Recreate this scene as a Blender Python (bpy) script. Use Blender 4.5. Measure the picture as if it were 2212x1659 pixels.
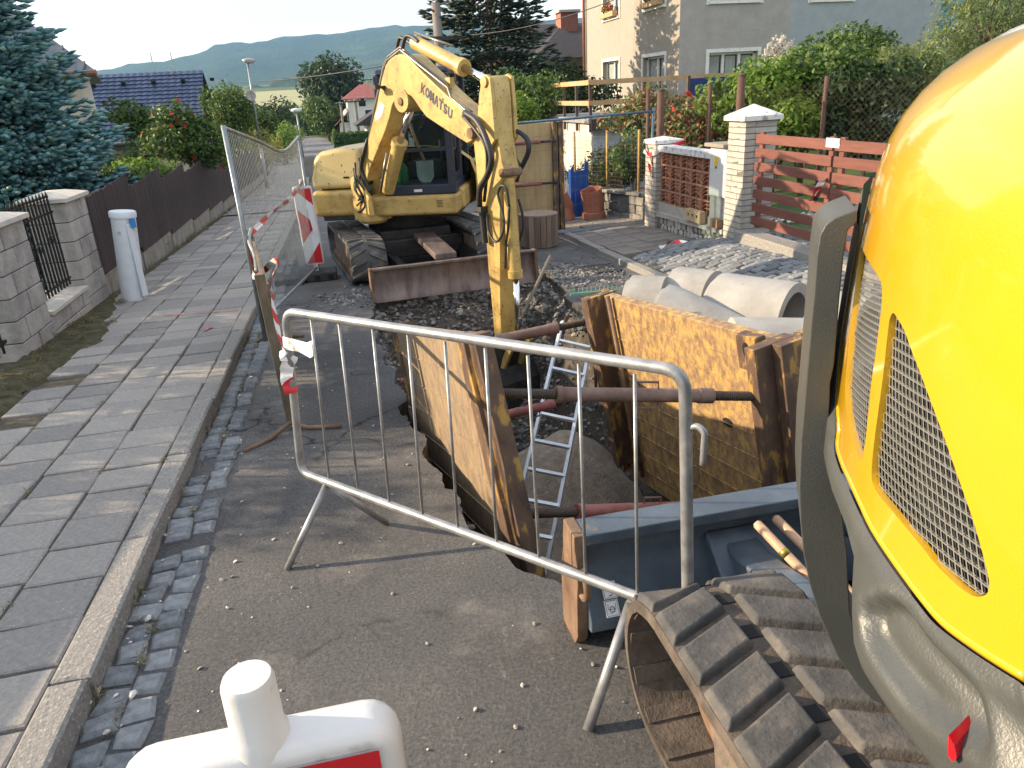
import bpy, bmesh, math, random
import numpy as np
from mathutils import Vector as V, Matrix, geometry, noise

for o in list(bpy.data.objects):
    bpy.data.objects.remove(o)
scene = bpy.context.scene
COL = scene.collection
R_ = math.radians
random.seed(7)

# ------------------------------------------------------------------ camera
CAM_H = 1.85
CR = ((0.9730438, -0.12875417, 0.19133252),
      (-0.22487684, -0.34571209, 0.91099592),
      (-0.05114856, -0.92946518, -0.36534683))      # rows: world x, y, z ; columns: image right, down, forward
cam_data = bpy.data.cameras.new('camera')
cam_data.sensor_width = 36.0
cam_data.lens = 26.04
cam_data.clip_start = 0.05
cam_data.clip_end = 20000
camera = bpy.data.objects.new('camera', cam_data)
COL.objects.link(camera)
camera.matrix_world = Matrix(((CR[0][0], -CR[0][1], -CR[0][2], 0),
                              (CR[1][0], -CR[1][1], -CR[1][2], 0),
                              (CR[2][0], -CR[2][1], -CR[2][2], CAM_H),
                              (0, 0, 0, 1)))
scene.camera = camera

# ------------------------------------------------------------------ light
SUN_EL = R_(20.0)
SUN_DIR = V((-0.95, 0.31, 0)).normalized() * math.cos(SUN_EL) + V((0, 0, math.sin(SUN_EL)))   # towards the sun
sun = bpy.data.lights.new('sun', 'SUN')
sun.energy = 2.7
sun.angle = R_(0.6)
sun.color = (1.0, 0.79, 0.54)
sun_o = bpy.data.objects.new('sun', sun)
COL.objects.link(sun_o)
sun_o.rotation_euler = SUN_DIR.to_track_quat('Z', 'Y').to_euler()

world = bpy.data.worlds.new('World')
scene.world = world
world.use_nodes = True
wn = world.node_tree.nodes
wl = world.node_tree.links
wn.clear()
w_out = wn.new('ShaderNodeOutputWorld')
w_bg = wn.new('ShaderNodeBackground')
w_bg.inputs['Strength'].default_value = 0.15
sky = wn.new('ShaderNodeTexSky')
sky.sky_type = 'NISHITA'
sky.sun_disc = False
sky.sun_elevation = SUN_EL
sky.sun_rotation = math.atan2(SUN_DIR.x, SUN_DIR.y)
sky.air_density = 1.0
sky.dust_density = 1.2
# high thin cloud over most of the sky: noise on the view direction, flattened towards the horizon
tc = wn.new('ShaderNodeTexCoord')
mp = wn.new('ShaderNodeMapping')
mp.inputs['Scale'].default_value = (1.0, 1.0, 4.2)
nz = wn.new('ShaderNodeTexNoise')
nz.inputs['Scale'].default_value = 3.4
nz.inputs['Detail'].default_value = 6
nz.inputs['Roughness'].default_value = 0.52
nz.inputs['Distortion'].default_value = 0.35
cr = wn.new('ShaderNodeValToRGB')
cr.color_ramp.elements[0].position = 0.36
cr.color_ramp.elements[0].color = (0.55, 0.55, 0.55, 1)
cr.color_ramp.elements[1].position = 0.55
cr.color_ramp.elements[1].color = (0.97, 0.97, 0.97, 1)
mx = wn.new('ShaderNodeMix')
mx.data_type = 'RGBA'
mx.inputs['B'].default_value = (5.2, 4.9, 4.45, 1)
wl.new(tc.outputs['Generated'], mp.inputs['Vector'])
wl.new(mp.outputs['Vector'], nz.inputs['Vector'])
wl.new(nz.outputs['Fac'], cr.inputs['Fac'])
sep = wn.new('ShaderNodeSeparateXYZ')      # veil of high cloud: cream low down, pale blue overhead
vr = wn.new('ShaderNodeValToRGB')
ve = vr.color_ramp.elements
ve.new(0.25)
for e_, (p_, c_) in zip(ve, ((0.0, (2.15, 1.95, 1.70, 1)), (0.25, (2.1, 2.05, 1.98, 1)), (0.75, (2.0, 2.1, 2.25, 1)))):
    e_.position = p_
    e_.color = c_
wl.new(tc.outputs['Generated'], sep.inputs['Vector'])
wl.new(sep.outputs['Z'], vr.inputs['Fac'])
wl.new(vr.outputs['Color'], mx.inputs['B'])
wl.new(cr.outputs['Color'], mx.inputs['Factor'])
wl.new(sky.outputs['Color'], mx.inputs['A'])
wl.new(mx.outputs['Result'], w_bg.inputs['Color'])
wl.new(w_bg.outputs['Background'], w_out.inputs['Surface'])

vs = scene.view_settings
vs.view_transform = 'Standard'
vs.look = 'None'
vs.gamma = 1.0
vs.use_curve_mapping = False
vs.exposure = 2.05
scene.render.resolution_x = 1024
scene.render.resolution_y = 768

# ------------------------------------------------------------------ survey: sight lines measured on the photograph (2212 px wide) -> metres
def ray(px, py):
    c = (px - 1106.0, py - 829.5, 1600.0)
    return V([sum(CR[i][k] * c[k] for k in range(3)) for i in range(3)])
def atX(px, py, X):
    d = ray(px, py); t = X / d.x; return V((X, t * d.y, CAM_H + t * d.z))
def atY(px, py, Y):
    d = ray(px, py); t = Y / d.y; return V((t * d.x, Y, CAM_H + t * d.z))
def atZ(px, py, Z):
    d = ray(px, py); t = (Z - CAM_H) / d.z; return V((t * d.x, t * d.y, Z))
def atPl(px, py, O, N):
    d = ray(px, py); c = V((0, 0, CAM_H)); t = (O - c).dot(N) / d.dot(N); return c + d * t
SL = -0.0366
def rz(y):                                   # height of the street at distance y
    if y <= 30: return SL * y
    if y <= 90:
        t = y - 30; return SL * 30 + SL * t + 0.5 * t * t * (0.0286 / 60)
    return SL * 30 + SL * 60 + 0.5 * 3600 * (0.0286 / 60) - 0.008 * (y - 90)
def rx(y):                                   # sideways shift of the street as it bends away
    t = min(1.0, max(0.0, (y - 22) / 90)); return -4.4 * t * t * (3 - 2 * t) - (0.05 * (y - 112) if y > 112 else 0)
def gnd(px, py, h=0.0):
    d = ray(px, py); t = (CAM_H - h) / (SL * d.y - d.z); return V((t * d.x, t * d.y, CAM_H + t * d.z))

# ------------------------------------------------------------------ mesh building
ORG = {}
class MB:
    def __init__(s): s.v = []; s.f = []
    def add(s, vs_, fs):
        n = len(s.v); s.v += [tuple(p) for p in vs_]; s.f += [tuple(i + n for i in f) for f in fs]; return s
    def box(s, c, size, B=None):
        c = V(c); hx, hy, hz = size[0] / 2, size[1] / 2, size[2] / 2
        ps = []
        for dz in (-hz, hz):
            for dx, dy in ((-hx, -hy), (hx, -hy), (hx, hy), (-hx, hy)):
                d = V((dx, dy, dz))
                if B is not None: d = B @ d
                ps.append(c + d)
        return s.add(ps, [(0, 3, 2, 1), (4, 5, 6, 7), (0, 1, 5, 4), (1, 2, 6, 5), (2, 3, 7, 6), (3, 0, 4, 7)])
    def bb(s, x0, x1, y0, y1, z0, z1):
        return s.box(((x0 + x1) / 2, (y0 + y1) / 2, (z0 + z1) / 2), (x1 - x0, y1 - y0, z1 - z0))
    def bar(s, p0, p1, w, h, up=(0, 0, 1)):
        p0 = V(p0); p1 = V(p1); d = p1 - p0; L = d.length; d.normalize()
        x = d.cross(V(up)); 
        if x.length < 1e-5: x = d.cross(V((1, 0, 0)))
        x.normalize(); z = x.cross(d)
        return s.box((p0 + p1) / 2, (w, L, h), Matrix((x, d, z)).transposed())
    def tube(s, pts, r, n=8, cap=True):
        pts = [V(p) for p in pts]; m = len(pts)
        rs = r if isinstance(r, (list, tuple)) else [r] * m
        up = None; ps = []
        for i, p in enumerate(pts):
            d = (pts[min(i + 1, m - 1)] - pts[max(i - 1, 0)]).normalized()
            if up is None:
                up = V((0, 0, 1)) if abs(d.z) < 0.9 else V((1, 0, 0))
            x = d.cross(up).normalized(); up = x.cross(d).normalized()
            for k in range(n):
                a = 2 * math.pi * k / n
                ps.append(p + (x * math.cos(a) + up * math.sin(a)) * rs[i])
        fs = []
        for i in range(m - 1):
            for k in range(n):
                fs.append((i * n + k, i * n + (k + 1) % n, (i + 1) * n + (k + 1) % n, (i + 1) * n + k))
        if cap:
            fs.append(tuple(range(n))[::-1]); fs.append(tuple((m - 1) * n + k for k in range(n)))
        return s.add(ps, fs)
    def prism(s, poly, O, U, W, N, t0, t1):
        """poly in (U, W) coordinates, swept along N from t0 to t1"""
        O = V(O); U = V(U); W = V(W); N = V(N); n = len(poly)
        a = sum(poly[i][0] * poly[(i + 1) % n][1] - poly[(i + 1) % n][0] * poly[i][1] for i in range(n))
        if a * U.cross(W).dot(N) * (t1 - t0) < 0: poly = poly[::-1]
        ps = [O + U * p[0] + W * p[1] + N * t0 for p in poly] + [O + U * p[0] + W * p[1] + N * t1 for p in poly]
        fs = [tuple(range(n))[::-1], tuple(range(n, 2 * n))] + [(i, (i + 1) % n, n + (i + 1) % n, n + i) for i in range(n)]
        return s.add(ps, fs)
    def lathe(s, prof, O=(0, 0, 0), ax=(0, 0, 1), n=24, ref=None, a0=0.0, a1=2 * math.pi):
        O = V(O); ax = V(ax).normalized()
        x = ax.orthogonal().normalized() if ref is None else (V(ref) - ax * V(ref).dot(ax)).normalized()
        y = ax.cross(x); full = abs(a1 - a0 - 2 * math.pi) < 1e-6; m = n if full else n + 1; ps = []
        for r, h in prof:
            for k in range(m):
                a = a0 + (a1 - a0) * k / n
                ps.append(O + ax * h + (x * math.cos(a) + y * math.sin(a)) * r)
        fs = []
        for i in range(len(prof) - 1):
            for k in range(n):
                k2 = (k + 1) % m
                fs.append((i * m + k, i * m + k2, (i + 1) * m + k2, (i + 1) * m + k))
        if full:
            if prof[0][0] > 1e-4: fs.append(tuple(range(m))[::-1])
            if prof[-1][0] > 1e-4: fs.append(tuple((len(prof) - 1) * m + k for k in range(m)))
        return s.add(ps, fs)
    def sheet(s, rows):
        m = len(rows[0]); ps = [p for r in rows for p in r]
        return s.add(ps, [(i * m + k, i * m + k + 1, (i + 1) * m + k + 1, (i + 1) * m + k) for i in range(len(rows) - 1) for k in range(m - 1)])
    def build(s, name, mat, parent=None, smooth=False, bevel=0.0, origin=None, auto=None):
        return mk(name, s.v, s.f, mat, parent, smooth, bevel, origin, auto)

def mk(name, verts, faces, mat, parent=None, smooth=False, bevel=0.0, origin=None, auto=None):
    if parent is not None: og = ORG[parent]
    elif origin is not None: og = V(origin)
    else:
        a = np.array([tuple(p) for p in verts]); og = V(((a[:, 0].min() + a[:, 0].max()) / 2, (a[:, 1].min() + a[:, 1].max()) / 2, a[:, 2].min()))
    me = bpy.data.meshes.new(name)
    me.from_pydata([(p[0] - og.x, p[1] - og.y, p[2] - og.z) for p in verts], [], faces)
    if isinstance(mat, (list, tuple)):
        for m in mat: me.materials.append(m)
    else: me.materials.append(mat)
    if smooth: me.shade_smooth()
    if auto: me.shade_smooth(); me.set_sharp_from_angle(angle=R_(auto))
    o = bpy.data.objects.new(name, me); COL.objects.link(o)
    if parent is not None: o.parent = parent
    else: o.location = og
    ORG[o] = og
    if bevel:
        b = o.modifiers.new('bevel', 'BEVEL'); b.width = bevel; b.segments = 2; b.limit_method = 'ANGLE'; b.angle_limit = R_(40)
        me.shade_smooth(); b.harden_normals = True
    return o

def tag(o, label=None, cat=None, group=None, kind=None):
    if label: o['label'] = label
    if cat: o['category'] = cat
    if group: o['group'] = group
    if kind: o['kind'] = kind
    return o
def thing(name, label, cat, loc, group=None):
    o = bpy.data.objects.new(name, None); COL.objects.link(o); o.empty_display_size = 0.1
    o.location = loc; ORG[o] = V(loc)
    return tag(o, label, cat, group)
def struct(o): o['kind'] = 'structure'; return o
def stuff(o): o['kind'] = 'stuff'; return o
def inst(name, me, parent, loc, rot=None, sc=None):
    """another piece that shares mesh data; loc in world metres"""
    o = bpy.data.objects.new(name, me); COL.objects.link(o)
    if parent is not None: o.parent = parent; o.location = V(loc) - ORG[parent]
    else: o.location = loc
    if rot is not None: o.rotation_euler = rot
    if sc is not None: o.scale = sc
    ORG[o] = V(loc)
    return o
def basis(yaw=0, pitch=0, roll=0):
    return Matrix.Rotation(yaw, 3, 'Z') @ Matrix.Rotation(pitch, 3, 'X') @ Matrix.Rotation(roll, 3, 'Y')
def arc(c, u, w, r, a0, a1, n):
    return [V(c) + V(u) * (r * math.cos(a0 + (a1 - a0) * i / n)) + V(w) * (r * math.sin(a0 + (a1 - a0) * i / n)) for i in range(n + 1)]
def curve(pts, n=6):
    """smooth line through the points"""
    pts = [V(p) for p in pts]; P = [pts[0] * 2 - pts[1]] + pts + [pts[-1] * 2 - pts[-2]]; out = []
    for i in range(1, len(P) - 2):
        a, b, c, d = P[i - 1:i + 3]
        for k in range(n):
            t = k / n
            out.append(0.5 * (2 * b + (c - a) * t + (2 * a - 5 * b + 4 * c - d) * t * t + (3 * b - a - 3 * c + d) * t ** 3))
    return out + [pts[-1]]
def fn(x, y, s=1.0, z=0.0): return noise.noise(V((x * s, y * s, z)))

# ------------------------------------------------------------------ materials
MAT = {}
def pm(name, cols, scale=6.0, detail=6, rough=0.7, metal=0.0, bump=0.0, bscale=60.0, bdetail=4, spec=0.5, stretch=None,
       speck=None, coat=0.0, island=0.0, rvar=0.0, objvar=0.0, coord='Object', dist=0.0, nrough=0.6):
    """noise-driven colour ramp + bump; speck=(scale, threshold, colour) adds small spots"""
    if name in MAT: return MAT[name]
    m = bpy.data.materials.new(name); m.use_nodes = True
    n = m.node_tree.nodes; l = m.node_tree.links
    p = n['Principled BSDF']
    p.inputs['Roughness'].default_value = rough; p.inputs['Metallic'].default_value = metal
    p.inputs['Specular IOR Level'].default_value = spec; p.inputs['Coat Weight'].default_value = coat
    p.inputs['Coat Roughness'].default_value = 0.08
    t = n.new('ShaderNodeTexCoord'); vec = t.outputs[coord]
    if stretch:
        mpn = n.new('ShaderNodeMapping'); mpn.inputs['Scale'].default_value = stretch; l.new(vec, mpn.inputs['Vector']); vec = mpn.outputs['Vector']
    nt = n.new('ShaderNodeTexNoise'); nt.inputs['Scale'].default_value = scale; nt.inputs['Detail'].default_value = detail
    nt.inputs['Roughness'].default_value = nrough; nt.inputs['Distortion'].default_value = dist
    l.new(vec, nt.inputs['Vector'])
    fac = nt.outputs['Fac']
    if island:
        g = n.new('ShaderNodeNewGeometry'); a = n.new('ShaderNodeMath'); a.operation = 'MULTIPLY_ADD'; a.inputs[1].default_value = island
        l.new(g.outputs['Random Per Island'], a.inputs[0]); l.new(fac, a.inputs[2])
        b = n.new('ShaderNodeMath'); b.operation = 'SUBTRACT'; b.inputs[1].default_value = island / 2; l.new(a.outputs[0], b.inputs[0]); fac = b.outputs[0]
    if objvar:
        g = n.new('ShaderNodeObjectInfo'); a = n.new('ShaderNodeMath'); a.operation = 'MULTIPLY_ADD'; a.inputs[1].default_value = objvar
        l.new(g.outputs['Random'], a.inputs[0]); l.new(fac, a.inputs[2])
        b = n.new('ShaderNodeMath'); b.operation = 'SUBTRACT'; b.inputs[1].default_value = objvar / 2; l.new(a.outputs[0], b.inputs[0]); fac = b.outputs[0]
    rp = n.new('ShaderNodeValToRGB'); el = rp.color_ramp.elements
    while len(el) < len(cols): el.new(0.5)
    for e, (pos, c) in zip(el, cols): e.position = pos; e.color = (*c, 1)
    l.new(fac, rp.inputs['Fac']); col = rp.outputs['Color']
    if speck:
        ss, th, sc = speck[:3]
        s2 = n.new('ShaderNodeTexNoise'); s2.inputs['Scale'].default_value = ss; s2.inputs['Detail'].default_value = 3; l.new(t.outputs[coord], s2.inputs['Vector'])
        r2 = n.new('ShaderNodeValToRGB'); r2.color_ramp.elements[0].position = th; r2.color_ramp.elements[1].position = th + (speck[3] if len(speck) > 3 else 0.04)
        l.new(s2.outputs['Fac'], r2.inputs['Fac'])
        mxn = n.new('ShaderNodeMix'); mxn.data_type = 'RGBA'; mxn.inputs['B'].default_value = (*sc, 1)
        l.new(r2.outputs['Color'], mxn.inputs['Factor']); l.new(col, mxn.inputs['A']); col = mxn.outputs['Result']
    l.new(col, p.inputs['Base Color'])
    if rvar:
        mr = n.new('ShaderNodeMapRange'); mr.inputs['To Min'].default_value = rough - rvar; mr.inputs['To Max'].default_value = rough + rvar
        l.new(nt.outputs['Fac'], mr.inputs['Value']); l.new(mr.outputs['Result'], p.inputs['Roughness'])
    if bump:
        bt = n.new('ShaderNodeTexNoise'); bt.inputs['Scale'].default_value = bscale; bt.inputs['Detail'].default_value = bdetail; bt.inputs['Roughness'].default_value = 0.65
        l.new(t.outputs[coord], bt.inputs['Vector'])
        bn = n.new('ShaderNodeBump'); bn.inputs['Strength'].default_value = 1.0; bn.inputs['Distance'].default_value = bump
        l.new(bt.outputs['Fac'], bn.inputs['Height']); l.new(bn.outputs['Normal'], p.inputs['Normal'])
    MAT[name] = m; return m

def flat(name, c, rough=0.6, metal=0.0, bump=0.0, bscale=80, var=0.18, scale=9, spec=0.5, coat=0.0, **kw):
    d = tuple(x * (1 - var) for x in c); e = tuple(min(1, x * (1 + var * 0.6)) for x in c)
    return pm(name, [(0.3, d), (0.7, e)], scale=scale, rough=rough, metal=metal, bump=bump, bscale=bscale, spec=spec, coat=coat, **kw)

def leafmat(name, cols, trans=0.35, rough=0.55):
    if name in MAT: return MAT[name]
    m = bpy.data.materials.new(name); m.use_nodes = True
    n = m.node_tree.nodes; l = m.node_tree.links; p = n['Principled BSDF']; out = n['Material Output']
    p.inputs['Roughness'].default_value = rough
    g = n.new('ShaderNodeNewGeometry'); rp = n.new('ShaderNodeValToRGB'); el = rp.color_ramp.elements
    while len(el) < len(cols): el.new(0.5)
    for i, (e, c) in enumerate(zip(el, cols)): e.position = i / (len(cols) - 1); e.color = (*c, 1)
    l.new(g.outputs['Random Per Island'], rp.inputs['Fac']); l.new(rp.outputs['Color'], p.inputs['Base Color'])
    tr = n.new('ShaderNodeBsdfTranslucent'); ms = n.new('ShaderNodeMixShader'); ms.inputs['Fac'].default_value = trans
    l.new(rp.outputs['Color'], tr.inputs['Color']); l.new(p.outputs['BSDF'], ms.inputs[1]); l.new(tr.outputs['BSDF'], ms.inputs[2]); l.new(ms.outputs['Shader'], out.inputs['Surface'])
    MAT[name] = m; return m

def glassmat(name, tint=(0.03, 0.05, 0.05), alpha=0.55, rough=0.04):
    if name in MAT: return MAT[name]
    m = bpy.data.materials.new(name); m.use_nodes = True
    n = m.node_tree.nodes; l = m.node_tree.links; p = n['Principled BSDF']; out = n['Material Output']
    p.inputs['Base Color'].default_value = (*tint, 1); p.inputs['Roughness'].default_value = rough
    tr = n.new('ShaderNodeBsdfTransparent'); tr.inputs['Color'].default_value = (0.75, 0.85, 0.83, 1)
    ms = n.new('ShaderNodeMixShader'); ms.inputs['Fac'].default_value = alpha
    l.new(tr.outputs['BSDF'], ms.inputs[1]); l.new(p.outputs['BSDF'], ms.inputs[2]); l.new(ms.outputs['Shader'], out.inputs['Surface'])
    MAT[name] = m; return m

# ------------------------------------------------------------------ foliage
def leaves(name, clumps, n, size, mat, parent=None, seed=1, aspect=0.5, up=0.35, shell=0.55, droop=0.0):
    """n leaves spread through ellipsoid clumps [(centre, radii)], one object"""
    rg = np.random.default_rng(seed)
    C = np.array([tuple(c[0]) for c in clumps], float); Rr = np.array([tuple(c[1]) for c in clumps], float)
    w = (Rr[:, 0] * Rr[:, 1] * Rr[:, 2]) ** 0.72; idx = rg.choice(len(C), n, p=w / w.sum())
    d = rg.normal(size=(n, 3)); d /= np.linalg.norm(d, axis=1)[:, None]
    rad = shell + (1.06 - shell) * rg.random(n) ** 0.7
    pos = C[idx] + d * rad[:, None] * Rr[idx]
    nrm = d * 0.6 + rg.normal(size=(n, 3)) * 0.55 + np.array([0, 0, up]); nrm /= np.linalg.norm(nrm, axis=1)[:, None]
    t = rg.normal(size=(n, 3)); t[:, 2] -= droop; t -= nrm * np.sum(t * nrm, axis=1)[:, None]; t /= np.linalg.norm(t, axis=1)[:, None]
    b = np.cross(nrm, t); s = size * (0.6 + 0.8 * rg.random(n))[:, None]
    vv = np.stack([pos - t * s * 0.5, pos + b * s * aspect * 0.5 + nrm * s * 0.10, pos + t * s * 0.55, pos - b * s * aspect * 0.5 + nrm * s * 0.10], 1).reshape(-1, 3)
    og = ORG[parent] if parent is not None else V((pos[:, 0].mean(), pos[:, 1].mean(), pos[:, 2].min()))
    vv = vv - np.array(tuple(og))
    me = bpy.data.meshes.new(name); me.vertices.add(4 * n); me.vertices.foreach_set('co', vv.ravel())
    me.loops.add(4 * n); me.loops.foreach_set('vertex_index', np.arange(4 * n, dtype=np.int32))
    me.polygons.add(n); me.polygons.foreach_set('loop_start', np.arange(0, 4 * n, 4, dtype=np.int32))
    me.update(calc_edges=True); me.materials.append(mat)
    o = bpy.data.objects.new(name, me); COL.objects.link(o)
    if parent is not None: o.parent = parent
    else: o.location = og
    ORG[o] = og
    return o

def blob_clumps(c, r, n, seed, k=0.42):
    """uneven crown: n sub-clumps spread over an ellipsoid"""
    rn = random.Random(seed); out = []
    for i in range(n):
        d = V((rn.gauss(0, 1), rn.gauss(0, 1), rn.gauss(0, 1))).normalized(); q = 0.35 + 0.5 * rn.random()
        s = k * (0.7 + 0.6 * rn.random())
        out.append(((c[0] + d.x * r[0] * q, c[1] + d.y * r[1] * q, c[2] + d.z * r[2] * q), (r[0] * s, r[1] * s, r[2] * s)))
    return out

def limbs(mb, base, top, r, clumps, rn, n=6):
    base = V(base); top = V(top)
    mid = (base + top) / 2 + V((rn.uniform(-.1, .1), rn.uniform(-.1, .1), 0)) * (top - base).length * 0.3
    pts = curve([base, mid, top], 4)
    mb.tube(pts, [r * (1 - 0.7 * i / (len(pts) - 1)) for i in range(len(pts))], 7)
    for i in range(n):
        c = V(rn.choice(clumps)[0]); t = rn.uniform(0.25, 0.85); p = pts[int(t * (len(pts) - 1))]
        q = (p + c) / 2 + V((0, 0, -0.08 * (c - p).length))
        mb.tube(curve([p, q, c], 3), [r * 0.45, r * 0.4, r * 0.33, r * 0.27, r * 0.2, r * 0.14, r * 0.08], 5)

def in_poly(x, y, poly):
    c = False; j = len(poly) - 1
    for i in range(len(poly)):
        xi, yi = poly[i]; xj, yj = poly[j]
        if (yi > y) != (yj > y) and x < (xj - xi) * (y - yi) / (yj - yi) + xi: c = not c
        j = i
    return c
def cdt(outer, holes, step, inside=None):
    """triangulate a 2D outline with holes, adding a grid of inner points"""
    loops = [outer] + holes; pts = []; edges = []
    for lp in loops:
        n0 = len(pts); pts += [V((p[0], p[1])) for p in lp]; edges += [(n0 + i, n0 + (i + 1) % len(lp)) for i in range(len(lp))]
    xs = [p[0] for p in outer]; ys = [p[1] for p in outer]
    sx, sy = step if isinstance(step, tuple) else (step, step)
    lp_np = [np.array([(p[0], p[1]) for p in lp]) for lp in loops]
    x = min(xs) + sx / 2
    while x < max(xs):
        y = min(ys) + sy / 2
        while y < max(ys):
            if in_poly(x, y, outer) and not any(in_poly(x, y, h) for h in holes):
                if min((((a - (x, y)) / (sx, sy)) ** 2).sum(1).min() for a in lp_np) > 0.12: pts.append(V((x, y)))
            y += sy
        x += sx
    r = geometry.delaunay_2d_cdt(pts, edges, [], 0, 1e-6)
    vs_, fs = r[0], r[2]; out = []
    for f in fs:
        cx = sum(vs_[i].x for i in f) / len(f); cy = sum(vs_[i].y for i in f) / len(f)
        if in_poly(cx, cy, outer) and not any(in_poly(cx, cy, h) for h in holes): out.append(tuple(f))
    return [(p.x, p.y) for p in vs_], out
def jag(pts, amp, lev, rn):
    for _ in range(lev):
        q = []
        for a, b in zip(pts[:-1], pts[1:]):
            q.append(a); L = math.hypot(b[0] - a[0], b[1] - a[1])
            q.append(((a[0] + b[0]) / 2 + rn.uniform(-amp, amp) * L, (a[1] + b[1]) / 2 + rn.uniform(-amp, amp) * L))
        pts = q + [pts[-1]]
    return pts
scene.cycles.use_denoising = True
scene.cycles.max_bounces = 8
scene.cycles.volume_bounces = 0
scene.cycles.transparent_max_bounces = 16
# ================================================================== materials of the ground
def asphalt_mat():
    m = bpy.data.materials.new('asphalt'); m.use_nodes = True; n = m.node_tree.nodes; l = m.node_tree.links; p = n['Principled BSDF']
    p.inputs['Roughness'].default_value = 0.88; p.inputs['Specular IOR Level'].default_value = 0.25
    t = n.new('ShaderNodeTexCoord'); ob = t.outputs['Object']
    def nz_(s, d, r=0.6, v=ob):
        a = n.new('ShaderNodeTexNoise'); a.inputs['Scale'].default_value = s; a.inputs['Detail'].default_value = d; a.inputs['Roughness'].default_value = r; l.new(v, a.inputs['Vector']); return a.outputs['Fac']
    def ramp(f, els):
        a = n.new('ShaderNodeValToRGB'); e = a.color_ramp.elements
        while len(e) < len(els): e.new(0.5)
        for q, (po, c) in zip(e, els): q.position = po; q.color = (*c, 1)
        l.new(f, a.inputs['Fac']); return a.outputs['Color']
    def mix(f, a, b, mode='MIX'):
        q = n.new('ShaderNodeMix'); q.data_type = 'RGBA'; q.blend_type = mode
        if isinstance(f, float): q.inputs['Factor'].default_value = f
        else: l.new(f, q.inputs['Factor'])
        for s_, x in (('A', a), ('B', b)):
            if isinstance(x, tuple): q.inputs[s_].default_value = (*x, 1)
            else: l.new(x, q.inputs[s_])
        return q.outputs['Result']
    base = ramp(nz_(0.9, 6), [(0.25, (0.12, 0.121, 0.125)), (0.5, (0.165, 0.165, 0.168)), (0.75, (0.225, 0.221, 0.217))])
    grain = ramp(nz_(72, 5, 0.8), [(0.32, (0.42, 0.42, 0.43)), (0.5, (0.95, 0.95, 0.95)), (0.68, (1.65, 1.62, 1.58))])
    c = mix(0.85, base, grain, 'MULTIPLY')
    speck = ramp(nz_(48, 2, 0.5), [(0.70, (0, 0, 0)), (0.75, (1, 1, 1))]); c = mix(speck, c, (0.30, 0.285, 0.265))
    dust = ramp(nz_(2.3, 8, 0.72), [(0.55, (0, 0, 0)), (0.74, (1, 1, 1))]); d2 = mix(0.5, dust, grain, 'MULTIPLY'); c = mix(d2, c, (0.31, 0.295, 0.28))
    mpn = n.new('ShaderNodeMapping'); mpn.inputs['Scale'].default_value = (2.6, 0.9, 1); mpn.inputs['Rotation'].default_value = (0, 0, 0.35); l.new(ob, mpn.inputs['Vector'])
    sc = ramp(nz_(5.0, 9, 0.78, mpn.outputs['Vector']), [(0.60, (0, 0, 0)), (0.70, (0.6, 0.6, 0.6))]); c = mix(sc, c, (0.40, 0.385, 0.365))
    dv = n.new('ShaderNodeTexNoise'); dv.inputs['Scale'].default_value = 3.2; dv.inputs['Detail'].default_value = 7; l.new(ob, dv.inputs['Vector'])
    mxv = n.new('ShaderNodeMix'); mxv.data_type = 'VECTOR'; mxv.inputs['Factor'].default_value = 0.32; l.new(ob, mxv.inputs['A']); l.new(dv.outputs['Color'], mxv.inputs['B'])
    vo = n.new('ShaderNodeTexVoronoi'); vo.feature = 'DISTANCE_TO_EDGE'; vo.inputs['Scale'].default_value = 0.95; l.new(mxv.outputs['Result'], vo.inputs['Vector'])
    crack = ramp(vo.outputs['Distance'], [(0.0, (1, 1, 1)), (0.011, (0, 0, 0))])
    gate = ramp(nz_(0.8, 3), [(0.50, (0, 0, 0)), (0.58, (1, 1, 1))]); ck = mix(1.0, crack, gate, 'MULTIPLY'); c = mix(ck, c, (0.035, 0.033, 0.032))
    l.new(c, p.inputs['Base Color'])
    bsum = mix(0.5, grain, crack, 'SUBTRACT')
    bn = n.new('ShaderNodeBump'); bn.inputs['Distance'].default_value = 0.010; bn.inputs['Strength'].default_value = 1.0
    l.new(bsum, bn.inputs['Height']); l.new(bn.outputs['Normal'], p.inputs['Normal'])
    return m
M_asphalt = asphalt_mat()
M_conc_tile = pm('paving tile', [(0.25, (0.20, 0.19, 0.185)), (0.5, (0.305, 0.285, 0.265)), (0.75, (0.42, 0.385, 0.345))], scale=34, detail=10, nrough=0.78, rough=0.92, bump=0.012, bscale=70, bdetail=6, speck=(52, 0.66, (0.48, 0.45, 0.41)), objvar=0.26, spec=0.2)
M_kerb = pm('kerb concrete', [(0.3, (0.19, 0.185, 0.18)), (0.55, (0.30, 0.285, 0.265)), (0.75, (0.40, 0.37, 0.335))], scale=30, detail=10, nrough=0.8, rough=0.93, bump=0.016, bscale=55, bdetail=6, speck=(60, 0.62, (0.46, 0.43, 0.39)), spec=0.2)
M_sett = pm('granite sett', [(0.3, (0.12, 0.13, 0.14)), (0.7, (0.25, 0.26, 0.27))], scale=22, detail=9, rough=0.85, bump=0.008, bscale=50, objvar=0.3, spec=0.2)
M_joint = pm('joint sand', [(0.3, (0.065, 0.058, 0.047)), (0.7, (0.14, 0.12, 0.09))], scale=18, rough=0.95, bump=0.008, bscale=90, spec=0.2)
M_soil = pm('dug soil', [(0.25, (0.045, 0.04, 0.035)), (0.5, (0.10, 0.085, 0.07)), (0.75, (0.18, 0.145, 0.11))], scale=4, detail=10, rough=0.95, bump=0.05, bscale=16, bdetail=10, spec=0.2, speck=(26, 0.62, (0.19, 0.19, 0.19)))
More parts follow.
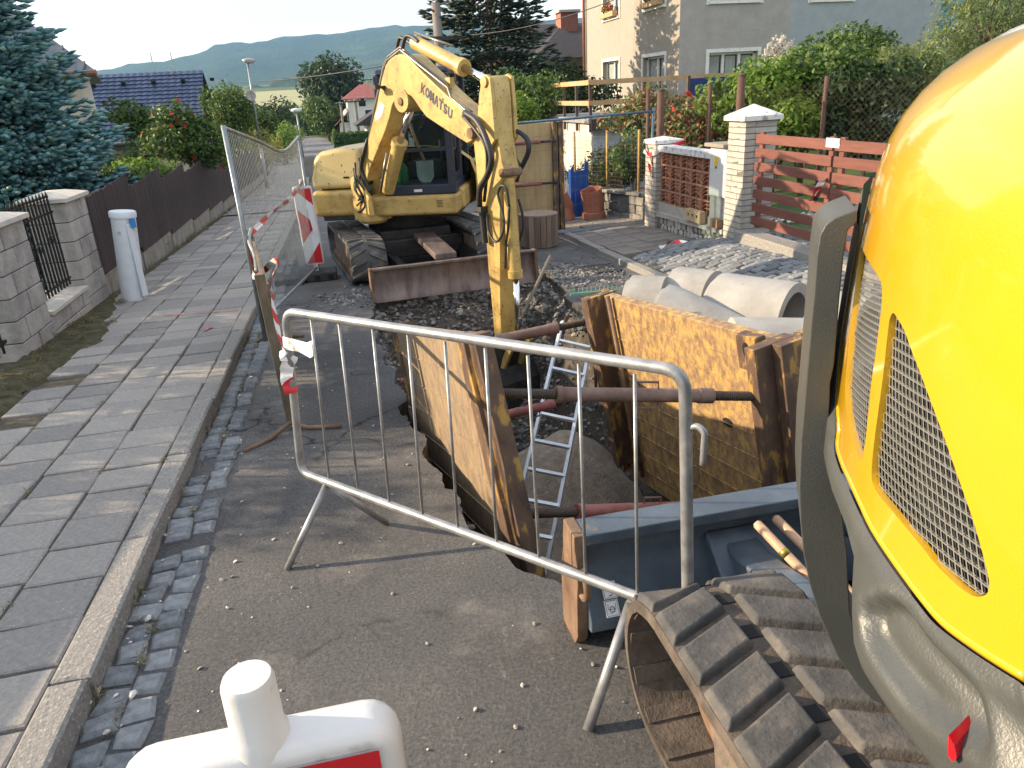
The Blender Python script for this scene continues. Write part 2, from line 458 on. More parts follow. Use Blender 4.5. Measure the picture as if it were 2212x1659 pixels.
M_sand = pm('damp sand', [(0.3, (0.24, 0.195, 0.155)), (0.7, (0.40, 0.335, 0.27))], scale=16, detail=10, rough=0.95, bump=0.03, bscale=34, bdetail=8, spec=0.2)
M_stone = pm('rubble stone', [(0.3, (0.12, 0.125, 0.13)), (0.7, (0.30, 0.285, 0.26))], scale=9, rough=0.85, bump=0.01, bscale=30, objvar=0.5, spec=0.3)
M_rubble = pm('rubble', [(0.2, (0.08, 0.082, 0.085)), (0.5, (0.17, 0.165, 0.16)), (0.8, (0.31, 0.29, 0.26))], scale=9, rough=0.88, island=0.7, spec=0.3)
M_pebble = pm('pebble', [(0.2, (0.25, 0.22, 0.19)), (0.8, (0.62, 0.58, 0.53))], scale=9, rough=0.75, island=0.9, spec=0.3)
M_grassg = pm('meadow', [(0.25, (0.05, 0.075, 0.022)), (0.5, (0.085, 0.115, 0.035)), (0.75, (0.15, 0.155, 0.06))], scale=0.25, detail=12, rough=0.95, bump=0.05, bscale=9, spec=0.1)
M_verge = pm('mossy verge', [(0.3, (0.055, 0.052, 0.03)), (0.55, (0.11, 0.098, 0.06)), (0.75, (0.17, 0.15, 0.10))], scale=9, detail=10, rough=0.96, bump=0.03, bscale=45, bdetail=9, spec=0.1)
M_forest = pm('forested hill', [(0.3, (0.028, 0.05, 0.026)), (0.55, (0.045, 0.075, 0.035)), (0.72, (0.10, 0.13, 0.06))], scale=0.004, detail=9, rough=0.95, bump=14.0, bscale=0.05, bdetail=6, spec=0.1)
M_field = pm('ripe field', [(0.35, (0.30, 0.29, 0.15)), (0.65, (0.38, 0.36, 0.19))], scale=0.01, rough=0.95, spec=0.1)

# ================================================================== terrain to the horizon
def terr(x, y):
    z = rz(max(y, -30)) if y < 140 else 0
    if y >= 140:
        z0 = rz(140); t = (y - 140)
        if y < 260: z = z0 - 1.0 * math.sin(min(1, t / 120) * math.pi / 2)
        else: z = z0 - 1.0 + (y - 260) * 0.040 if y < 700 else z0 - 1 + 17.6 + (y - 700) * 0.03
    if y < 200:
        if x < -3.4: z -= min(1.6, (-3.4 - x) * 0.10)
        if x > 5.5: z += min(1.2, (x - 5.5) * 0.10)
    return z - 0.06
xs = sorted(set([-3500, -2200, -1400, -900, -600, -400, -260, -170, -110, -75, -50, -35, -25, -18, -13, -9, -6.5, -4.6, -3.4, -2.2, -1.2] + [3.6, 4.5, 5.5, 7, 9, 12, 16, 22, 30, 42, 60, 85, 120, 170, 260, 400, 600, 900, 1400, 2200, 3500]))
ys = [-60, -30, -15, -6, -3] + [0.5, 3, 6, 9, 12, 15, 19, 24, 30, 37, 45, 55, 66, 80, 95, 110, 125, 140, 160, 190, 225, 260, 320, 400, 500, 600, 700, 850, 1000, 1300, 1800, 2500, 3300]
gm = MB(); nx = len(xs)
gm.v = [(x, y, terr(x, y)) for y in ys for x in xs]
i0, j1 = xs.index(-1.2), ys.index(15)
for j in range(len(ys) - 1):
    for i in range(nx - 1):
        if i == i0 and -3 <= ys[j] < 15: continue
        gm.f.append((j * nx + i, j * nx + i + 1, (j + 1) * nx + i + 1, (j + 1) * nx + i))
struct(gm.build('ground', M_grassg, origin=(0, 0, 0)))

# ---- the hills behind, ridge heights taken from the skyline (image x, y), lower forested rise in front of them
def hill(name, sky_pts, dist, depth, mat, rough_amp, nseg=420):
    b = MB(); rows = []
    pts = sorted(sky_pts)
    def elev(px):
        for (x0, y0), (x1, y1) in zip(pts[:-1], pts[1:]):
            if x0 <= px <= x1:
                t = (px - x0) / (x1 - x0); t = t * t * (3 - 2 * t); return y0 + (y1 - y0) * t
        return pts[0][1] if px < pts[0][0] else pts[-1][1]
    cols = []
    for k in range(nseg + 1):
        px = pts[0][0] + (pts[-1][0] - pts[0][0]) * k / nseg
        d = ray(px, elev(px)); h = math.hypot(d.x, d.y); dr = V((d.x / h, d.y / h, 0)); top = CAM_H + dist * d.z / h
        col = []
        for q in range(13):
            t = q / 12
            dd = dist - depth * (1 - t); z = -6 + (top + 6) * (t ** 1.25)
            z += rough_amp * (0.2 + 0.8 * t) * (noise.noise(V((dr.x * dd * 0.006, dr.y * dd * 0.006, 3.1))) * 1.0) * (1 - t * 0.8) * 6
            if q == 12: z += rough_amp * (noise.noise(V((px * 0.21, 1.7, 0))) + 0.9 * noise.noise(V((px * 0.9, 4.7, 0))))
            col.append(V((dr.x * dd, dr.y * dd, z)))
        for q in range(1, 4):
            col.append(V((dr.x * (dist + depth * 0.25 * q), dr.y * (dist + depth * 0.25 * q), top - (top + 10) * q / 3)))
        cols.append(col)
    b.sheet(cols)
    return struct(b.build(name, mat, smooth=True, origin=(0, dist, -6)))
hill('hills', [(-2600, 175), (-900, 190), (0, 180), (150, 165), (235, 147), (290, 136), (330, 131), (420, 117), (470, 99), (520, 92), (560, 88), (640, 78), (700, 74), (760, 67), (815, 58), (870, 55), (930, 56), (1010, 50), (1100, 46), (1185, 42), (1230, 36), (1300, 40), (1500, 38), (1800, 30), (2300, 25), (3200, 30), (5200, 60)], 2500, 1300, M_forest, 5)
hill('wooded_rise', [(300, 232), (480, 205), (560, 180), (640, 166), (720, 168), (800, 180), (900, 196), (1000, 205)], 1000, 260, M_forest, 3, 60)
hill('near_wooded_hill', [(1700, 150), (1850, 90), (2000, 30), (2100, -10), (2250, -40), (2500, -60), (3200, -40), (4500, 60)], 420, 260, M_forest, 4, 60)
# pale field at the foot of the rise
fb = MB(); rows = []
for q in range(7):
    y = 255 + (690 - 255) * q / 6; rows.append([V((x * y, y, terr(x * y, y) + 0.35)) for x in [-0.13 + 0.022 * i for i in range(12)]])
struct(fb.sheet(rows).build('field', M_field))

# ================================================================== road with the trench cut out of it
rn = random.Random(3)
left_edge = [(0.23, 8.5), (0.14, 7.63), (0.15, 6.95), (0.18, 5.93), (0.29, 5.17), (0.18, 4.86), (0.28, 4.56), (0.31, 4.26), (0.27, 4.06), (0.32, 3.77), (0.42, 3.44), (0.38, 3.30), (0.38, 3.15), (0.47, 2.9), (0.51, 2.79), (0.61, 2.62), (0.70, 2.52)]
rest = [(0.70, 2.52), (1.2, 2.47), (1.8, 2.5), (2.4, 2.55), (2.52, 3.0), (2.48, 4.4), (2.42, 5.8), (2.30, 7.0), (2.22, 7.7), (2.42, 8.0), (2.36, 8.5), (2.5, 9.0), (2.2, 9.25), (1.5, 9.05), (0.8, 8.8), (0.23, 8.5)]
def chaikin(p):
    q = [p[0]]
    for a, b in zip(p[:-1], p[1:]): q += [(a[0] * .75 + b[0] * .25, a[1] * .75 + b[1] * .25), (a[0] * .25 + b[0] * .75, a[1] * .25 + b[1] * .75)]
    return q + [p[-1]]
def ragged(p, amp):
    q, acc_ = [], 0.0
    for a, b in zip(p[:-1], p[1:]):
        L = math.dist(a, b); m = max(1, int(L / 0.035)); nx_, ny_ = -(b[1] - a[1]) / L, (b[0] - a[0]) / L
        for i in range(m):
            t = i / m; s_ = acc_ + L * t; w_ = min(1, (s_ + .01) * 8) if not q else 1
            o = amp * (fn(s_, 2.2, 3.1) + 0.55 * fn(s_, 5.1, 8.0) + 0.32 * fn(s_, 7.7, 21.0)); q.append((a[0] + (b[0] - a[0]) * t + nx_ * o, a[1] + (b[1] - a[1]) * t + ny_ * o))
        acc_ += L
    return q
hole = ragged(chaikin(left_edge), 0.06) + ragged(chaikin(rest), 0.05)
LX = -1.085; RX = 3.46
outer = [(LX, -2.5 + 0.5 * i) for i in range(36)] + [(LX + (RX - LX) * i / 9, 15.0) for i in range(10)] + [(RX, 14.5 - 0.5 * i) for i in range(35)] + [(RX - (RX - LX) * i / 9, -2.5) for i in range(1, 9)]
p2, f2 = cdt(outer, [hole], 0.16)
def road_z(x, y): return rz(y) + 0.010 * fn(x, y, 1.3) + 0.004 * fn(x, y, 4.0)
road_v = [(x, y, road_z(x, y)) for x, y in p2]
road = mk('road', road_v, f2, M_asphalt, smooth=True, origin=(0, 0, 0)); struct(road)
rb = MB(); n = len(hole)                        # broken edge of the asphalt layer
ed = [V((x, y, road_z(x, y))) for x, y in hole]
lo = [V((x + 0.03 * fn(x, y, 6, 1), y + 0.03 * fn(x, y, 6, 8), p.z - 0.12)) for (x, y), p in zip(hole, ed)]
rb.add(ed + lo, [(i, (i + 1) % n, n + (i + 1) % n, n + i) for i in range(n)])
M_asedge = pm('broken asphalt', [(0.3, (0.03, 0.03, 0.03)), (0.7, (0.13, 0.12, 0.11))], scale=25, rough=0.95, bump=0.02, bscale=50)
rb.build('asphalt_edge', M_asedge, road)
fr = MB(); rows = []                            # the street further down the hill
for i in range(60):
    y = 15.0 + 1.9 * i; s = rx(y); e = 0 if y < 100 else -0.0045 * (y - 100) ** 2
    rows.append([V((s + e + LX + (RX - LX) * k / 6, y, rz(y) + 0.004)) for k in range(7)])
fr.sheet(rows).build('road_surface', M_asphalt, road, smooth=True)

# ---- pit
def dist_hole(x, y):
    a = np.array(hole); b = np.roll(a, -1, 0); p = np.array((x, y)); ab = b - a
    t = np.clip(((p - a) * ab).sum(1) / (ab ** 2).sum(1), 0, 1); return np.sqrt((((a + ab * t[:, None]) - p) ** 2).sum(1).min())
pp, pf = cdt(hole, [], 0.085)
def smooth(t): t = max(0, min(1, t)); return t * t * (3 - 2 * t)
def pit_z(x, y):
    d = dist_hole(x, y); z = road_z(x, y)
    side = smooth(d / 0.34); far = smooth((8.75 - y) / 2.2) if y > 6.4 else 1.0
    dep = 0.11 + 1.95 * side * (0.06 + 0.94 * far)
    return z - dep + 0.09 * fn(x, y, 3.0, 5) * side + 0.05 * fn(x, y, 9.0, 2) * side
pit_v = [(x, y, pit_z(x, y)) for x, y in pp]
pit = mk('trench', pit_v, pf, M_soil, smooth=True, origin=(1.3, 5.5, -2.3)); struct(pit)

# stones: one lumpy mesh set shared by all
def stone_mesh(seed, sub=1):
    bm = bmesh.new(); bmesh.ops.create_icosphere(bm, subdivisions=sub, radius=1.0); r2 = random.Random(seed)
    sx, sy, sz = r2.uniform(.8, 1.25), r2.uniform(.6, .95), r2.uniform(.4, .75)
    for v in bm.verts:
        k = 0.78 + 0.44 * noise.noise(v.co * 1.3 + V((seed * 3.1, 0, 0))); v.co = V((v.co.x * sx * k, v.co.y * sy * k, v.co.z * sz * k))
    me = bpy.data.meshes.new('stone'); bm.to_mesh(me); bm.free(); return me
STM = [stone_mesh(s) for s in range(7)]
for m_ in STM: m_.materials.append(M_stone)
def rubble(name, pts, sizes, mat, parent=None, seed=0):
    r2 = random.Random(seed); vs_, fs = [], []; src = [([tuple(v.co) for v in m_.vertices], [tuple(p.vertices) for p in m_.polygons]) for m_ in STM]
    for p, s in zip(pts, sizes):
        sv, sf = r2.choice(src); B = basis(r2.uniform(0, 6.3), r2.uniform(-.6, .6), r2.uniform(-.6, .6)); n0 = len(vs_)
        vs_ += [tuple(V(p) + B @ V(c) * s) for c in sv]; fs += [tuple(i + n0 for i in f) for f in sf]
    return mk(name, vs_, fs, mat, parent)
rs = random.Random(11); ps, ss = [], []; big = 0
for _ in range(5200):
    x, y = rs.uniform(0.15, 2.45), rs.uniform(2.7, 9.2)
    if not in_poly(x, y, hole): continue
    if y < 5.5 and rs.random() < 0.75: continue
    s = rs.choice((0.012, 0.016, 0.02, 0.028, 0.04)) * rs.uniform(.8, 1.2); ps.append((x, y, pit_z(x, y) + s * 0.2)); ss.append(s)
for _ in range(2600):
    x, y = rs.uniform(0.15, 2.45), rs.uniform(6.0, 9.2)
    if not in_poly(x, y, hole): continue
    s = rs.uniform(.022, .05); ps.append((x, y, pit_z(x, y) + s * 0.25)); ss.append(s)
stuff(rubble('gravel', ps, ss, M_rubble, pit, 4))
for i in range(90):
    x, y = rs.uniform(0.2, 2.4), rs.uniform(6.2, 9.0)
    if not in_poly(x, y, hole): continue
    s = rs.uniform(.045, .10); o = inst('stone', rs.choice(STM), pit, (x, y, pit_z(x, y) + s * 0.15), (rs.uniform(-.5, .5), rs.uniform(-.5, .5), rs.uniform(0, 6)), (s, s, s))
# loose spoil on the asphalt past the far end of the cut
ps, ss = [], []
for _ in range(900):
    x, y = rs.gauss(2.85, .38), rs.gauss(8.85, .42)
    if in_poly(x, y, hole) or y < 7.6 or x > 3.35: continue
    s = rs.choice((0.012, 0.018, 0.025, 0.035)); ps.append((x, y, rz(y) + s * .25)); ss.append(s)
for _ in range(260):
    x, y = rs.gauss(0.0, .25), rs.gauss(8.75, .28)
    if in_poly(x, y, hole): continue
    s = rs.choice((0.01, 0.016, 0.025, 0.035)); ps.append((x, y, rz(y) + s * .25)); ss.append(s)
stuff(tag(rubble('spoil', ps, ss, M_rubble, None, 8), 'loose dug gravel spilled on the asphalt at the far end of the trench', 'gravel'))
ps, ss = [], []
for _ in range(330):                              # pebbles strewn over the near asphalt and the gutter
    x, y = rs.uniform(-1.0, 1.0), rs.uniform(1.3, 7.0)
    if in_poly(x, y, hole) or dist_hole(x, y) < 0.03: continue
    s = rs.choice((0.004, 0.005, 0.006, 0.008, 0.012)); ps.append((x, y, road_z(x, y) + s * .4)); ss.append(s)
for _ in range(60):
    x, y = rs.gauss(-1.02, .06), rs.uniform(1.5, 6.0); s = rs.choice((0.006, 0.009, 0.014, 0.02)); ps.append((x, y, rz(y) + 0.02 + s * .3)); ss.append(s)
stuff(tag(rubble('pebbles', ps, ss, M_pebble, None, 9), 'small pale pebbles strewn over the near asphalt', 'pebbles'))
# sand heap on the trench floor
sb = MB(); rows = []
for j in range(34):
    y = 3.2 + 3.6 * j / 33; row = []
    for i in range(26):
        x = 0.45 + 1.85 * i / 25
        q = ((x - 1.62) / 0.75) ** 2 + ((y - 5.7) / 0.85) ** 2; q2 = ((x - 1.2) / 0.8) ** 2 + ((y - 4.6) / 1.0) ** 2
        z = -2.02 + 1.0 * math.exp(-q * 0.9) + 0.30 * math.exp(-q2) + 0.10 * fn(x, y, 2.4, 7) + 0.05 * fn(x, y, 6, 1)
        e = min(i, 25 - i, j, 33 - j)
        row.append(V((x, y, z - (0.35 if e == 0 else 0))))
    rows.append(row)
sand = sb.sheet(rows).build('sand_heap', M_sand, smooth=True); tag(sand, 'heap of damp brown sand on the floor of the trench', 'sand heap')

# ================================================================== left pavement
KW = 0.13
pv = MB(); pv.sheet([[V((x, y, rz(y) + 0.072)) for x in (-3.3, -2.2, LX - KW - 0.002)] for y in [-2.5 + 2 * i for i in range(33)]])
pav = pv.build('pavement', M_joint, origin=(-2, 8, -0.3)); struct(pav)
def slab(w, l, h, b, name, mat, seed=0, jit=0.0):
    r2 = random.Random(seed); q = MB(); j = lambda: r2.uniform(-jit, jit)
    lo_ = [(-w / 2 + j(), -l / 2 + j(), -h), (w / 2 + j(), -l / 2 + j(), -h), (w / 2 + j(), l / 2 + j(), -h), (-w / 2 + j(), l / 2 + j(), -h)]
    mid = [(x, y, -b * 0.8) for x, y, z in lo_]; sx = (w - 2 * b) / w; sy = (l - 2 * b) / l
    up = [(x * sx, y * sy, r2.uniform(-1, 1) * jit * 0.35) for x, y, z in lo_]
    fs = []
    for o_ in (0, 4): fs += [(o_ + i, o_ + (i + 1) % 4, o_ + 4 + (i + 1) % 4, o_ + 4 + i) for i in range(4)]
    me = bpy.data.meshes.new(name); me.from_pydata(lo_ + mid + up, [], fs + [(8, 9, 10, 11)]); me.materials.append(mat); return me
TM = [slab(0.322, 0.284, 0.03, 0.008, 'tile', M_conc_tile, s, 0.005) for s in range(8)]
rt = random.Random(21); cnt = 0; slope = math.atan(SL)
TX = [LX - KW - 0.168 - 0.338 * i for i in range(5)]
for j in range(60):
    for i in range(5):
        if cnt >= 300: break
        y = 1.7 + 0.3015 * j + (0.05 if i % 2 else 0) + rt.uniform(-.006, .006)
        if i == 4 and 4.6 < y < 8.6: continue
        if i == 3 and 4.9 < y < 6.4 and rt.random() < .6: continue
        inst('tile', rt.choice(TM), pav, (TX[i] + rt.uniform(-.005, .005), y, rz(y) + 0.10 + rt.uniform(-.006, .005)), (slope + rt.uniform(-.012, .012), rt.uniform(-.014, .014), rt.uniform(-.02, .02))); cnt += 1
def far_tiles():
    m = bpy.data.materials.new('far paving'); m.use_nodes = True; n_ = m.node_tree.nodes; l = m.node_tree.links; p = n_['Principled BSDF']; p.inputs['Roughness'].default_value = 0.9
    t = n_.new('ShaderNodeTexCoord'); b = n_.new('ShaderNodeTexBrick'); b.inputs['Scale'].default_value = 1.0; b.inputs['Brick Width'].default_value = 0.34; b.inputs['Row Height'].default_value = 0.30; b.inputs['Mortar Size'].default_value = 0.012
    b.inputs['Color1'].default_value = (0.24, 0.225, 0.215, 1); b.inputs['Color2'].default_value = (0.31, 0.29, 0.265, 1); b.inputs['Mortar'].default_value = (0.1, 0.09, 0.075, 1)
    l.new(t.outputs['Object'], b.inputs['Vector']); l.new(b.outputs['Color'], p.inputs['Base Color']); return m
M_ftile = far_tiles()
ft = MB(); ft.sheet([[V((x + rx(y), y, rz(y) + 0.103)) for x in (-2.95, -2.1, LX - KW - 0.003)] for y in [19.9 + 3 * i for i in range(30)]]); ft.build('tile_surface', M_ftile, pav)
vg = MB(); rows = []                               # moss and dirt along the wall foot
for j in range(70):
    y = 2.6 + 0.11 * j; w = 0.42 + 0.34 * max(0, fn(0.3, y, 0.7)) + 0.12 * fn(1, y, 3); w = w if y < 8.6 else max(0.1, w * (1 - (y - 8.6) / 1.8))
    rows.append([V((-3.0 + w * k / 5, y, rz(y) + 0.118 - 0.012 * (k == 5) - 0.03 * (k == 5) + 0.02 * fn(k, y, 5))) for k in range(6)])
vg.sheet(rows).build('verge', M_verge, pav, smooth=True)
M_spray = flat('faded red spray paint', (0.42, 0.14, 0.13), 0.9)
def spray(p0, p1, w, par, zoff):
    p0, p1 = V(p0), V(p1); d = (p1 - p0).normalized(); s_ = V((-d.y, d.x, 0)) * w / 2; b = MB(); rows = []
    for i in range(7):
        q = p0 + (p1 - p0) * (i / 6); k_ = .5 + .8 * abs(fn(q.x, q.y, 9)); rows.append([q + s_ * k_ + V((0, 0, zoff)), q - s_ * k_ + V((0, 0, zoff))])
    b.sheet(rows).build('paint_mark', M_spray, par)
for (xa_, ya_, xb_, yb_) in ((-2.05, 8.42, -1.78, 8.38), (-1.70, 8.37, -1.44, 8.33), (-1.40, 8.32, -1.25, 8.31)): spray((xa_, ya_, rz(ya_) + .107), (xb_, yb_, rz(yb_) + .107), .035, pav, .004)
spray((-1.48, 7.48, rz(7.5) + .107), (-1.44, 7.62, rz(7.6) + .107), .06, pav, .004)
# kerb stones and gutter setts
KM = [slab(KW, 0.985, 0.16, 0.012, 'kerb_stone', M_kerb, s, 0.006) for s in range(3)]
kb = MB(); kb.bb(LX - KW - 0.004, LX - 0.012, -2.5, 60, -0.3, -0.25)
kerb = thing('kerb', None, None, (LX, 5, rz(5))); struct(kerb)
for j in range(34):
    y = 1.35 + 1.0 * j - 0.0
    a = inst('kerb_stone', KM[j % 3], kerb, (LX - KW / 2 + rt.uniform(-.004, .004) + rx(y), y + 0.5, rz(y + 0.5) + 0.108 + rt.uniform(-.005, .005)), (slope if y < 30 else slope * .7, 0, rt.uniform(-.006, .006)))
inst('kerb_stone', KM[1], kerb, (LX - KW / 2 - 0.03, 0.85, rz(0.85) + 0.10), (slope, 0, 0.03))
GM = [slab(0.112, 0.108, 0.06, 0.016, 'sett', M_sett, s, 0.012) for s in range(6)]
gut = thing('gutter', None, None, (-0.98, 5, rz(5))); struct(gut)
for j in range(84):
    for i in range(2):
        y = 1.55 + 0.128 * j + 0.06 * i; x = LX + 0.062 + 0.118 * i
        if i == 1 and rt.random() < 0.2: continue
        if i == 0 and rt.random() < 0.03: continue
        inst('sett', rt.choice(GM), gut, (x + rt.uniform(-.01, .01), y, rz(y) + (0.022 if i == 0 else 0.016) + rt.uniform(-.004, .004)), (rt.uniform(-.07, .07), rt.uniform(-.07, .07), rt.uniform(-.14, .14)))

# ================================================================== right pavement, driveway
def rside(x, y): return rz(y) + 0.085 + 0.055 * max(0, x - 3.6) + 0.13 * smooth((9.8 - y) / 1.4) * smooth((x - 3.65) / 0.9)
RK = 0.14
rp = MB(); rp.sheet([[V((x, y, rside(x, y) + (0.035 * math.sin((x - 3.6) * 1.2) if y < 9.4 else 0) - 0.024)) for x in [RX + RK + 0.25 * i for i in range(17)]] for y in [-2.5 + 0.25 * i for i in range(82)]])
rpav = rp.build('pavement', M_joint, origin=(4.5, 8, -0.3)); struct(rpav)
rkerb = thing('kerb', None, None, (RX, 8, rz(8))); struct(rkerb)
for j in range(17):
    y = -1.0 + 1.0 * j
    inst('kerb_stone', KM[j % 3], rkerb, (RX + RK / 2 + rt.uniform(-.006, .006), y + 0.5, rz(y + .5) + (0.075 if y < 9.4 else 0.10) + rt.uniform(-.008, .005)), (slope, 0, rt.uniform(-.01, .01)))
M_rtile = pm('reddish paving tile', [(0.3, (0.15, 0.135, 0.125)), (0.7, (0.26, 0.225, 0.20))], scale=3, detail=8, rough=0.92, bump=0.005, bscale=90, objvar=0.25, spec=0.2)
RTM = [slab(0.292, 0.292, 0.03, 0.005, 'tile', M_rtile, s, 0.005) for s in range(4)]
for j in range(17):
    for i in range(5):
        x = RX + RK + 0.16 + 0.30 * i; y = 9.55 + 0.30 * j
        if x > 4.75 and y < 11: continue
        inst('tile', rt.choice(RTM), rpav, (x, y, rside(x, y) + rt.uniform(-.006, .006)), (slope, -0.055, rt.uniform(-.015, .015)))
# granite driveway: brick-bond rows
DM = [slab(0.17, 0.105, 0.06, 0.016, 'sett', M_sett, s + 20, 0.011) for s in range(6)]
def dz_(x, y): return rside(x, y) + 0.035 * math.sin((x - 3.6) * 1.2)
drive = thing('driveway', None, None, (4.6, 7.5, rside(4.6, 7.5))); struct(drive)
spots = []
for j in range(36):
    for i in range(18):
        x = RX + RK + 0.10 + 0.178 * i + (0.089 if j % 2 else 0); y = 5.2 + 0.114 * j
        lim = 9.3 if x < 4.6 else 9.3 - (x - 4.6) * 0.85
        if y < lim and x < 6.4: spots.append((x, y))
spots.sort(key=lambda p: -(p[1] - 0.25 * p[0]))
for x, y in spots[:300]:
    inst('sett', rt.choice(DM), drive, (x + rt.uniform(-.008, .008), y + rt.uniform(-.008, .008), rside(x, y) + 0.035 * math.sin((x - 3.6) * 1.2) + rt.uniform(-.006, .006)), (math.atan((dz_(x, y + .05) - dz_(x, y - .05)) / .1) + rt.uniform(-.04, .04), -math.atan((dz_(x + .05, y) - dz_(x - .05, y)) / .1) + rt.uniform(-.04, .04), rt.uniform(-.06, .06)))
vs_, fs = [], []
for x, y in spots[300:]:
    me = rt.choice(DM); n0 = len(vs_); z = rside(x, y) + 0.035 * math.sin((x - 3.6) * 1.2) + rt.uniform(-.006, .006)
    vs_ += [(x + v.co.x, y + v.co.y, z + v.co.z) for v in me.vertices]; fs += [tuple(i + n0 for i in p.vertices) for p in me.polygons]
if vs_: stuff(mk('setts', vs_, fs, M_sett, drive))
# drain grate and scrape of dirt at the kerb
gr = thing('drain_grate', 'dark iron drain grate in the road by the right kerb', 'drain grate', (3.15, 8.95, rz(8.95)))
b = MB(); g0 = V((3.12, 8.95, rz(8.95) + 0.012))
for s in (-1, 1):
    b.box(g0 + V((0.21 * s, 0, 0)), (0.03, 0.46, 0.02)); b.box(g0 + V((0, 0.215 * s, 0)), (0.45, 0.03, 0.02))
b.build('frame', flat('cast iron', (0.035, 0.035, 0.036), 0.6, 0.3, 0.003), gr)
for k in range(9):
    MB().box(g0 + V((-0.168 + 0.042 * k, 0, -0.002)), (0.022, 0.40, 0.016)).build('slat', MAT['cast iron'], gr)
MB().box(g0 + V((0, 0, -0.008)), (0.40, 0.40, 0.004)).build('pit', flat('drain dark', (0.01, 0.01, 0.01), 0.9), gr)
# ================================================================== yellow digger close on the right
M_ypaint = pm('new yellow paint', [(0.3, (0.56, 0.315, 0.006)), (0.7, (0.62, 0.35, 0.008))], scale=1.5, rough=0.30, coat=1.0, spec=0.5, bump=0.0006, bscale=300, speck=(55, 0.745, (0.45, 0.28, 0.03), 0.03))
M_gplast = pm('dark grey plastic', [(0.3, (0.048, 0.052, 0.050)), (0.7, (0.068, 0.072, 0.069))], scale=5, rough=0.42, bump=0.0005, bscale=260, bdetail=1, spec=0.5, speck=(230, 0.735, (0.12, 0.12, 0.115), 0.04))
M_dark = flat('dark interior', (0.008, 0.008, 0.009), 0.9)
M_mesh = flat('grille wire', (0.20, 0.20, 0.185), 0.5, 0.2, var=0.1)
M_rubber = pm('dusty rubber', [(0.28, (0.045, 0.045, 0.046)), (0.52, (0.095, 0.092, 0.09)), (0.74, (0.21, 0.175, 0.145))], scale=7, detail=9, rough=0.85, bump=0.006, bscale=45, bdetail=9, spec=0.3)
M_mud = pm('dried mud', [(0.3, (0.095, 0.077, 0.064)), (0.7, (0.22, 0.175, 0.14))], scale=11, detail=9, rough=0.92, bump=0.006, bscale=60, spec=0.2)
M_trackin = pm('muddy track band', [(0.3, (0.055, 0.047, 0.041)), (0.7, (0.15, 0.122, 0.10))], scale=11, detail=9, rough=0.92, bump=0.006, bscale=60, spec=0.2)
M_bladeblue = pm('worn blue grey steel', [(0.25, (0.055, 0.07, 0.09)), (0.55, (0.10, 0.13, 0.165)), (0.75, (0.19, 0.20, 0.205))], scale=4, detail=9, rough=0.45, metal=0.25, bump=0.002, bscale=60, speck=(18, 0.66, (0.17, 0.13, 0.09)))
M_rust = pm('rusty brown steel', [(0.3, (0.10, 0.062, 0.042)), (0.55, (0.20, 0.13, 0.085)), (0.75, (0.33, 0.22, 0.14))], scale=7, detail=9, rough=0.78, metal=0.15, bump=0.003, bscale=70, spec=0.3)
DC = V((1.72, 0.40))
RP = [(0.30, 1.00), (0.7, 1.085), (1.1, 1.122), (1.35, 1.126), (1.56, 1.119), (1.68, 1.108), (1.75, 1.093), (1.80, 1.070), (1.849, 1.028), (1.885, 0.978), (1.915, 0.91), (1.945, 0.80), (1.970, 0.64), (1.988, 0.40)]
def rprof(z):
    if z <= RP[0][0]: return RP[0][1]
    for i in range(len(RP) - 1):
        (z0, r0), (z1, r1) = RP[i], RP[i + 1]
        if z <= z1:                                   # smooth (cubic) profile
            m0 = (r1 - RP[max(0, i - 1)][1]) / (z1 - RP[max(0, i - 1)][0]); j = min(len(RP) - 1, i + 2); m1 = (RP[j][1] - r0) / (RP[j][0] - z0)
            h = z1 - z0; t = (z - z0) / h; return r0 * (2 * t ** 3 - 3 * t * t + 1) + m0 * h * (t ** 3 - 2 * t * t + t) + r1 * (3 * t * t - 2 * t ** 3) + m1 * h * (t ** 3 - t * t)
    return RP[-1][1]
def hood_hit(px, py, off=0.0):
    """chart coordinates (metres round, height) where a sight line meets the round rear body"""
    d = ray(px, py); h = math.hypot(d.x, d.y); d = d / h; best = None; t = 0.35
    while t < 2.4:
        p = V((0, 0, CAM_H)) + d * t; q = math.hypot(p.x - DC.x, p.y - DC.y) - rprof(p.z) - off
        if best is None or q < best[0]: best = (q, p)
        if q < 0:
            t0_, t1_ = t - 0.004, t
            for _ in range(16):                        # refine the crossing
                tm_ = (t0_ + t1_) / 2; p = V((0, 0, CAM_H)) + d * tm_
                if math.hypot(p.x - DC.x, p.y - DC.y) - rprof(p.z) - off < 0: t1_ = tm_
                else: t0_ = tm_
            best = (0, p); break
        t += 0.004
    p = best[1]; a = math.atan2(p.y - DC.y, p.x - DC.x) % (2 * math.pi)
    return (a * 1.1, p.z)
def hood_pt(s, z, off=0.0):
    a = s / 1.1; r = rprof(z) + off; return V((DC.x + r * math.cos(a), DC.y + r * math.sin(a), z))
def smooth_loop(pts, n=3):
    P = [V((p[0], p[1], 0)) for p in pts]; m = len(P); out = []
    for i in range(m):
        a, b, c, d = P[(i - 1) % m], P[i], P[(i + 1) % m], P[(i + 2) % m]
        for k in range(n):
            t = k / n; q = 0.5 * (2 * b + (c - a) * t + (2 * a - 5 * b + 4 * c - d) * t * t + (3 * b - a - 3 * c + d) * t ** 3); out.append((q.x, q.y))
    return out
g1 = [(1861.5, 535), (1876.5, 565), (1899, 600), (1905, 625), (1904, 665), (1896.5, 725), (1888, 790), (1881.5, 830), (1874, 912), (1866, 975), (1859, 992), (1853, 984), (1841.5, 949), (1831, 905), (1827, 867), (1826, 830), (1829, 790), (1836.5, 702), (1849, 605), (1857, 545)]
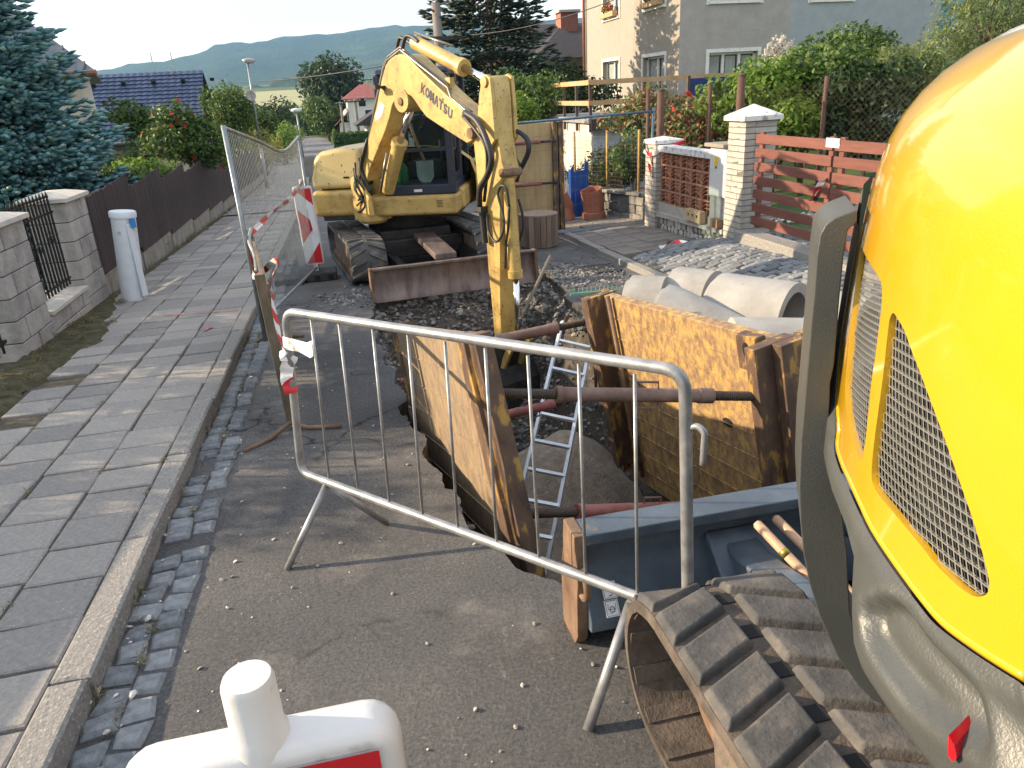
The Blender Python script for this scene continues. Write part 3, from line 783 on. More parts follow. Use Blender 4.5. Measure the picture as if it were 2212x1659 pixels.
g2 = [(1929, 676), (1937, 685), (1954, 715), (1972, 765), (1991.5, 815), (2034, 929.5), (2069, 1029.5), (2104, 1129.5), (2131.5, 1229.5), (2137, 1265), (2130, 1284), (2109, 1289), (2084, 1277), (2049, 1247), (2015, 1212), (1984, 1172), (1934, 1112), (1897, 1067), (1885, 1044), (1882.5, 1018), (1887.7, 959.5), (1896.5, 892), (1905, 829.5), (1912, 770), (1916.5, 727), (1921.5, 690)]
lowb = [(1812, 930), (1809, 965), (1820, 1005), (1834, 1035), (1858, 1088), (1884, 1142), (1918, 1195), (1953, 1244), (1990, 1293), (2034, 1344), (2095, 1390), (2159, 1432), (2212, 1464)]
digger = thing('mini_digger', 'clean bright yellow digger with dark grey bumper, close up at the right edge', 'excavator', (DC.x, DC.y, rz(0.4)))
h1 = smooth_loop([hood_hit(*p) for p in g1]); h2 = smooth_loop([hood_hit(*p) for p in g2])
low = [hood_hit(p.x, p.y) for p in curve([V((a_, b_, 0)) for a_, b_ in lowb], 4)]
leftb = [hood_hit(*p) for p in [(1811, 905), (1809, 880), (1811, 830), (1817, 770), (1824, 715), (1831, 650), (1839, 590), (1846, 535), (1851, 490)]]
s_l = min(p[0] for p in leftb) - 0.01
S_END = 1.1 * 5.4
outer_y = leftb + [(s_l - 0.005, 1.66), (s_l - 0.01, 1.75), (s_l - 0.02, 1.82)] + [(s_l - 0.03, 1.9), (s_l - 0.03, 1.985)]
outer_y += [(s_l + (S_END - s_l) * i / 24, 1.988) for i in range(1, 25)] + [(S_END, z) for z in (1.7, 1.4)]
zl = low[-1][1]
outer_y += [(S_END + (low[-1][0] - S_END) * i / 16, zl) for i in range(0, 16)] + low[::-1]
hp, hf = cdt(outer_y, [h1, h2], (0.035, 0.03))
hv = [hood_pt(*p) for p in hp]
hood = mk('hood', hv, [f[::-1] for f in hf], M_ypaint, digger, smooth=True)
for lp, nm in ((h1, 'grille_rim'), (h2, 'grille_rim'), (None, 'hood_rim')):
    rb_ = MB()
    if lp is None:
        e = leftb + low; e = low[::-1] + leftb; rb_.tube([hood_pt(p[0], p[1], -0.004) for p in e], 0.007, 6)
    else:
        n = len(lp); a = [hood_pt(p[0], p[1], 0.0) for p in lp]; b_ = [hood_pt(p[0], p[1], -0.010) for p in lp]
        rb_.add(a + b_, [(i, n + i, n + (i + 1) % n, (i + 1) % n) for i in range(n)])
    rb_.build(nm, M_ypaint, hood, smooth=True)
b = MB(); b.lathe([(0.42, 1.986), (0.2, 1.993), (0.0, 1.995)], (DC.x, DC.y, 0), n=40); b.build('hood_top', M_ypaint, hood, smooth=True)
# wire grilles set back behind the openings: real strands, with a dark well behind
def grille(loop, slope1, slope2, p1, p2, th1, th2):
    b = MB(); xs_ = [p[0] for p in loop]; ys_ = [p[1] for p in loop]; x0, x1, y0, y1 = min(xs_) - .01, max(xs_) + .01, min(ys_) - .01, max(ys_) + .01
    def strands(dirx, diry, pitch, th):
        L = math.hypot(dirx, diry); dx, dy = dirx / L, diry / L; nx_, ny_ = -dy, dx
        cx, cy = (x0 + x1) / 2, (y0 + y1) / 2; ext = math.hypot(x1 - x0, y1 - y0) / 2
        k = -int(ext / pitch) - 1
        while k * pitch < ext:
            ox, oy = cx + nx_ * k * pitch, cy + ny_ * k * pitch; run = []
            m = int(2 * ext / 0.004)
            for i in range(m + 1):
                x, y = ox + dx * (-ext + 2 * ext * i / m), oy + dy * (-ext + 2 * ext * i / m)
                if in_poly(x, y, loop): run.append((x, y))
                if (not in_poly(x, y, loop) or i == m) and run:
                    if len(run) > 1:
                        r2 = []
                        for (x_, y_) in run: r2.append([hood_pt(x_ - nx_ * th, y_ - ny_ * th, -0.007), hood_pt(x_ + nx_ * th, y_ + ny_ * th, -0.007)])
                        b.sheet(r2); b.sheet([[V(q) + V((DC.x - q.x, DC.y - q.y, 0)).normalized() * 0.003 for q in rr] for rr in r2])
                    run = []
            k += 1
    strands(*slope1, p1, th1); strands(*slope2, p2, th2)
    g = b.build('grille', M_mesh, hood); stuff(g)
grille(h1, (1.0, 0.16), (-0.30, 1.0), 0.0092, 0.0092, 0.0009, 0.0010)
grille(h2, (1.0, 0.10), (-0.48, 1.0), 0.0125, 0.0098, 0.0010, 0.0010)
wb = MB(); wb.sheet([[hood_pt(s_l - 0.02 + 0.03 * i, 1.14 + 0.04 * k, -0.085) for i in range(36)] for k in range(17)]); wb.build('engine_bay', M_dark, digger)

# grey bumper belt below the hood, with the scoop for the tail lamp
gapb = [(1842, 512), (1832, 600), (1820, 700), (1808, 790), (1799, 829), (1798, 904), (1809, 979), (1831.5, 1079.5), (1844, 1179.5), (1843, 1244), (1849, 1319), (1871.5, 1394), (1896.5, 1444), (1946.5, 1519), (1984, 1577), (2009, 1607), (2049, 1659)]
scoop = smooth_loop([hood_hit(*p, 0.03) for p in [(1871, 1289), (1895, 1284), (1925, 1305), (1975, 1370), (2040, 1440), (2096, 1502), (2121, 1549), (2146, 1600), (2152, 1630), (2130, 1636), (2059, 1594), (1984, 1532), (1934, 1469), (1884, 1394), (1864, 1325)]], 2)
sc_np = np.array(scoop)
def belt_off(s, z, sl, su):
    t = max(0, min(1, (z - sl) / max(1e-3, su - sl))); return 0.012 + 0.030 * math.sin(math.pi * min(1, t * 1.0)) ** 0.6
belt_outer = [(2.55, 1.252), (2.70, 1.25), (2.80, 1.248), (2.97, 1.245), (3.06, 1.240), (3.115, 1.226), (3.145, 1.20), (3.162, 1.17), (3.185, 1.14), (3.23, 1.118), (3.30, 1.106)] + [(3.40 + 0.15 * i, 1.10) for i in range(16)] + [(5.75, 1.2), (5.75, zl - 0.004)] + [(5.75 - 0.2 * i, zl - 0.004) for i in range(1, 12)]
belt_outer += [(p[0], p[1] - 0.004) for p in low[::-1]] + [(p[0] + 0.004, p[1]) for p in leftb] + [(leftb[-1][0], 1.68), (2.55, 1.68)] + [(2.55, 1.66 - 0.05 * i) for i in range(8)]
def dense(lp, closed=False):
    q = []; L_ = list(lp) + ([lp[0]] if closed else [])
    for a_, b_ in zip(L_[:-1], L_[1:]):
        m_ = max(1, int(math.hypot(b_[0] - a_[0], b_[1] - a_[1]) / 0.004)); q += [(a_[0] + (b_[0] - a_[0]) * i / m_, a_[1] + (b_[1] - a_[1]) * i / m_) for i in range(m_)]
    return np.array(q)
bp, bf = cdt(belt_outer, [], (0.012, 0.008)); bv = []
low_np = dense(low[::-1] + leftb); sc_np = dense(scoop, True)
for s, z in bp:
    dl = np.hypot(low_np[:, 0] - s, low_np[:, 1] - z).min()
    o_ = 0.004 + 0.010 * smooth(dl / 0.02) + 0.030 * smooth((1.262 - z) / 0.07) * smooth((s - 3.04) / 0.2) - 0.06 * (1 - smooth((z - 1.095) / 0.045)) ** 2 * smooth((s - 3.1) / 0.15)
    if in_poly(s, z, scoop):
        ds = np.hypot(sc_np[:, 0] - s, sc_np[:, 1] - z).min(); o_ -= 0.032 * smooth(ds / 0.022)
    bv.append(hood_pt(s, z, o_))
mk('bumper', bv, [f[::-1] for f in bf], M_gplast, digger, smooth=True)
tl = [hood_pt(*hood_hit(px, py, 0.0), 0.02) for px, py in ((2120, 1548), (2118, 1590), (2128, 1604), (2137, 1596), (2131, 1566))]
b = MB(); dn = V((-0.92, -0.38, 0)); b.add([p - dn * 0.05 for p in tl] + [p + dn * 0.034 for p in tl], [(0, 1, 2, 3, 4), (9, 8, 7, 6, 5)] + [(i, (i + 1) % 5, 5 + (i + 1) % 5, 5 + i) for i in range(5)])
b.build('tail_lamp', flat('red lens', (0.55, 0.004, 0.012), 0.15, coat=0.6, var=0.05), digger)
# upright grey side panel left of the hood
barL = [(1851.5, 452), (1828, 461), (1805, 470), (1784, 485), (1771, 508), (1764, 555), (1758, 640), (1752, 700), (1746.5, 765), (1741, 830), (1736, 890), (1730, 954.5), (1726, 1054.5), (1729, 1130), (1736, 1200), (1748, 1260), (1770, 1330), (1809, 1419), (1854, 1482), (1885, 1513), (1909, 1525), (1946, 1530)]
barR = [(1946, 1527), (1924, 1494), (1884, 1444), (1854, 1384), (1836, 1319), (1832, 1244), (1831, 1200), (1819, 1104.5), (1799, 1004.5), (1790, 929.5), (1793, 830), (1801.5, 789), (1808, 715), (1814, 640), (1824, 540), (1831.5, 497), (1851.5, 480)]
PO = V((0.745, 1.005, 1.0)); PN = V((-0.50, -0.866, 0)).normalized(); PU = V((0.866, -0.50, 0)); 
def pluv(px, py):
    q = atPl(px, py, PO, PN) - PO; return (q.dot(PU), q.z)
pl = [pluv(*p) for p in barL] + [pluv(*p) for p in barR]
b = MB(); b.prism(pl, PO, PU, (0, 0, 1), PN, -0.16, 0.0)
b.build('side_panel', M_gplast, digger, bevel=0.022)
# dark void between panel and hood, cab floor and slew ring keep the body solid from other sides
b = MB(); b.lathe([(0.0, 1.12), (0.90, 1.12), (1.07, 1.14), (1.075, 1.3), (1.03, 1.6), (0.9, 1.80), (0.0, 1.86)], (DC.x, DC.y, 0), n=64); b.build('inner_body', M_dark, digger)
b = MB(); b.lathe([(0.50, 0.86), (0.55, 0.90), (0.55, 1.06)], (DC.x, DC.y, 0), n=40); b.lathe([(0.46, 0.30), (0.46, 0.87)], (DC.x, DC.y, 0), n=32); b.build('slew_deck', M_gplast, digger)

# ---- undercarriage: rubber track with two rows of lugs
def track_path(yf, yb, zc, r, n=14):
    pts = [(yb + (yf - yb) * i / 24, zc + r, 0) for i in range(24)]
    pts += [(yf + r * math.sin(math.pi * i / n), zc + r * math.cos(math.pi * i / n), 0) for i in range(n)]
    pts += [(yf - (yf - yb) * i / 24, zc - r, 0) for i in range(24)]
    pts += [(yb - r * math.sin(math.pi * i / n), zc - r * math.cos(math.pi * i / n), 0) for i in range(n)]
    return [(p[0], p[1]) for p in pts]
TZ = rz(0.7) + 0.255
def make_track(x0, x1, detail):
    path = track_path(1.575, -0.95, TZ, 0.235); n = len(path)
    def nrm(i):
        a, c = path[(i - 1) % n], path[(i + 1) % n]; d = V((0, c[0] - a[0], c[1] - a[1])).normalized(); return d, V((0, -d.z, d.y))
    sag = lambda p: p[1] + (0.012 * math.sin((p[0] + 0.95) * 2.1) if p[1] > TZ + 0.2 else 0)
    outer_, inner_ = [], []
    for i, p in enumerate(path):
        d, nn = nrm(i); outer_.append((p[0], sag(p))); inner_.append((p[0] - nn.y * 0.034, sag(p) - nn.z * 0.034))
    tr = MB(); ps = [(x0 + 0.004, *o_) for o_ in outer_] + [(x1 - 0.004, *o_) for o_ in outer_] + [(x1, *o_) for o_ in inner_] + [(x0, *o_) for o_ in inner_]
    fs = []
    for i in range(n):
        j = (i + 1) % n
        for k in range(4):
            k2 = (k + 1) % 4; fs.append((k * n + i, k2 * n + i, k2 * n + j, k * n + j))
    tr.add(ps, [f[::-1] for f in fs])
    t = tr.build('track', M_trackin, digger, smooth=False, auto=35)
    # lengths along the path for lug placing
    acc = [0]
    for i in range(n): acc.append(acc[-1] + math.hypot(outer_[(i + 1) % n][0] - outer_[i][0], outer_[(i + 1) % n][1] - outer_[i][1]))
    total = acc[-1]; m = int(total / 0.148); pitch = total / m
    def at(s):
        s %= total
        for i in range(n):
            if acc[i + 1] >= s:
                f = (s - acc[i]) / (acc[i + 1] - acc[i]); a, c = outer_[i], outer_[(i + 1) % n]
                d = V((0, c[0] - a[0], c[1] - a[1])).normalized(); return V((0, a[0] + (c[0] - a[0]) * f, a[1] + (c[1] - a[1]) * f)), d
    w = (x1 - x0); rl = random.Random(5)
    for k in range(m):
        for side in (0, 1):
            s0 = pitch * (k + 0.5 * side)
            p, d = at(s0 + 0.03); nn = V((0, -d.z, d.y))
            if not detail and (p.z < TZ - 0.15): continue
            xa, xb = (x0 + 0.005, x0 + w * 0.455) if side == 0 else (x0 + w * 0.545, x1 - 0.005)
            b = MB(); sk = 0.045 if side == 0 else -0.045
            rows = []
            base = []; top = []
            for (x, off) in ((xa, -sk), (xb, sk)):
                for sgn in (-1, 1):
                    pb, db = at(s0 + off + sgn * 0.066); nb = V((0, -db.z, db.y)); base.append(V((x, 0, 0)) + pb - nb * 0.004)
                    pt, dt = at(s0 + off + sgn * 0.054); nt_ = V((0, -dt.z, dt.y)); xx = x + (0.012 if x == xa else -0.012); top.append(V((xx, 0, 0)) + pt + nt_ * 0.024)
            o4 = (0, 2, 3, 1)
            b.add([base[i] for i in o4] + [top[i] for i in o4], [(4, 5, 6, 7)] + [(i, (i + 1) % 4, 4 + (i + 1) % 4, 4 + i) for i in range(4)])
            b.build('lug', M_rubber, t, bevel=0.008)
        p, d = at(pitch * (k + 0.25)); nn = V((0, -d.z, d.y))
        if p.z > TZ - 0.1:
            MB().box(V(((x0 + x1) / 2, p.y, p.z)) + nn * 0.0005, (w * 0.085, 0.05, 0.006), Matrix((V((1, 0, 0)), d, nn)).transposed()).build('drive_slot', M_dark, t)
        if detail:                                             # ribs on the inner face
            p, d = at(pitch * (k + 0.5)); nn = V((0, -d.z, d.y)); q = p - nn * 0.037
            MB().box(V(((x0 + x1) / 2, q.y, q.z)), (w - 0.02, 0.05, 0.012), Matrix((V((1, 0, 0)), d, nn)).transposed()).build('rib', M_trackin, t)
    return t
make_track(0.70, 1.165, True)
make_track(2.28, 2.745, False)
for xc in (0.93, 2.51):
    b = MB(); prof = [(1.36, TZ + 0.115), (1.40, TZ + 0.06), (1.36, TZ - 0.13), (-0.9, TZ - 0.13), (-0.9, TZ + 0.115)]
    b.prism(prof, (xc, 0, 0), (0, 1, 0), (0, 0, 1), (1, 0, 0), -0.14, 0.14)
    b.build('track_frame', M_mud, digger, bevel=0.012)
    for y in (1.575, -0.95):
        b = MB(); b.lathe([(0.0, -0.07), (0.19, -0.07), (0.20, -0.05), (0.20, 0.05), (0.19, 0.07), (0, 0.07)], (xc, y - (0.10 if y > 0 else 0), TZ), (1, 0, 0), 28); b.build('idler', M_rust, digger, auto=40)
b = MB(); b.bb(1.14, 2.30, -0.6, 1.25, TZ - 0.06, TZ + 0.16); b.build('centre_frame', M_bladeblue, digger, bevel=0.02)
# ---- dozer blade seen from behind
BL, BR_ = 0.635, 2.80; bz = rz(2.2)
prof = [(2.12, 0.475), (2.24, 0.475), (2.24, 0.43), (2.225, 0.40), (2.27, 0.25), (2.29, 0.08), (2.27, 0.0), (2.235, 0.0), (2.22, 0.05), (2.06, 0.10), (2.06, 0.15), (2.17, 0.29), (2.19, 0.33), (2.195, 0.43), (2.12, 0.43)]
b = MB(); b.prism([(y, z + bz) for y, z in prof], (0, 0, 0), (0, 1, 0), (0, 0, 1), (1, 0, 0), BL + 0.04, BR_)
bld = b.build('blade', M_bladeblue, digger, bevel=0.006)
b = MB(); ep = [(2.12, 0.478), (2.25, 0.478), (2.30, 0.20), (2.29, -0.005), (2.14, -0.005), (2.10, 0.06), (2.10, 0.24), (2.085, 0.30), (2.09, 0.37), (2.12, 0.42)]
b.prism([(y, z + bz) for y, z in ep], (0, 0, 0), (0, 1, 0), (0, 0, 1), (1, 0, 0), BL, BL + 0.042)
b.build('end_plate', M_rust, bld, bevel=0.005)
b = MB(); c0 = V((BL + 0.021, 2.095, bz + 0.30)); b.tube(arc(c0, V((0, 1, 0)), V((0, 0, 1)), 0.055, 0.6, 5.8, 16), 0.014, 8); b.build('lifting_eye', M_rust, bld, smooth=True)
for k in range(2):                                              # two stickers: hook and lashing point
    u0 = V((BL + 0.10, 2.135 - 0.03 * k, bz + 0.255 - 0.058 * k)); sv = V((0.0, -0.62, -0.78)).normalized(); su = V((1, 0, 0)); sn = V((0, -0.78, 0.62))
    pat = MB(); pat.prism([(0, 0), (0.052, 0), (0.052, 0.060), (0, 0.060)], u0, su, sv, sn, 0.006, 0.009); st = pat.build('sticker', flat('sticker white', (0.72, 0.72, 0.72), 0.4, var=0.05), bld)
    ink = MB(); c = u0 + su * 0.026 + sv * 0.030 + sn * 0.0105
    for (x_, y_) in ((0.004, 0.004),):
        ink.tube([u0 + su * a_ + sv * b_ + sn * 0.0098 for a_, b_ in ((x_, y_), (0.048, y_), (0.048, 0.056), (x_, 0.056), (x_, y_))], 0.0010, 4)
    if k == 0:
        ink.tube([c + su * (0.010 * math.cos(t)) + sv * (-0.013 + 0.008 * math.sin(t)) for t in [6.283 * i / 12 for i in range(13)]], 0.0011, 4)
        ink.tube([c + sv * -0.004, c + sv * 0.004] + [c + su * (0.008 * math.sin(t)) + sv * (0.012 - 0.008 * math.cos(t)) for t in [3.9 * i / 10 for i in range(11)]], 0.0015, 4)
    else:
        ink.tube([c + su * -0.014 + sv * -0.016, c + su * -0.014 + sv * 0.004, c + su * 0.014 + sv * 0.004, c + su * 0.014 + sv * -0.016], 0.0010, 4)
        ink.tube([c + su * (0.009 * math.cos(t)) + sv * (0.004 + 0.010 * math.sin(t)) for t in [6.283 * i / 12 for i in range(13)]], 0.0013, 4)
        ink.tube([c + su * -0.012 + sv * 0.018, c + su * 0.010 + sv * 0.012], 0.0011, 4)
    ink.build('pictogram', flat('ink', (0.03, 0.03, 0.04), 0.5), st)
for xa in (1.30, 2.14):                                          # push arms from the frame to the blade
    b = MB(); pf_ = [(2.20, 0.33), (2.06, 0.31), (1.80, 0.36), (1.30, 0.34), (1.30, 0.16), (1.80, 0.20), (2.06, 0.10), (2.20, 0.08)]
    b.prism([(y, z + bz) for y, z in pf_], (0, 0, 0), (0, 1, 0), (0, 0, 1), (1, 0, 0), xa - 0.07, xa + 0.07)
    b.prism([(2.19, bz + 0.36), (2.19, bz + 0.12), (1.98, bz + 0.20)], (0, 0, 0), (0, 1, 0), (0, 0, 1), (1, 0, 0), xa - 0.13, xa + 0.13)
    b.build('push_arm', M_bladeblue, digger, bevel=0.012)
b = MB(); b.tube([(1.72, 2.17, bz + 0.34), (1.72, 1.3, bz + 0.40)], 0.05, 14); b.build('blade_cylinder', M_bladeblue, digger, smooth=True)

# two wooden tool handles left lying in the blade
M_handle = pm('beech handle', [(0.3, (0.42, 0.24, 0.14)), (0.7, (0.58, 0.37, 0.23))], scale=3, stretch=(14, 2, 14), rough=0.5, bump=0.0006, bscale=120)
def handle(p0, p1, label, ring):
    p0 = V(p0); p1 = V(p1); d = (p1 - p0).normalized()
    t = thing('tool_handle', label, 'tool handle', p1, 'wooden tool handles in the blade')
    b = MB(); L = (p1 - p0).length; rr = 0.0175
    b.lathe([(0, 0), (rr * .6, 0.001), (rr, 0.010), (rr, L)], p0, d, 16); b.build('shaft', M_handle, t, auto=50)
    if ring:
        b = MB(); b.lathe([(rr + 0.001, 0.13), (rr + 0.001, 0.155)], p0, d, 16); b.build('band', flat('brass foil', (0.35, 0.27, 0.06), 0.35, 0.6), t, smooth=True)
hA0 = atY(1632, 1128, 2.08); hA1 = atY(1760, 1262, 1.86); hB0 = atY(1672, 1116, 2.12); hB1 = atY(1772, 1216, 1.92)
handle(hA0, hA0 + (hA1 - hA0) * 2.4, 'turned wooden tool handle with a foil band, leaning in the grey blade', True)
handle(hB0, hB0 + (hB1 - hB0) * 2.4, 'plain wooden tool handle nearest the grey bumper', False)
# ================================================================== older yellow excavator working in the trench
M_oy = pm('worn yellow paint', [(0.30, (0.20, 0.135, 0.06)), (0.40, (0.37, 0.25, 0.08)), (0.50, (0.49, 0.335, 0.10)), (0.75, (0.58, 0.42, 0.16))], scale=4.2, detail=13, nrough=0.72, rough=0.45, bump=0.002, bscale=25, speck=(34, 0.665, (0.085, 0.058, 0.035), 0.03), coat=0.1)
M_oy2 = pm('faded yellow paint', [(0.30, (0.50, 0.37, 0.14)), (0.7, (0.64, 0.48, 0.19))], scale=2.0, detail=9, rough=0.45, speck=(20, 0.67, (0.10, 0.065, 0.035), 0.02), coat=0.1)
M_cab = flat('navy cab frame', (0.022, 0.027, 0.05), 0.4, var=0.25)
M_glass = glassmat('cab glass', (0.012, 0.02, 0.022), 0.30)
M_chrome = flat('chromed rod', (0.75, 0.75, 0.76), 0.12, 1.0, var=0.03)
M_hose = flat('black hose', (0.022, 0.022, 0.023), 0.5, bump=0.001, bscale=200)
M_pipe = flat('hydraulic pipe', (0.24, 0.22, 0.19), 0.35, 0.7)
M_grease = pm('greasy black iron', [(0.3, (0.012, 0.012, 0.013)), (0.7, (0.05, 0.045, 0.042))], scale=8, rough=0.55, bump=0.004, bscale=50, metal=0.2)
M_wornblade = pm('scoured brown blade', [(0.3, (0.10, 0.075, 0.07)), (0.5, (0.19, 0.145, 0.13)), (0.75, (0.28, 0.215, 0.18))], scale=3, stretch=(3, 1, 1), detail=9, rough=0.5, metal=0.35, bump=0.002, bscale=60)
XC = V((0.88, 11.1, rz(11.1)))
uf = V((0.105, -0.9945, SL * -1)).normalized(); ur = V((0.9945, 0.105, 0))
def U(a, b, z):
    return V((XC.x, XC.y, 0)) + V((uf.x, uf.y, 0)) * a + ur * b + V((0, 0, rz(XC.y + uf.y * a) + z))
hf = V((-0.30, -0.954, 0)).normalized(); hr = V((0.954, -0.30, 0)).normalized()
ZB = rz(11.1)
def P(a, b, z): return V((XC.x, XC.y, ZB)) + hf * a + hr * b + V((0, 0, z))
exc = thing('excavator', 'weathered yellow excavator with bent boom reaching into the trench', 'excavator', XC)
UB = Matrix((ur, V((-uf.x, -uf.y, 0)), V((0, 0, 1)))).transposed()       # columns: right, back, up
HB = Matrix((hr, -hf, V((0, 0, 1)))).transposed()

# ---- tracks
TS = 0.20
def ex_track(sign):
    c = sign * 0.82; r = 0.265; zc = 0.285; path = []
    L = 1.16
    for i in range(16): path.append((-L + 2 * L * i / 16, zc + r))
    for i in range(10): path.append((L + r * math.sin(math.pi * i / 10), zc + r * math.cos(math.pi * i / 10)))
    for i in range(16): path.append((L - 2 * L * i / 16, zc - r))
    for i in range(10): path.append((-L - r * math.sin(math.pi * i / 10), zc - r * math.cos(math.pi * i / 10)))
    n = len(path); b = MB(); ps = []
    for side, k in ((-0.23, 1.0), (0.23, 1.0), (0.23, 0.86), (-0.23, 0.86)):
        for a, z in path:
            a2 = a if abs(a) <= L else math.copysign(L + (abs(a) - L) * k, a); z2 = zc + (z - zc) * k
            ps.append(U(a2 + TS, c + side, z2))
    fs = []
    for i in range(n):
        j = (i + 1) % n
        for k in range(4):
            k2 = (k + 1) % 4; fs.append((k * n + i, k * n + j, k2 * n + j, k2 * n + i))
    b.add(ps, [f[::-1] for f in fs]); t = b.build('track', M_rubber, exc, auto=35)
    acc = [0]
    for i in range(n): acc.append(acc[-1] + math.dist(path[i], path[(i + 1) % n]))
    tot = acc[-1]
    def at(s):
        s %= tot
        for i in range(n):
            if acc[i + 1] >= s:
                f = (s - acc[i]) / (acc[i + 1] - acc[i]); p, q = path[i], path[(i + 1) % n]
                d = V((q[0] - p[0], q[1] - p[1])).normalized(); return p[0] + (q[0] - p[0]) * f, p[1] + (q[1] - p[1]) * f, d
    m = 44; pitch = tot / m
    for k in range(m):
        for sd in (0, 1):
            a, z, d = at(pitch * (k + 0.5 * sd)); 
            if z < 0.1: continue
            base, top = [], []
            for x, off in (((-0.225, 0.05), (-0.02, -0.05)) if sd == 0 else ((0.02, -0.05), (0.225, 0.05))):
                for sg in (-1, 1):
                    a1, z1, d1 = at(pitch * (k + .5 * sd) + off + sg * 0.034); base.append(U(a1 + TS, c + x, z1))
                    a2, z2, d2 = at(pitch * (k + .5 * sd) + off + sg * 0.024); nn = (-d2.y, d2.x); top.append(U(a2 + TS + nn[0] * 0.030, c + x * 0.97, z2 + nn[1] * 0.030))
            o4 = (0, 2, 3, 1); q = MB(); q.add([base[i] for i in o4] + [top[i] for i in o4], [(4, 5, 6, 7)] + [(i, (i + 1) % 4, 4 + (i + 1) % 4, 4 + i) for i in range(4)])
            q.build('lug', M_rubber, t)
    q = MB(); q.prism([(-1.1, 0.14), (-1.1, 0.40), (-0.95, 0.43), (0.95, 0.43), (1.12, 0.36), (1.12, 0.16), (1.0, 0.11), (-1.0, 0.11)], (0, 0, 0), (1, 0, 0), (0, 1, 0), (0, 0, 1), c - 0.16, c + 0.16)
    q.v = [U(v[0] + TS, v[2], v[1]) for v in q.v]; q.build('track_frame', M_mud, exc, bevel=0.012)
    for k in range(8):
        q = MB(); a = -0.95 + 0.27 * k; q.lathe([(0, -0.20), (0.075, -0.20), (0.075, 0.20), (0, 0.20)], U(a + TS, c, 0.105), ur, 14); q.build('roller', M_rust, exc, auto=40)
    for a in (L, -L):
        q = MB(); q.lathe([(0, -0.12), (0.21, -0.12), (0.21, 0.12), (0, 0.12)], U(a + TS, c, zc), ur, 24); q.build('idler', M_mud, exc, auto=40)
ex_track(-1); ex_track(1)
b = MB(); b.box(U(0, 0, 0.33), (1.3, 1.5, 0.26), UB); b.box(U(0.1, 0, 0.5), (1.0, 1.1, 0.14), UB); b.build('centre_frame', M_grease, exc, bevel=0.03)
b = MB(); b.lathe([(0.52, 0.52), (0.54, 0.56), (0.54, 0.74), (0.5, 0.76)], V((XC.x, XC.y, ZB)), n=32); b.build('slew_ring', M_grease, exc, auto=40)
# ---- dozer blade and its frame
b = MB(); prof = [(2.60, 0.36), (2.545, 0.355), (2.53, 0.22), (2.545, 0.10), (2.60, 0.02), (2.635, 0.0), (2.60, 0.0), (2.55, 0.03), (2.50, 0.12), (2.48, 0.23), (2.49, 0.385), (2.60, 0.39)]
q = MB(); q.prism(prof, (0, 0, 0), (1, 0, 0), (0, 1, 0), (0, 0, 1), -0.93, 1.06); q.v = [U(v[0], v[2], v[1] - 0.0) for v in q.v]
xbl = q.build('blade', M_wornblade, exc, bevel=0.006)
for s in (-0.945, 1.045):
    q = MB(); q.prism([(2.61, 0.395), (2.48, 0.39), (2.46, 0.2), (2.50, 0.05), (2.64, -0.01), (2.66, 0.02), (2.62, 0.2)], (0, 0, 0), (1, 0, 0), (0, 1, 0), (0, 0, 1), s - 0.015, s + 0.015); q.v = [U(v[0], v[2], v[1]) for v in q.v]; q.build('end_plate', M_rust, xbl)
for s in (-0.42, 0.62):
    q = MB(); q.prism([(0.7, 0.28), (0.7, 0.16), (2.2, 0.10), (2.5, 0.06), (2.5, 0.30), (2.2, 0.22)], (0, 0, 0), (1, 0, 0), (0, 1, 0), (0, 0, 1), s - 0.05, s + 0.05); q.v = [U(v[0], v[2], v[1]) for v in q.v]; q.build('push_arm', M_grease, exc, bevel=0.008)
q = MB(); q.prism([(0.75, 0.50), (0.75, 0.42), (2.0, 0.30), (2.0, 0.38)], (0, 0, 0), (1, 0, 0), (0, 1, 0), (0, 0, 1), -0.06, 0.22); q.v = [U(v[0], v[2], v[1]) for v in q.v]; q.build('cylinder_guard', M_wornblade, exc, bevel=0.015)
q = MB(); q.tube([U(1.6, 0.08, 0.33), U(2.5, 0.08, 0.2)], 0.05, 12); q.build('blade_cylinder', M_grease, exc, smooth=True)

# ---- upper structure
def rbox(name, a0, a1, b0, b1, z0, z1, mat, bev, seg=3, parent=None):
    q = MB(); q.box(P((a0 + a1) / 2, (b0 + b1) / 2, (z0 + z1) / 2), (b1 - b0, a1 - a0, z1 - z0), HB)
    o = q.build(name, mat, parent or exc, bevel=bev); o.modifiers['bevel'].segments = seg; return o
rbox('deck', -1.0, 0.75, -0.98, 0.9, 0.74, 0.84, M_grease, 0.02)
q = MB(); q.lathe([(0.96, 0.80), (1.08, 0.86), (1.10, 1.0), (1.10, 1.22), (1.03, 1.42), (0.85, 1.56), (0.4, 1.62), (0, 1.62)], V((XC.x, XC.y, ZB)), n=40, ref=hr, a0=-math.pi * 0.04, a1=math.pi * 1.10); q.build('counterweight', M_oy, exc, auto=50)
prof = [(-1.075, 1.165), (-1.085, 1.30), (-1.06, 1.44)] + [(-0.86 - 0.20 * math.sin(t), 1.46 + 0.20 * math.cos(t)) for t in [math.pi / 2 * (1 - i / 6) for i in range(7)]] + [(-0.60, 1.685), (-0.38, 1.67), (-0.38, 1.165)]
q = MB(); q.prism(prof, P(0, 0, 0), hr, (0, 0, 1), hf, -0.55, 0.66); q.v = [tuple(V(v) + hf * (0.12 * smooth((1.55 - (v[2] - ZB)) / 0.35) if (V(v) - P(0, 0, 0)).dot(hf) > 0.5 else 0)) for v in q.v]
cowl = q.build('side_cowl', M_oy2, exc, bevel=0.07); cowl.modifiers['bevel'].segments = 4
rbox('side_tank', -0.55, 0.80, -1.09, -0.36, 0.80, 1.150, M_oy, 0.07, 4)
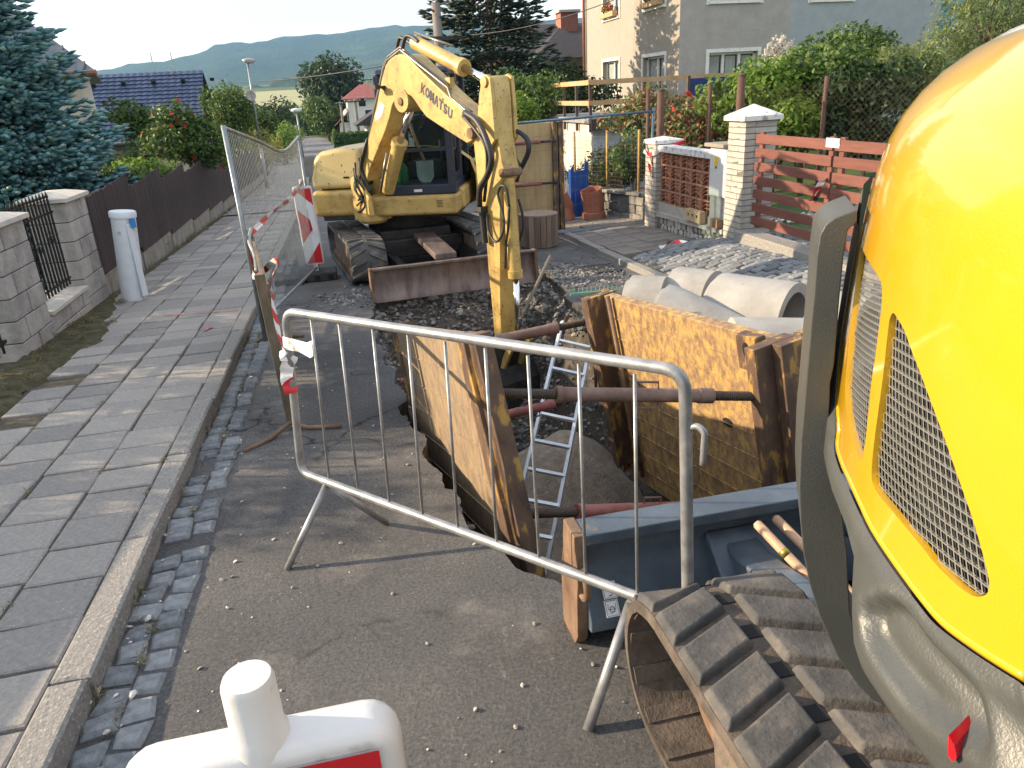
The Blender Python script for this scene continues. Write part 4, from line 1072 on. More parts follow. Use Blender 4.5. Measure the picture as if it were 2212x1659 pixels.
rbox('cowl_latch', 0.77, 0.785, -0.62, -0.54, 1.30, 1.325, M_grease, 0.004)
rbox('front_skirt', 0.55, 0.98, -0.30, 0.94, 0.80, 1.06, M_oy, 0.05, 3)
rbox('side_skirt', -0.75, 0.62, 0.86, 0.98, 0.82, 1.10, M_oy, 0.04, 3)
for k in range(5):
    rbox('vent_slot', 0.978, 0.984, 0.66, 0.74 , 0.90 + 0.02 * k, 0.908 + 0.02 * k, M_grease, 0.001)
# cab: frame posts, panes, roof
cz0, cz1 = 1.06, 2.62; ca0, ca1, cb0, cb1 = -0.55, 0.93, -0.04, 0.92
cab = rbox('cab', ca0, ca1, cb0, cb1, cz0, cz0 + 0.13, M_cab, 0.02)
rbox('cab_roof', ca0 - 0.02, ca1 - 0.06, cb0, cb1, cz1 - 0.10, cz1, M_cab, 0.05, 3, cab)
for (a, bb_, w1, w2) in ((ca1 - 0.04, cb0 + 0.04, .08, .07), (ca1 - 0.04, cb1 - 0.05, .09, .10), (0.25, cb1 - 0.03, .13, .06), (ca0 + 0.04, cb1 - 0.04, .08, .08), (ca0 + 0.04, cb0 + 0.04, .08, .08)):
    rbox('cab_post', a - w1 / 2, a + w1 / 2, bb_ - w2 / 2, bb_ + w2 / 2, cz0 + 0.1, cz1 - 0.08, M_cab, 0.012, 2, cab)
rbox('cab_rail', ca1 - 0.06, ca1 - 0.02, cb0 + .07, cb1 - .09, 1.60, 1.65, M_cab, 0.008, 2, cab)
rbox('door_rail', 0.30, ca1 - 0.08, cb1 - .05, cb1 - .02, 1.18, 1.30, M_cab, 0.008, 2, cab)
rbox('door_handle', 0.60, 0.72, cb1 - .015, cb1 - .0, 1.62, 1.76, M_grease, 0.008, 2, cab)
def pane(pts): MB().add(pts, [(0, 1, 2, 3)]).build('pane', M_glass, cab)
pane([P(ca1 - .035, cb0 + .08, 1.19), P(ca1 - .035, cb1 - .1, 1.19), P(ca1 - .035, cb1 - .1, 1.60), P(ca1 - .035, cb0 + .08, 1.60)])
pane([P(ca1 - .045, cb0 + .08, 1.65), P(ca1 - .045, cb1 - .1, 1.65), P(ca1 - .045, cb1 - .1, 2.52), P(ca1 - .045, cb0 + .08, 2.52)])
pane([P(ca1 - .08, cb1 - .035, 1.30), P(0.32, cb1 - .035, 1.30), P(0.32, cb1 - .035, 2.52), P(ca1 - .08, cb1 - .035, 2.52)])
pane([P(0.18, cb1 - .035, 1.19), P(ca0 + .08, cb1 - .035, 1.19), P(ca0 + .08, cb1 - .035, 2.52), P(0.18, cb1 - .035, 2.52)])
pane([P(ca0 + .04, cb0 + .08, 1.5), P(ca0 + .04, cb1 - .08, 1.5), P(ca0 + .04, cb1 - .08, 2.52), P(ca0 + .04, cb0 + .08, 2.52)])
pane([P(ca1 - .08, cb0 + .035, 1.30), P(ca0 + .08, cb0 + .035, 1.30), P(ca0 + .08, cb0 + .035, 2.52), P(ca1 - .08, cb0 + .035, 2.52)])
M_seat = flat('seat cloth', (0.03, 0.03, 0.035), 0.9)
rbox('seat', -0.30, 0.18, 0.15, 0.65, 1.19, 1.45, M_seat, 0.06, 3); rbox('seat_back', -0.40, -0.22, 0.17, 0.63, 1.40, 2.02, M_seat, 0.06, 3)
for bb_ in (0.12, 0.66):
    q = MB(); q.tube([P(0.30, bb_, 1.2), P(0.34, bb_, 1.55), P(0.33, bb_, 1.72)], [0.02, 0.016, 0.025], 8); q.build('control_lever', M_grease, exc, smooth=True)
rbox('wiper', ca1 - .02, ca1 - .012, cb0 + .35, cb0 + .37, 1.72, 2.30, M_cab, 0.003)
rbox('badge', 0.985 - .05, 0.99 - .05, 0.36, 0.47, 1.10, 1.135, flat('sticker white', (0.72, 0.72, 0.72), 0.4), 0.004)
# things kept in the cab, seen through the windscreen
shv = thing('shovel', 'shovel with pale blade standing behind the cab windscreen', 'shovel', P(0.74, 0.50, 1.19))
M_alu = flat('pale steel', (0.42, 0.50, 0.50), 0.4, 0.4)
q = MB(); rows = []
for i in range(8):
    t = i / 7; w = 0.115 * (1 - max(0, (0.35 - t) / 0.35) ** 2 * 0.55); rows.append([P(0.74 + 0.02 * (k - 2) ** 2 * 0.25, 0.50 + w * (k - 2) / 2, 1.20 + 0.28 * t) for k in range(5)])
q.sheet(rows); q.build('shovel_blade', M_alu, shv, smooth=True)
q = MB(); q.tube([P(0.74, 0.50, 1.47), P(0.70, 0.20, 2.35)], 0.018, 10); q.build('shaft', M_handle, shv, smooth=True)
btl = thing('canister', 'green plastic canister lying in the cab behind the glass', 'canister', P(0.66, 0.16, 1.19))
q = MB(); q.lathe([(0, 0), (0.075, 0.0), (0.085, 0.02), (0.085, 0.20), (0.05, 0.26), (0.025, 0.27)], P(0.66, 0.16, 1.19), (0, 0, 1), 16); q.build('body', flat('green plastic', (0.02, 0.16, 0.05), 0.35), btl, auto=50)
q = MB(); q.lathe([(0.028, 0.27), (0.028, 0.30), (0, 0.30)], P(0.66, 0.16, 1.19), (0, 0, 1), 12); q.build('cap', M_hose, btl, auto=40)

# ---- boom, arm and bucket: a vertical plane swung towards the trench
T = V((1.47, 8.10, 0)); bu = V((0.42, -0.907, 0)).normalized(); bw = V((0.907, 0.42, 0)).normalized(); BH = 0.13
def pl2(px, py, off): 
    q_ = atPl(px, py, T + bw * off, bw) - T; return (q_.dot(bu), q_.z)
def B3(a, z, w=0.0): return T + bu * a + bw * w + V((0, 0, z))
def p3(px, py, w=0.0): a, z = pl2(px, py, w); return B3(a, z, w)
boom_px = [(780, 384), (783.6, 373.9), (794.6, 303.3), (812.3, 232.7), (824.4, 171), (832.1, 142.3), (838, 132), (845.4, 124.6), (853, 119.5), (860.8, 117), (869, 117.5), (876.2, 120.2), (886, 129), (898.3, 142.3), (909.3, 153.3), (964.5, 206.2), (1004.2, 241.5), (1014, 253), (1020, 268), (1023, 287), (1019, 304), (1008.6, 309.9), (980, 292), (953.4, 274.6), (920.4, 252.6), (907, 235), (895, 217.3), (888, 208.5), (879, 203), (867.4, 201.8), (860, 206), (854.2, 212.9), (846.5, 228.3), (841, 254.8), (829.9, 287.9), (801.2, 358.5), (794.6, 377), (792, 392)]
bp_ = [pl2(x, y, -BH) for x, y in boom_px]
q = MB(); q.prism(bp_, T, bu, (0, 0, 1), bw, -BH, BH); boom = q.build('boom', M_oy, exc, bevel=0.012)
q = MB(); c1 = pl2(868, 217, -BH); q.prism([(c1[0] + 0.16 * math.cos(t) , c1[1] + 0.13 * math.sin(t)) for t in [6.283 * i / 18 for i in range(18)]], T, bu, (0, 0, 1), bw, -BH - 0.012, BH + 0.012); q.build('cylinder_lug', M_oy, boom)
for (px, py, r_) in ((1019, 288, 0.055), (868, 219, 0.045)):
    a, z = pl2(px, py, -BH); q = MB(); q.lathe([(0, -BH - 0.03), (r_, -BH - 0.03), (r_, BH + 0.03), (0, BH + 0.03)], B3(a, z), bw, 20); q.build('pin', M_rust, boom, auto=40)
q = MB(); a, z = pl2(790, 250, -BH); lab = [pl2(*p, -BH) for p in ((822, 220), (831, 228), (824, 252), (812, 261), (810, 250))]; q.prism(lab, T, bu, (0, 0, 1), bw, -BH - 0.003, -BH - 0.001); q.build('decal', flat('sticker white', (0.72, 0.72, 0.72), 0.4), boom)
# lettering on the boom: block letters laid along the boom side
LET = {'K': [[(0, 0), (.26, 0), (.26, 1), (0, 1)], [(.26, .42), (.70, 1), (1.0, 1), (.50, .50), (1.0, 0), (.70, 0), (.26, .58)]],
       'O': 'ring', 'M': [[(0, 0), (.24, 0), (.24, 1), (0, 1)], [(.76, 0), (1, 0), (1, 1), (.76, 1)], [(.10, 1), (.34, 1), (.5, .55), (.66, 1), (.9, 1), (.60, .15), (.40, .15)]],
       'A': [[(0, 0), (.28, 0), (.62, 1), (.38, 1)], [(1, 0), (.72, 0), (.38, 1), (.62, 1)]],
       'T': [[(.37, 0), (.63, 0), (.63, .78), (.37, .78)], [(0, .78), (1, .78), (1, 1.0), (0, 1.0)], [(.72, 1.06), (.98, 1.06), (.98, 1.26), (.72, 1.26)]],
       'S': 'ess', 'U': 'you'}
l0, l1 = pl2(909, 199, -BH), pl2(977, 260, -BH); lup = pl2(908, 181, -BH)
bx = V((l1[0] - l0[0], l1[1] - l0[1])); L_ = bx.length; bx.normalize(); by = V((lup[0] - l0[0], lup[1] - l0[1])); hgt = by.length * 1.25; by = V((-bx.y, bx.x)) if by.dot(V((-bx.y, bx.x))) > 0 else V((bx.y, -bx.x)); by = (by + V((lup[0] - l0[0], lup[1] - l0[1])).normalized() * 0.6).normalized()
M_blue = flat('faded blue lettering', (0.035, 0.04, 0.075), 0.5, var=0.3)
def strokes(ch):
    if ch == 'O': return [[(.5 + .5 * math.cos(t), .5 + .5 * math.sin(t)) for t in ts] + [(.5 + .26 * math.cos(t), .5 + .26 * math.sin(t)) for t in ts[::-1]] for ts in ([math.pi * i / 8 for i in range(9)], [math.pi + math.pi * i / 8 for i in range(9)])]
    if ch == 'U':
        ts = [math.pi + math.pi * i / 8 for i in range(9)]
        return [[(.5 + .5 * math.cos(t), .45 + .45 * math.sin(t)) for t in ts] + [(.5 + .25 * math.cos(t), .45 + .22 * math.sin(t)) for t in ts[::-1]], [(0, .45), (.25, .45), (.25, 1), (0, 1)], [(.75, .45), (1, .45), (1, 1), (.75, 1)]]
    if ch == 'S':
        c = [(.92, .80), (.80, .94), (.5, 1), (.15, .90), (.06, .72), (.2, .55), (.5, .48), (.8, .40), (.92, .25), (.82, .08), (.5, 0), (.2, .05), (.05, .22)]
        out = []; hw = .12
        cc = [(x * .78 + .11, y * .78 + .11) for x, y in c]
        for (x0_, y0_), (x1_, y1_) in zip(cc[:-1], cc[1:]):
            d = math.hypot(x1_ - x0_, y1_ - y0_); nx_, ny_ = -(y1_ - y0_) / d * hw, (x1_ - x0_) / d * hw
            out.append([(x0_ + nx_, y0_ + ny_), (x0_ - nx_, y0_ - ny_), (x1_ - nx_, y1_ - ny_), (x1_ + nx_, y1_ + ny_)])
        return out
    return LET[ch]
q = MB(); word = 'KOMATSU'; cw = L_ / 7.0
for i, ch in enumerate(word):
    o2 = V(l0) + bx * (cw * i)
    for st_ in strokes(ch):
        pts = [o2 + bx * (x * cw * 0.90) + by * (y * hgt) for x, y in st_]; nf = len(pts)
        q.add([B3(p.x, p.y, -BH - 0.0045) for p in pts], [tuple(range(nf))])
q.build('lettering', M_blue, boom)
# hydraulic pipes along the boom
for off, dy in ((-0.10, 0), (-0.05, -6)):
    q = MB(); q.tube([p3(x, y + dy, off) + V((0, 0, 0.05)) for x, y in ((797, 320), (812, 240), (830, 158), (838, 140), (866, 118), (905, 150), (968, 200), (975, 222), (1005, 248), (1020, 258))], 0.014, 7); q.build('pipe', M_pipe, boom, smooth=True)
q = MB(); q.tube(curve([p3(855, 118, 0.05), p3(862, 84, 0.05), p3(872, 84, 0.05), p3(893, 98, 0.05)], 5), 0.022, 8); q.build('hose', M_hose, boom, smooth=True)
q = MB(); q.tube(curve([p3(868, 110, -0.05), p3(876, 80, -0.05), p3(890, 80, -0.05), p3(905, 92, -0.05)], 5), 0.022, 8); q.build('hose', M_hose, boom, smooth=True)
q = MB(); c1 = p3(828, 188, -BH); q.box(c1 - bw * 0.06, (0.12, 0.10, 0.03), Matrix((bw, bu, V((0, 0, 1)))).transposed()); q.box(c1 - bw * 0.12 , (0.06, 0.16, 0.05), Matrix((bw, bu, V((0, 0, 1)))).transposed()); q.build('work_lamp', M_grease, boom)
q = MB(); q.tube(curve([p3(795, 300, -.12), p3(786, 330, -.16), p3(780, 365, -.16), p3(790, 392, -.14), p3(800, 415, -.12)], 5), 0.028, 8); q.build('hose', M_hose, boom, smooth=True)
def cyl(name, a, b_, rb_, c, rr, mat=M_oy):
    a, b_, c = V(a), V(b_), V(c); d = (b_ - a).normalized(); L = (b_ - a).length
    q_ = MB(); q_.lathe([(0, 0), (rb_, 0), (rb_, L - 0.08), (rb_ * 1.18, L - 0.08), (rb_ * 1.18, L), (0, L)], a, d, 20); o = q_.build(name, mat, exc, auto=40)
    q_ = MB(); q_.tube([b_ - d * 0.02, c], rr, 14); q_.build('rod', M_chrome, o, smooth=True)
cyl('boom_cylinder', p3(838, 412), p3(864, 305), 0.085, p3(889, 232), 0.045)
cyl('arm_cylinder', p3(897, 92), p3(1003, 147), 0.075, p3(1078, 188), 0.042)
q = MB(); q.tube([p3(897, 92, .0) + V((0, 0, .1)), p3(980, 122, 0) + V((0, 0, .1))], 0.013, 6); q.build('pipe', M_pipe, exc, smooth=True)
q = MB(); c1 = p3(990, 140); q.box(p3(972, 178), (0.06, 0.09, 0.1), Matrix((bw, bu, V((0, 0, 1)))).transposed()); q.build('bracket', M_oy, boom)
AH = 0.10
arm_px = [(1046, 170), (1052, 164), (1060, 166), (1066, 178), (1070, 217), (1074, 285), (1083, 345), (1090, 372), (1086, 385), (1080, 396), (1080, 470), (1080, 537), (1081, 676), (1083, 726), (1077, 735), (1068, 730), (1064, 676), (1055, 583), (1048, 491), (1034, 423), (1028, 360), (1022, 300), (1030, 270), (1040, 240)]
ap_ = [pl2(x, y, -AH) for x, y in arm_px]
q = MB(); q.prism(ap_, T, bu, (0, 0, 1), bw, -AH, AH); arm = q.build('arm', M_oy, exc, bevel=0.010)
# top fork of the arm
for s in (-1, 1):
    q = MB(); f_ = [pl2(x, y, -AH) for x, y in ((1040, 250), (1044, 200), (1050, 166), (1058, 160), (1067, 168), (1072, 220), (1078, 300), (1060, 330))]; q.prism(f_, T, bu, (0, 0, 1), bw, s * 0.13 - 0.02, s * 0.13 + 0.02); q.build('fork_plate', M_oy, arm, bevel=0.006)
a, z = pl2(1056, 176, -AH); q = MB(); q.lathe([(0, -0.17), (0.05, -0.17), (0.05, 0.17), (0, 0.17)], B3(a, z), bw, 20); q.build('pin', M_oy, arm, auto=40)
a, z = pl2(1086, 374, -AH); q = MB(); q.lathe([(0, -0.12), (0.045, -0.12), (0.045, 0.12), (0, 0.12)], B3(a, z), bw, 20); q.build('pin', M_rust, arm, auto=40)
q = MB(); wr = [pl2(x, y, -AH) for x, y in ((1053, 228), (1057, 213), (1063, 228))]; q.prism(wr, T, bu, (0, 0, 1), bw, -AH - 0.0055, -AH - 0.0045); q.build('warning_triangle', flat('warning yellow', (0.85, 0.62, 0.02), 0.4), arm)
cyl('bucket_cylinder', p3(1097, 384), p3(1114, 600), 0.068, p3(1123, 738), 0.036)
def hose(pts, r, mat=M_hose, par=arm):
    q_ = MB(); q_.tube(curve([p3(*p) for p in pts], 6), r, 8); q_.build('hose', mat, par, smooth=True)
hose([(1004, 243, -.17), (1030, 262, -.2), (1050, 300, -.24), (1062, 345, -.24), (1052, 380, -.22), (1037, 408, -.2), (1036, 445, -.16)], 0.032)
hose([(1000, 250, -.14), (1030, 285, -.17), (1050, 320, -.18), (1052, 370, -.15), (1046, 435, -.13)], 0.018)
hose([(1052, 462, -.13), (1056, 500, -.15), (1070, 522, -.16), (1083, 510, -.15), (1089, 480, -.13), (1083, 450, -.12), (1076, 420, -.12), (1082, 402, -.13), (1094, 408, -.12), (1100, 445, -.1)], 0.014)
hose([(1100, 445, -.09), (1098, 490, -.09), (1093, 530, -.09), (1092, 580, -.09)], 0.014)
hose([(1100, 284, .12), (1118, 284, .14), (1138, 300, .16), (1142, 325, .16), (1130, 355, .16), (1115, 378, .14)], 0.026)
hose([(1102, 300, .12), (1112, 340, .14), (1122, 360, .14), (1116, 392, .13)], 0.024)
hose([(1120, 430, .1), (1128, 460, .12), (1130, 490, .12), (1122, 520, .1)], 0.014)
q = MB(); c1 = p3(1040, 452, -.14); q.box(c1, (0.10, 0.12, 0.06), Matrix((bw, bu, V((0, 0, 1)))).transposed()); q.tube([p3(1041, 455, -.15), p3(1048, 525, -.15)], 0.035, 10); q.build('valve_block', M_grease, arm)
# bucket linkage and bucket down in the trench
a0_, z0_ = pl2(1076, 728, -AH)
for s in (-1, 1):
    q = MB(); q.prism([(a0_ - 0.02, z0_ - 0.42), (a0_ + 0.06, z0_ - 0.45), (a0_ + 0.34, z0_ + 0.0), (a0_ + 0.28, z0_ + 0.06)], T, bu, (0, 0, 1), bw, s * 0.12 - 0.02, s * 0.12 + 0.02); q.build('link', M_oy, exc, bevel=0.006)
q = MB(); q.prism([(a0_ - 0.16, z0_ - 0.20), (a0_ + 0.05, z0_ + 0.02), (a0_ + 0.16, z0_ - 0.10), (a0_ + 0.02, z0_ - 0.48), (a0_ - 0.12, z0_ - 0.42)], T, bu, (0, 0, 1), bw, -0.15, 0.15); q.build('quick_hitch', M_grease, exc, bevel=0.02)
bs = [(a0_ - 0.1, z0_ - 0.36), (a0_ + 0.12, z0_ - 0.34), (a0_ + 0.22, z0_ - 0.5), (a0_ + 0.24, z0_ - 0.78), (a0_ + 0.10, z0_ - 0.98), (a0_ - 0.18, z0_ - 1.06), (a0_ - 0.42, z0_ - 1.0)]
ins = [(a0_ - 0.1, z0_ - 0.40), (a0_ + 0.1, z0_ - 0.38), (a0_ + 0.18, z0_ - 0.52), (a0_ + 0.2, z0_ - 0.76), (a0_ + 0.08, z0_ - 0.94), (a0_ - 0.18, z0_ - 1.02), (a0_ - 0.42, z0_ - 0.97)]
q = MB(); q.prism(bs + ins[::-1], T, bu, (0, 0, 1), bw, -0.30, 0.30)
for s in (-0.30, 0.28): q.prism(bs, T, bu, (0, 0, 1), bw, s, s + 0.02)
bk = q.build('bucket', M_grease, exc)
for k in range(4):
    q = MB(); q.prism([(a0_ - 0.36, z0_ - 1.03), (a0_ - 0.36, z0_ - 0.95), (a0_ - 0.55, z0_ - 0.98)], T, bu, (0, 0, 1), bw, -0.28 + 0.165 * k, -0.21 + 0.165 * k); q.build('tooth', M_rust, bk)
# swing post at the boom foot
f0 = p3(800, 402)
for s in (-1, 1):
    q = MB(); a, z = pl2(797, 400, 0); q.prism([(a - 0.22, z - 0.32), (a - 0.14, z + 0.10), (a + 0.02, z + 0.16), (a + 0.12, z + 0.05), (a + 0.34, z - 0.12), (a + 0.36, z - 0.36)], T, bu, (0, 0, 1), bw, s * 0.17 - 0.03, s * 0.17 + 0.03); q.build('swing_post', M_oy, exc, bevel=0.02)
q = MB(); q.lathe([(0.16, -0.40), (0.20, -0.36), (0.20, -0.10), (0.14, -0.06)], f0 + V((0, 0, -0.08)), (0, 0, 1), 20); q.box(f0 + V((0, 0, -0.36)) - hf * 0.25, (0.5, 0.6, 0.14), HB); q.build('swing_casting', M_oy, exc, auto=40)
rh = random.Random(4)
for k in range(6):
    p0_ = f0 + bw * rh.uniform(-.22, -.1) + V((0, 0, rh.uniform(-.05, .25))); q = MB(); q.tube(curve([p0_ + V((0, 0, .18)), p0_ + bu * rh.uniform(.0, .12) - bw * 0.05, p0_ + bu * rh.uniform(.05, .2) + V((0, 0, -.18)), p0_ + V((0, 0, -.30)) - bw * 0.02], 4), 0.014, 6); q.build('hose', M_hose, exc, smooth=True)
q = MB(); q.tube([p3(836, 330, -.12), p3(822, 415, -.12)], 0.018, 8); q.build('pipe', M_pipe, exc, smooth=True)
# ================================================================== trench shield, struts, ladder, crowd barrier, pipes
M_galv = pm('galvanised steel', [(0.3, (0.20, 0.205, 0.21)), (0.55, (0.33, 0.335, 0.34)), (0.75, (0.47, 0.47, 0.46))], scale=14, detail=8, rough=0.42, metal=0.55, bump=0.0006, bscale=160)
M_shield = pm('scraped yellow shield', [(0.34, (0.15, 0.09, 0.05)), (0.46, (0.26, 0.165, 0.085)), (0.525, (0.33, 0.215, 0.10)), (0.56, (0.43, 0.275, 0.08)), (0.70, (0.46, 0.305, 0.105)), (0.80, (0.34, 0.25, 0.17))], scale=20, detail=14, stretch=(1.0, 1.0, 0.62), rough=0.62, bump=0.0025, bscale=40, bdetail=8, nrough=0.72)
M_shield2 = pm('sun bleached shield', [(0.30, (0.13, 0.095, 0.065)), (0.48, (0.23, 0.17, 0.11)), (0.60, (0.30, 0.215, 0.125)), (0.74, (0.38, 0.26, 0.10))], scale=16, detail=14, stretch=(1.2, 1.2, 0.5), rough=0.66, bump=0.002, bscale=40, nrough=0.7)
M_post = pm('rusted post', [(0.32, (0.07, 0.042, 0.03)), (0.54, (0.13, 0.078, 0.05)), (0.60, (0.36, 0.21, 0.05)), (0.75, (0.44, 0.27, 0.07))], scale=13, detail=10, stretch=(1, 1, 0.4), rough=0.7, bump=0.003, bscale=60, metal=0.1)
M_strut = pm('rusted strut', [(0.3, (0.11, 0.06, 0.045)), (0.7, (0.23, 0.145, 0.115))], scale=9, detail=8, rough=0.75, bump=0.002, bscale=70)
M_redpaint = pm('chipped red paint', [(0.3, (0.12, 0.065, 0.055)), (0.48, (0.26, 0.085, 0.075)), (0.75, (0.33, 0.15, 0.135))], scale=7, detail=9, rough=0.65, bump=0.0015, bscale=60)
M_thread = flat('threaded bar', (0.085, 0.06, 0.045), 0.6, 0.4)

def panel(label, A, Ld, Up, N, length, height, thick, mat, far_post=True, ribs=9):
    """A = near top corner on the seen face; Ld along the panel, Up up the panel, N out of the seen face"""
    t = thing('trench_shield', label, 'trench shield', A - Up * height, 'trench shield panels')
    b = MB(); b.prism([(0, 0), (length, 0), (length, -height), (0, -height)], A, Ld, Up, N, -thick, 0); b.build('plate', mat, t, bevel=0.006)
    for k in range(1, ribs):
        b = MB(); h = -height * k / ribs; b.prism([(0.12, h), (length - 0.10, h), (length - 0.10, h - 0.008), (0.12, h - 0.008)], A, Ld, Up, N, -0.002, 0.006); b.build('weld_bead', mat, t)
    return t
def post(t, A, Ld, Up, N, s0, s1, h, d0, d1, mat=None, holes=True):
    b = MB(); b.prism([(s0, 0.01), (s1, 0.01), (s1, -h), ((s0 + s1) / 2, -h - 0.06), (s0, -h)], A, Ld, Up, N, d0, d1); o = b.build('post', mat or M_post, t, bevel=0.005); return o
def fit_len(Pt, vp, px):
    d = ray(*vp).normalized(); d = d if d.y > 0 else -d
    lo_, hi_ = 0.0, 12.0
    def f(t):
        q = Pt + d * t - V((0, 0, CAM_H)); c = [sum(CR[i][k] * q[i] for i in range(3)) for k in range(3)]; return 1106 + 1600 * c[0] / c[2] - px
    s = f(0)
    for _ in range(50):
        m = (lo_ + hi_) / 2
        if f(m) * s > 0: lo_ = m
        else: hi_ = m
    return d, lo_
# left panel: we see its outer face, top near corner sticks well out of the ground
LA = atY(1020, 729, 3.15); Ld, Ll = fit_len(LA, (560, 661), 848)
LUp0 = (LA - atY(1118, 1235, 3.05)).normalized(); LN = Ld.cross(LUp0).normalized(); LN = LN if LN.x < 0 else -LN
LUp = LN.cross(Ld).normalized(); LUp = LUp if LUp.z > 0 else -LUp
lp = panel('scraped yellow shield panel left in the trench beside the broken asphalt edge', LA, Ld, LUp, LN, Ll, 1.75, 0.07, M_shield2)
post(lp, LA, Ld, LUp, LN, 0.10, 0.24, 1.75, -0.06, 0.022)
post(lp, LA, Ld, LUp, LN, Ll - 0.10, Ll + 0.02, 1.6, -0.12, 0.015)
post(lp, LA, Ld, LUp, LN, -0.02, 0.11, 1.8, -0.085, 0.0)
# right panel: we see its inner face
RA = atZ(1690, 742, 0.60); Rd, Rl = fit_len(RA, (450, 410), 1290)
RUp0 = (RA - atY(1715, 1060, RA.y - 0.02)).normalized(); RN = Rd.cross(RUp0).normalized(); RN = RN if RN.x < 0 else -RN
RUp = RN.cross(Rd).normalized(); RUp = RUp if RUp.z > 0 else -RUp
rpn = panel('long scraped yellow shield panel right of the ladder', RA, Rd, RUp, RN, Rl, 1.55, 0.08, M_shield, ribs=10)
post(rpn, RA, Rd, RUp, RN, 0.02, 0.10, 1.5, -0.10, 0.16); post(rpn, RA, Rd, RUp, RN, -0.05, 0.02, 1.5, -0.12, 0.05); post(rpn, RA, Rd, RUp, RN, 0.0, 0.06, 1.5, -0.2, -0.12)
post(rpn, RA, Rd, RUp, RN, Rl - 0.10, Rl, 1.35, -0.10, 0.14); post(rpn, RA, Rd, RUp, RN, Rl + 0.0, Rl + 0.06, 1.45, -0.12, 0.06)
b = MB(); b.tube([RA + Rd * (Rl - 0.22) + RN * 0.03 + RUp * 0.02, RA + Rd * (Rl - 0.24) + RN * 0.03 - RUp * 1.45], 0.018, 8); b.build('slide_bar', M_rust, rpn, smooth=True)
lug = RA + Rd * 0.17 + RN * 0.06                                   # eye at the top of the near post
b = MB(); b.prism([(-0.06, 0.03), (0.10, 0.03), (0.10, -0.17), (-0.06, -0.17)], lug, Rd, RUp, RN, -0.05, 0.02); b.build('lifting_lug', M_post, rpn, bevel=0.006)
b = MB(); b.prism([(0.02 + 0.028 * math.cos(t), -0.05 + 0.045 * math.sin(t)) for t in [6.283 * i / 14 for i in range(14)]], lug, Rd, RUp, RN, 0.018, 0.0225); b.build('eye', M_dark, rpn)
b = MB(); b.prism([(0.01 + 0.05 * math.cos(t), 0.03 * math.sin(t)) for t in [6.283 * i / 10 for i in range(10)]], RA + Rd * 0.55 - RUp * 0.62, Rd, RUp, RN, 0.001, 0.004); b.build('dent', M_dark, rpn)

def strut(p0, p1, r, label, mat, t0=0.22, t1=0.2, hnd=True):
    p0, p1 = V(p0), V(p1); d = (p1 - p0).normalized(); L = (p1 - p0).length
    t = thing('strut', label, 'strut', (p0 + p1) / 2 - V((0, 0, r)), 'trench struts')
    b = MB(); m = 26
    def thr(a, e):
        n_ = int((e - a) / 0.012); pr = [(0, a)]
        for i in range(n_): pr += [(r * 0.62, a + 0.012 * i), (r * 0.74, a + 0.012 * i + 0.006)]
        pr += [(r * .62, e), (0, e)]; MB_ = MB(); MB_.lathe(pr, p0, d, 14); MB_.build('screw', M_thread, t)
    thr(0, L * t0); thr(L * (1 - t1), L)
    b.lathe([(0, L * t0), (r * 1.15, L * t0), (r * 1.15, L * t0 + 0.03), (r, L * t0 + 0.035), (r, L * (1 - t1) - 0.08), (r * 1.12, L * (1 - t1) - 0.08), (r * 1.12, L * (1 - t1)), (0, L * (1 - t1))], p0, d, 20); b.build('tube', mat, t, auto=40)
    if hnd:
        up = V((0, 0, 1)); c = p0 + d * L * 0.55
        for s in (-1, 1):
            b = MB(); b.tube([c - d * 0.06 + up * s * r * .9, c - d * 0.06 + up * s * (r + 0.035), c + d * 0.06 + up * s * (r + 0.035), c + d * 0.06 + up * s * r * .9], 0.007, 6); b.build('handle', M_strut, t)
    return t
nl = lambda h, s=0.06: LA + Ld * s - LUp * h - LN * 0.06
nr = lambda h, s=0.08: RA + Rd * s - RUp * h + RN * 0.10
strut(atPl(1062, 850, nl(0.3), LN), atPl(1645, 856, nr(0.28), RN), 0.036, 'upper rusty strut across the near end of the trench', M_strut)
strut(atPl(1122, 1110, nl(0.9), LN), atPl(1600, 1092, nr(0.8), RN), 0.036, 'lower strut with chipped red paint above the grey dozer blade', M_redpaint)
fl = lambda h: LA + Ld * (Ll - 0.08) - LUp * h - LN * 0.06
frr = lambda h: RA + Rd * (Rl - 0.06) - RUp * h + RN * 0.12
e1 = atPl(1262, 696, frr(0.25), RN); strut(V(e1) + (atPl(1068, 736, e1 - V((0.0, 0.1, 0)), V((0.1, 1, 0)).normalized()) - V(e1)), e1, 0.040, 'rusty strut at the far end of the right shield panel', M_strut, 0.02, 0.3, False)
e2 = atPl(1216, 868, frr(0.8), V((0.2, 1, 0)).normalized()); strut(atPl(1068, 902, e2, V((0.25, 1, 0)).normalized()), e2, 0.036, 'short strut low behind the ladder, half red', M_redpaint, 0.05, 0.1)
# far shield of the next bay: only its red strut stubs show on the left
for (x, y, l_) in ((852, 826, 'red strut stub poking out beyond the left shield panel'),):
    p = atY(x, y, 5.9); strut(p, p + V((0.55, 0.05, 0)), 0.028, l_, M_redpaint, 0.02, 0.4, False)

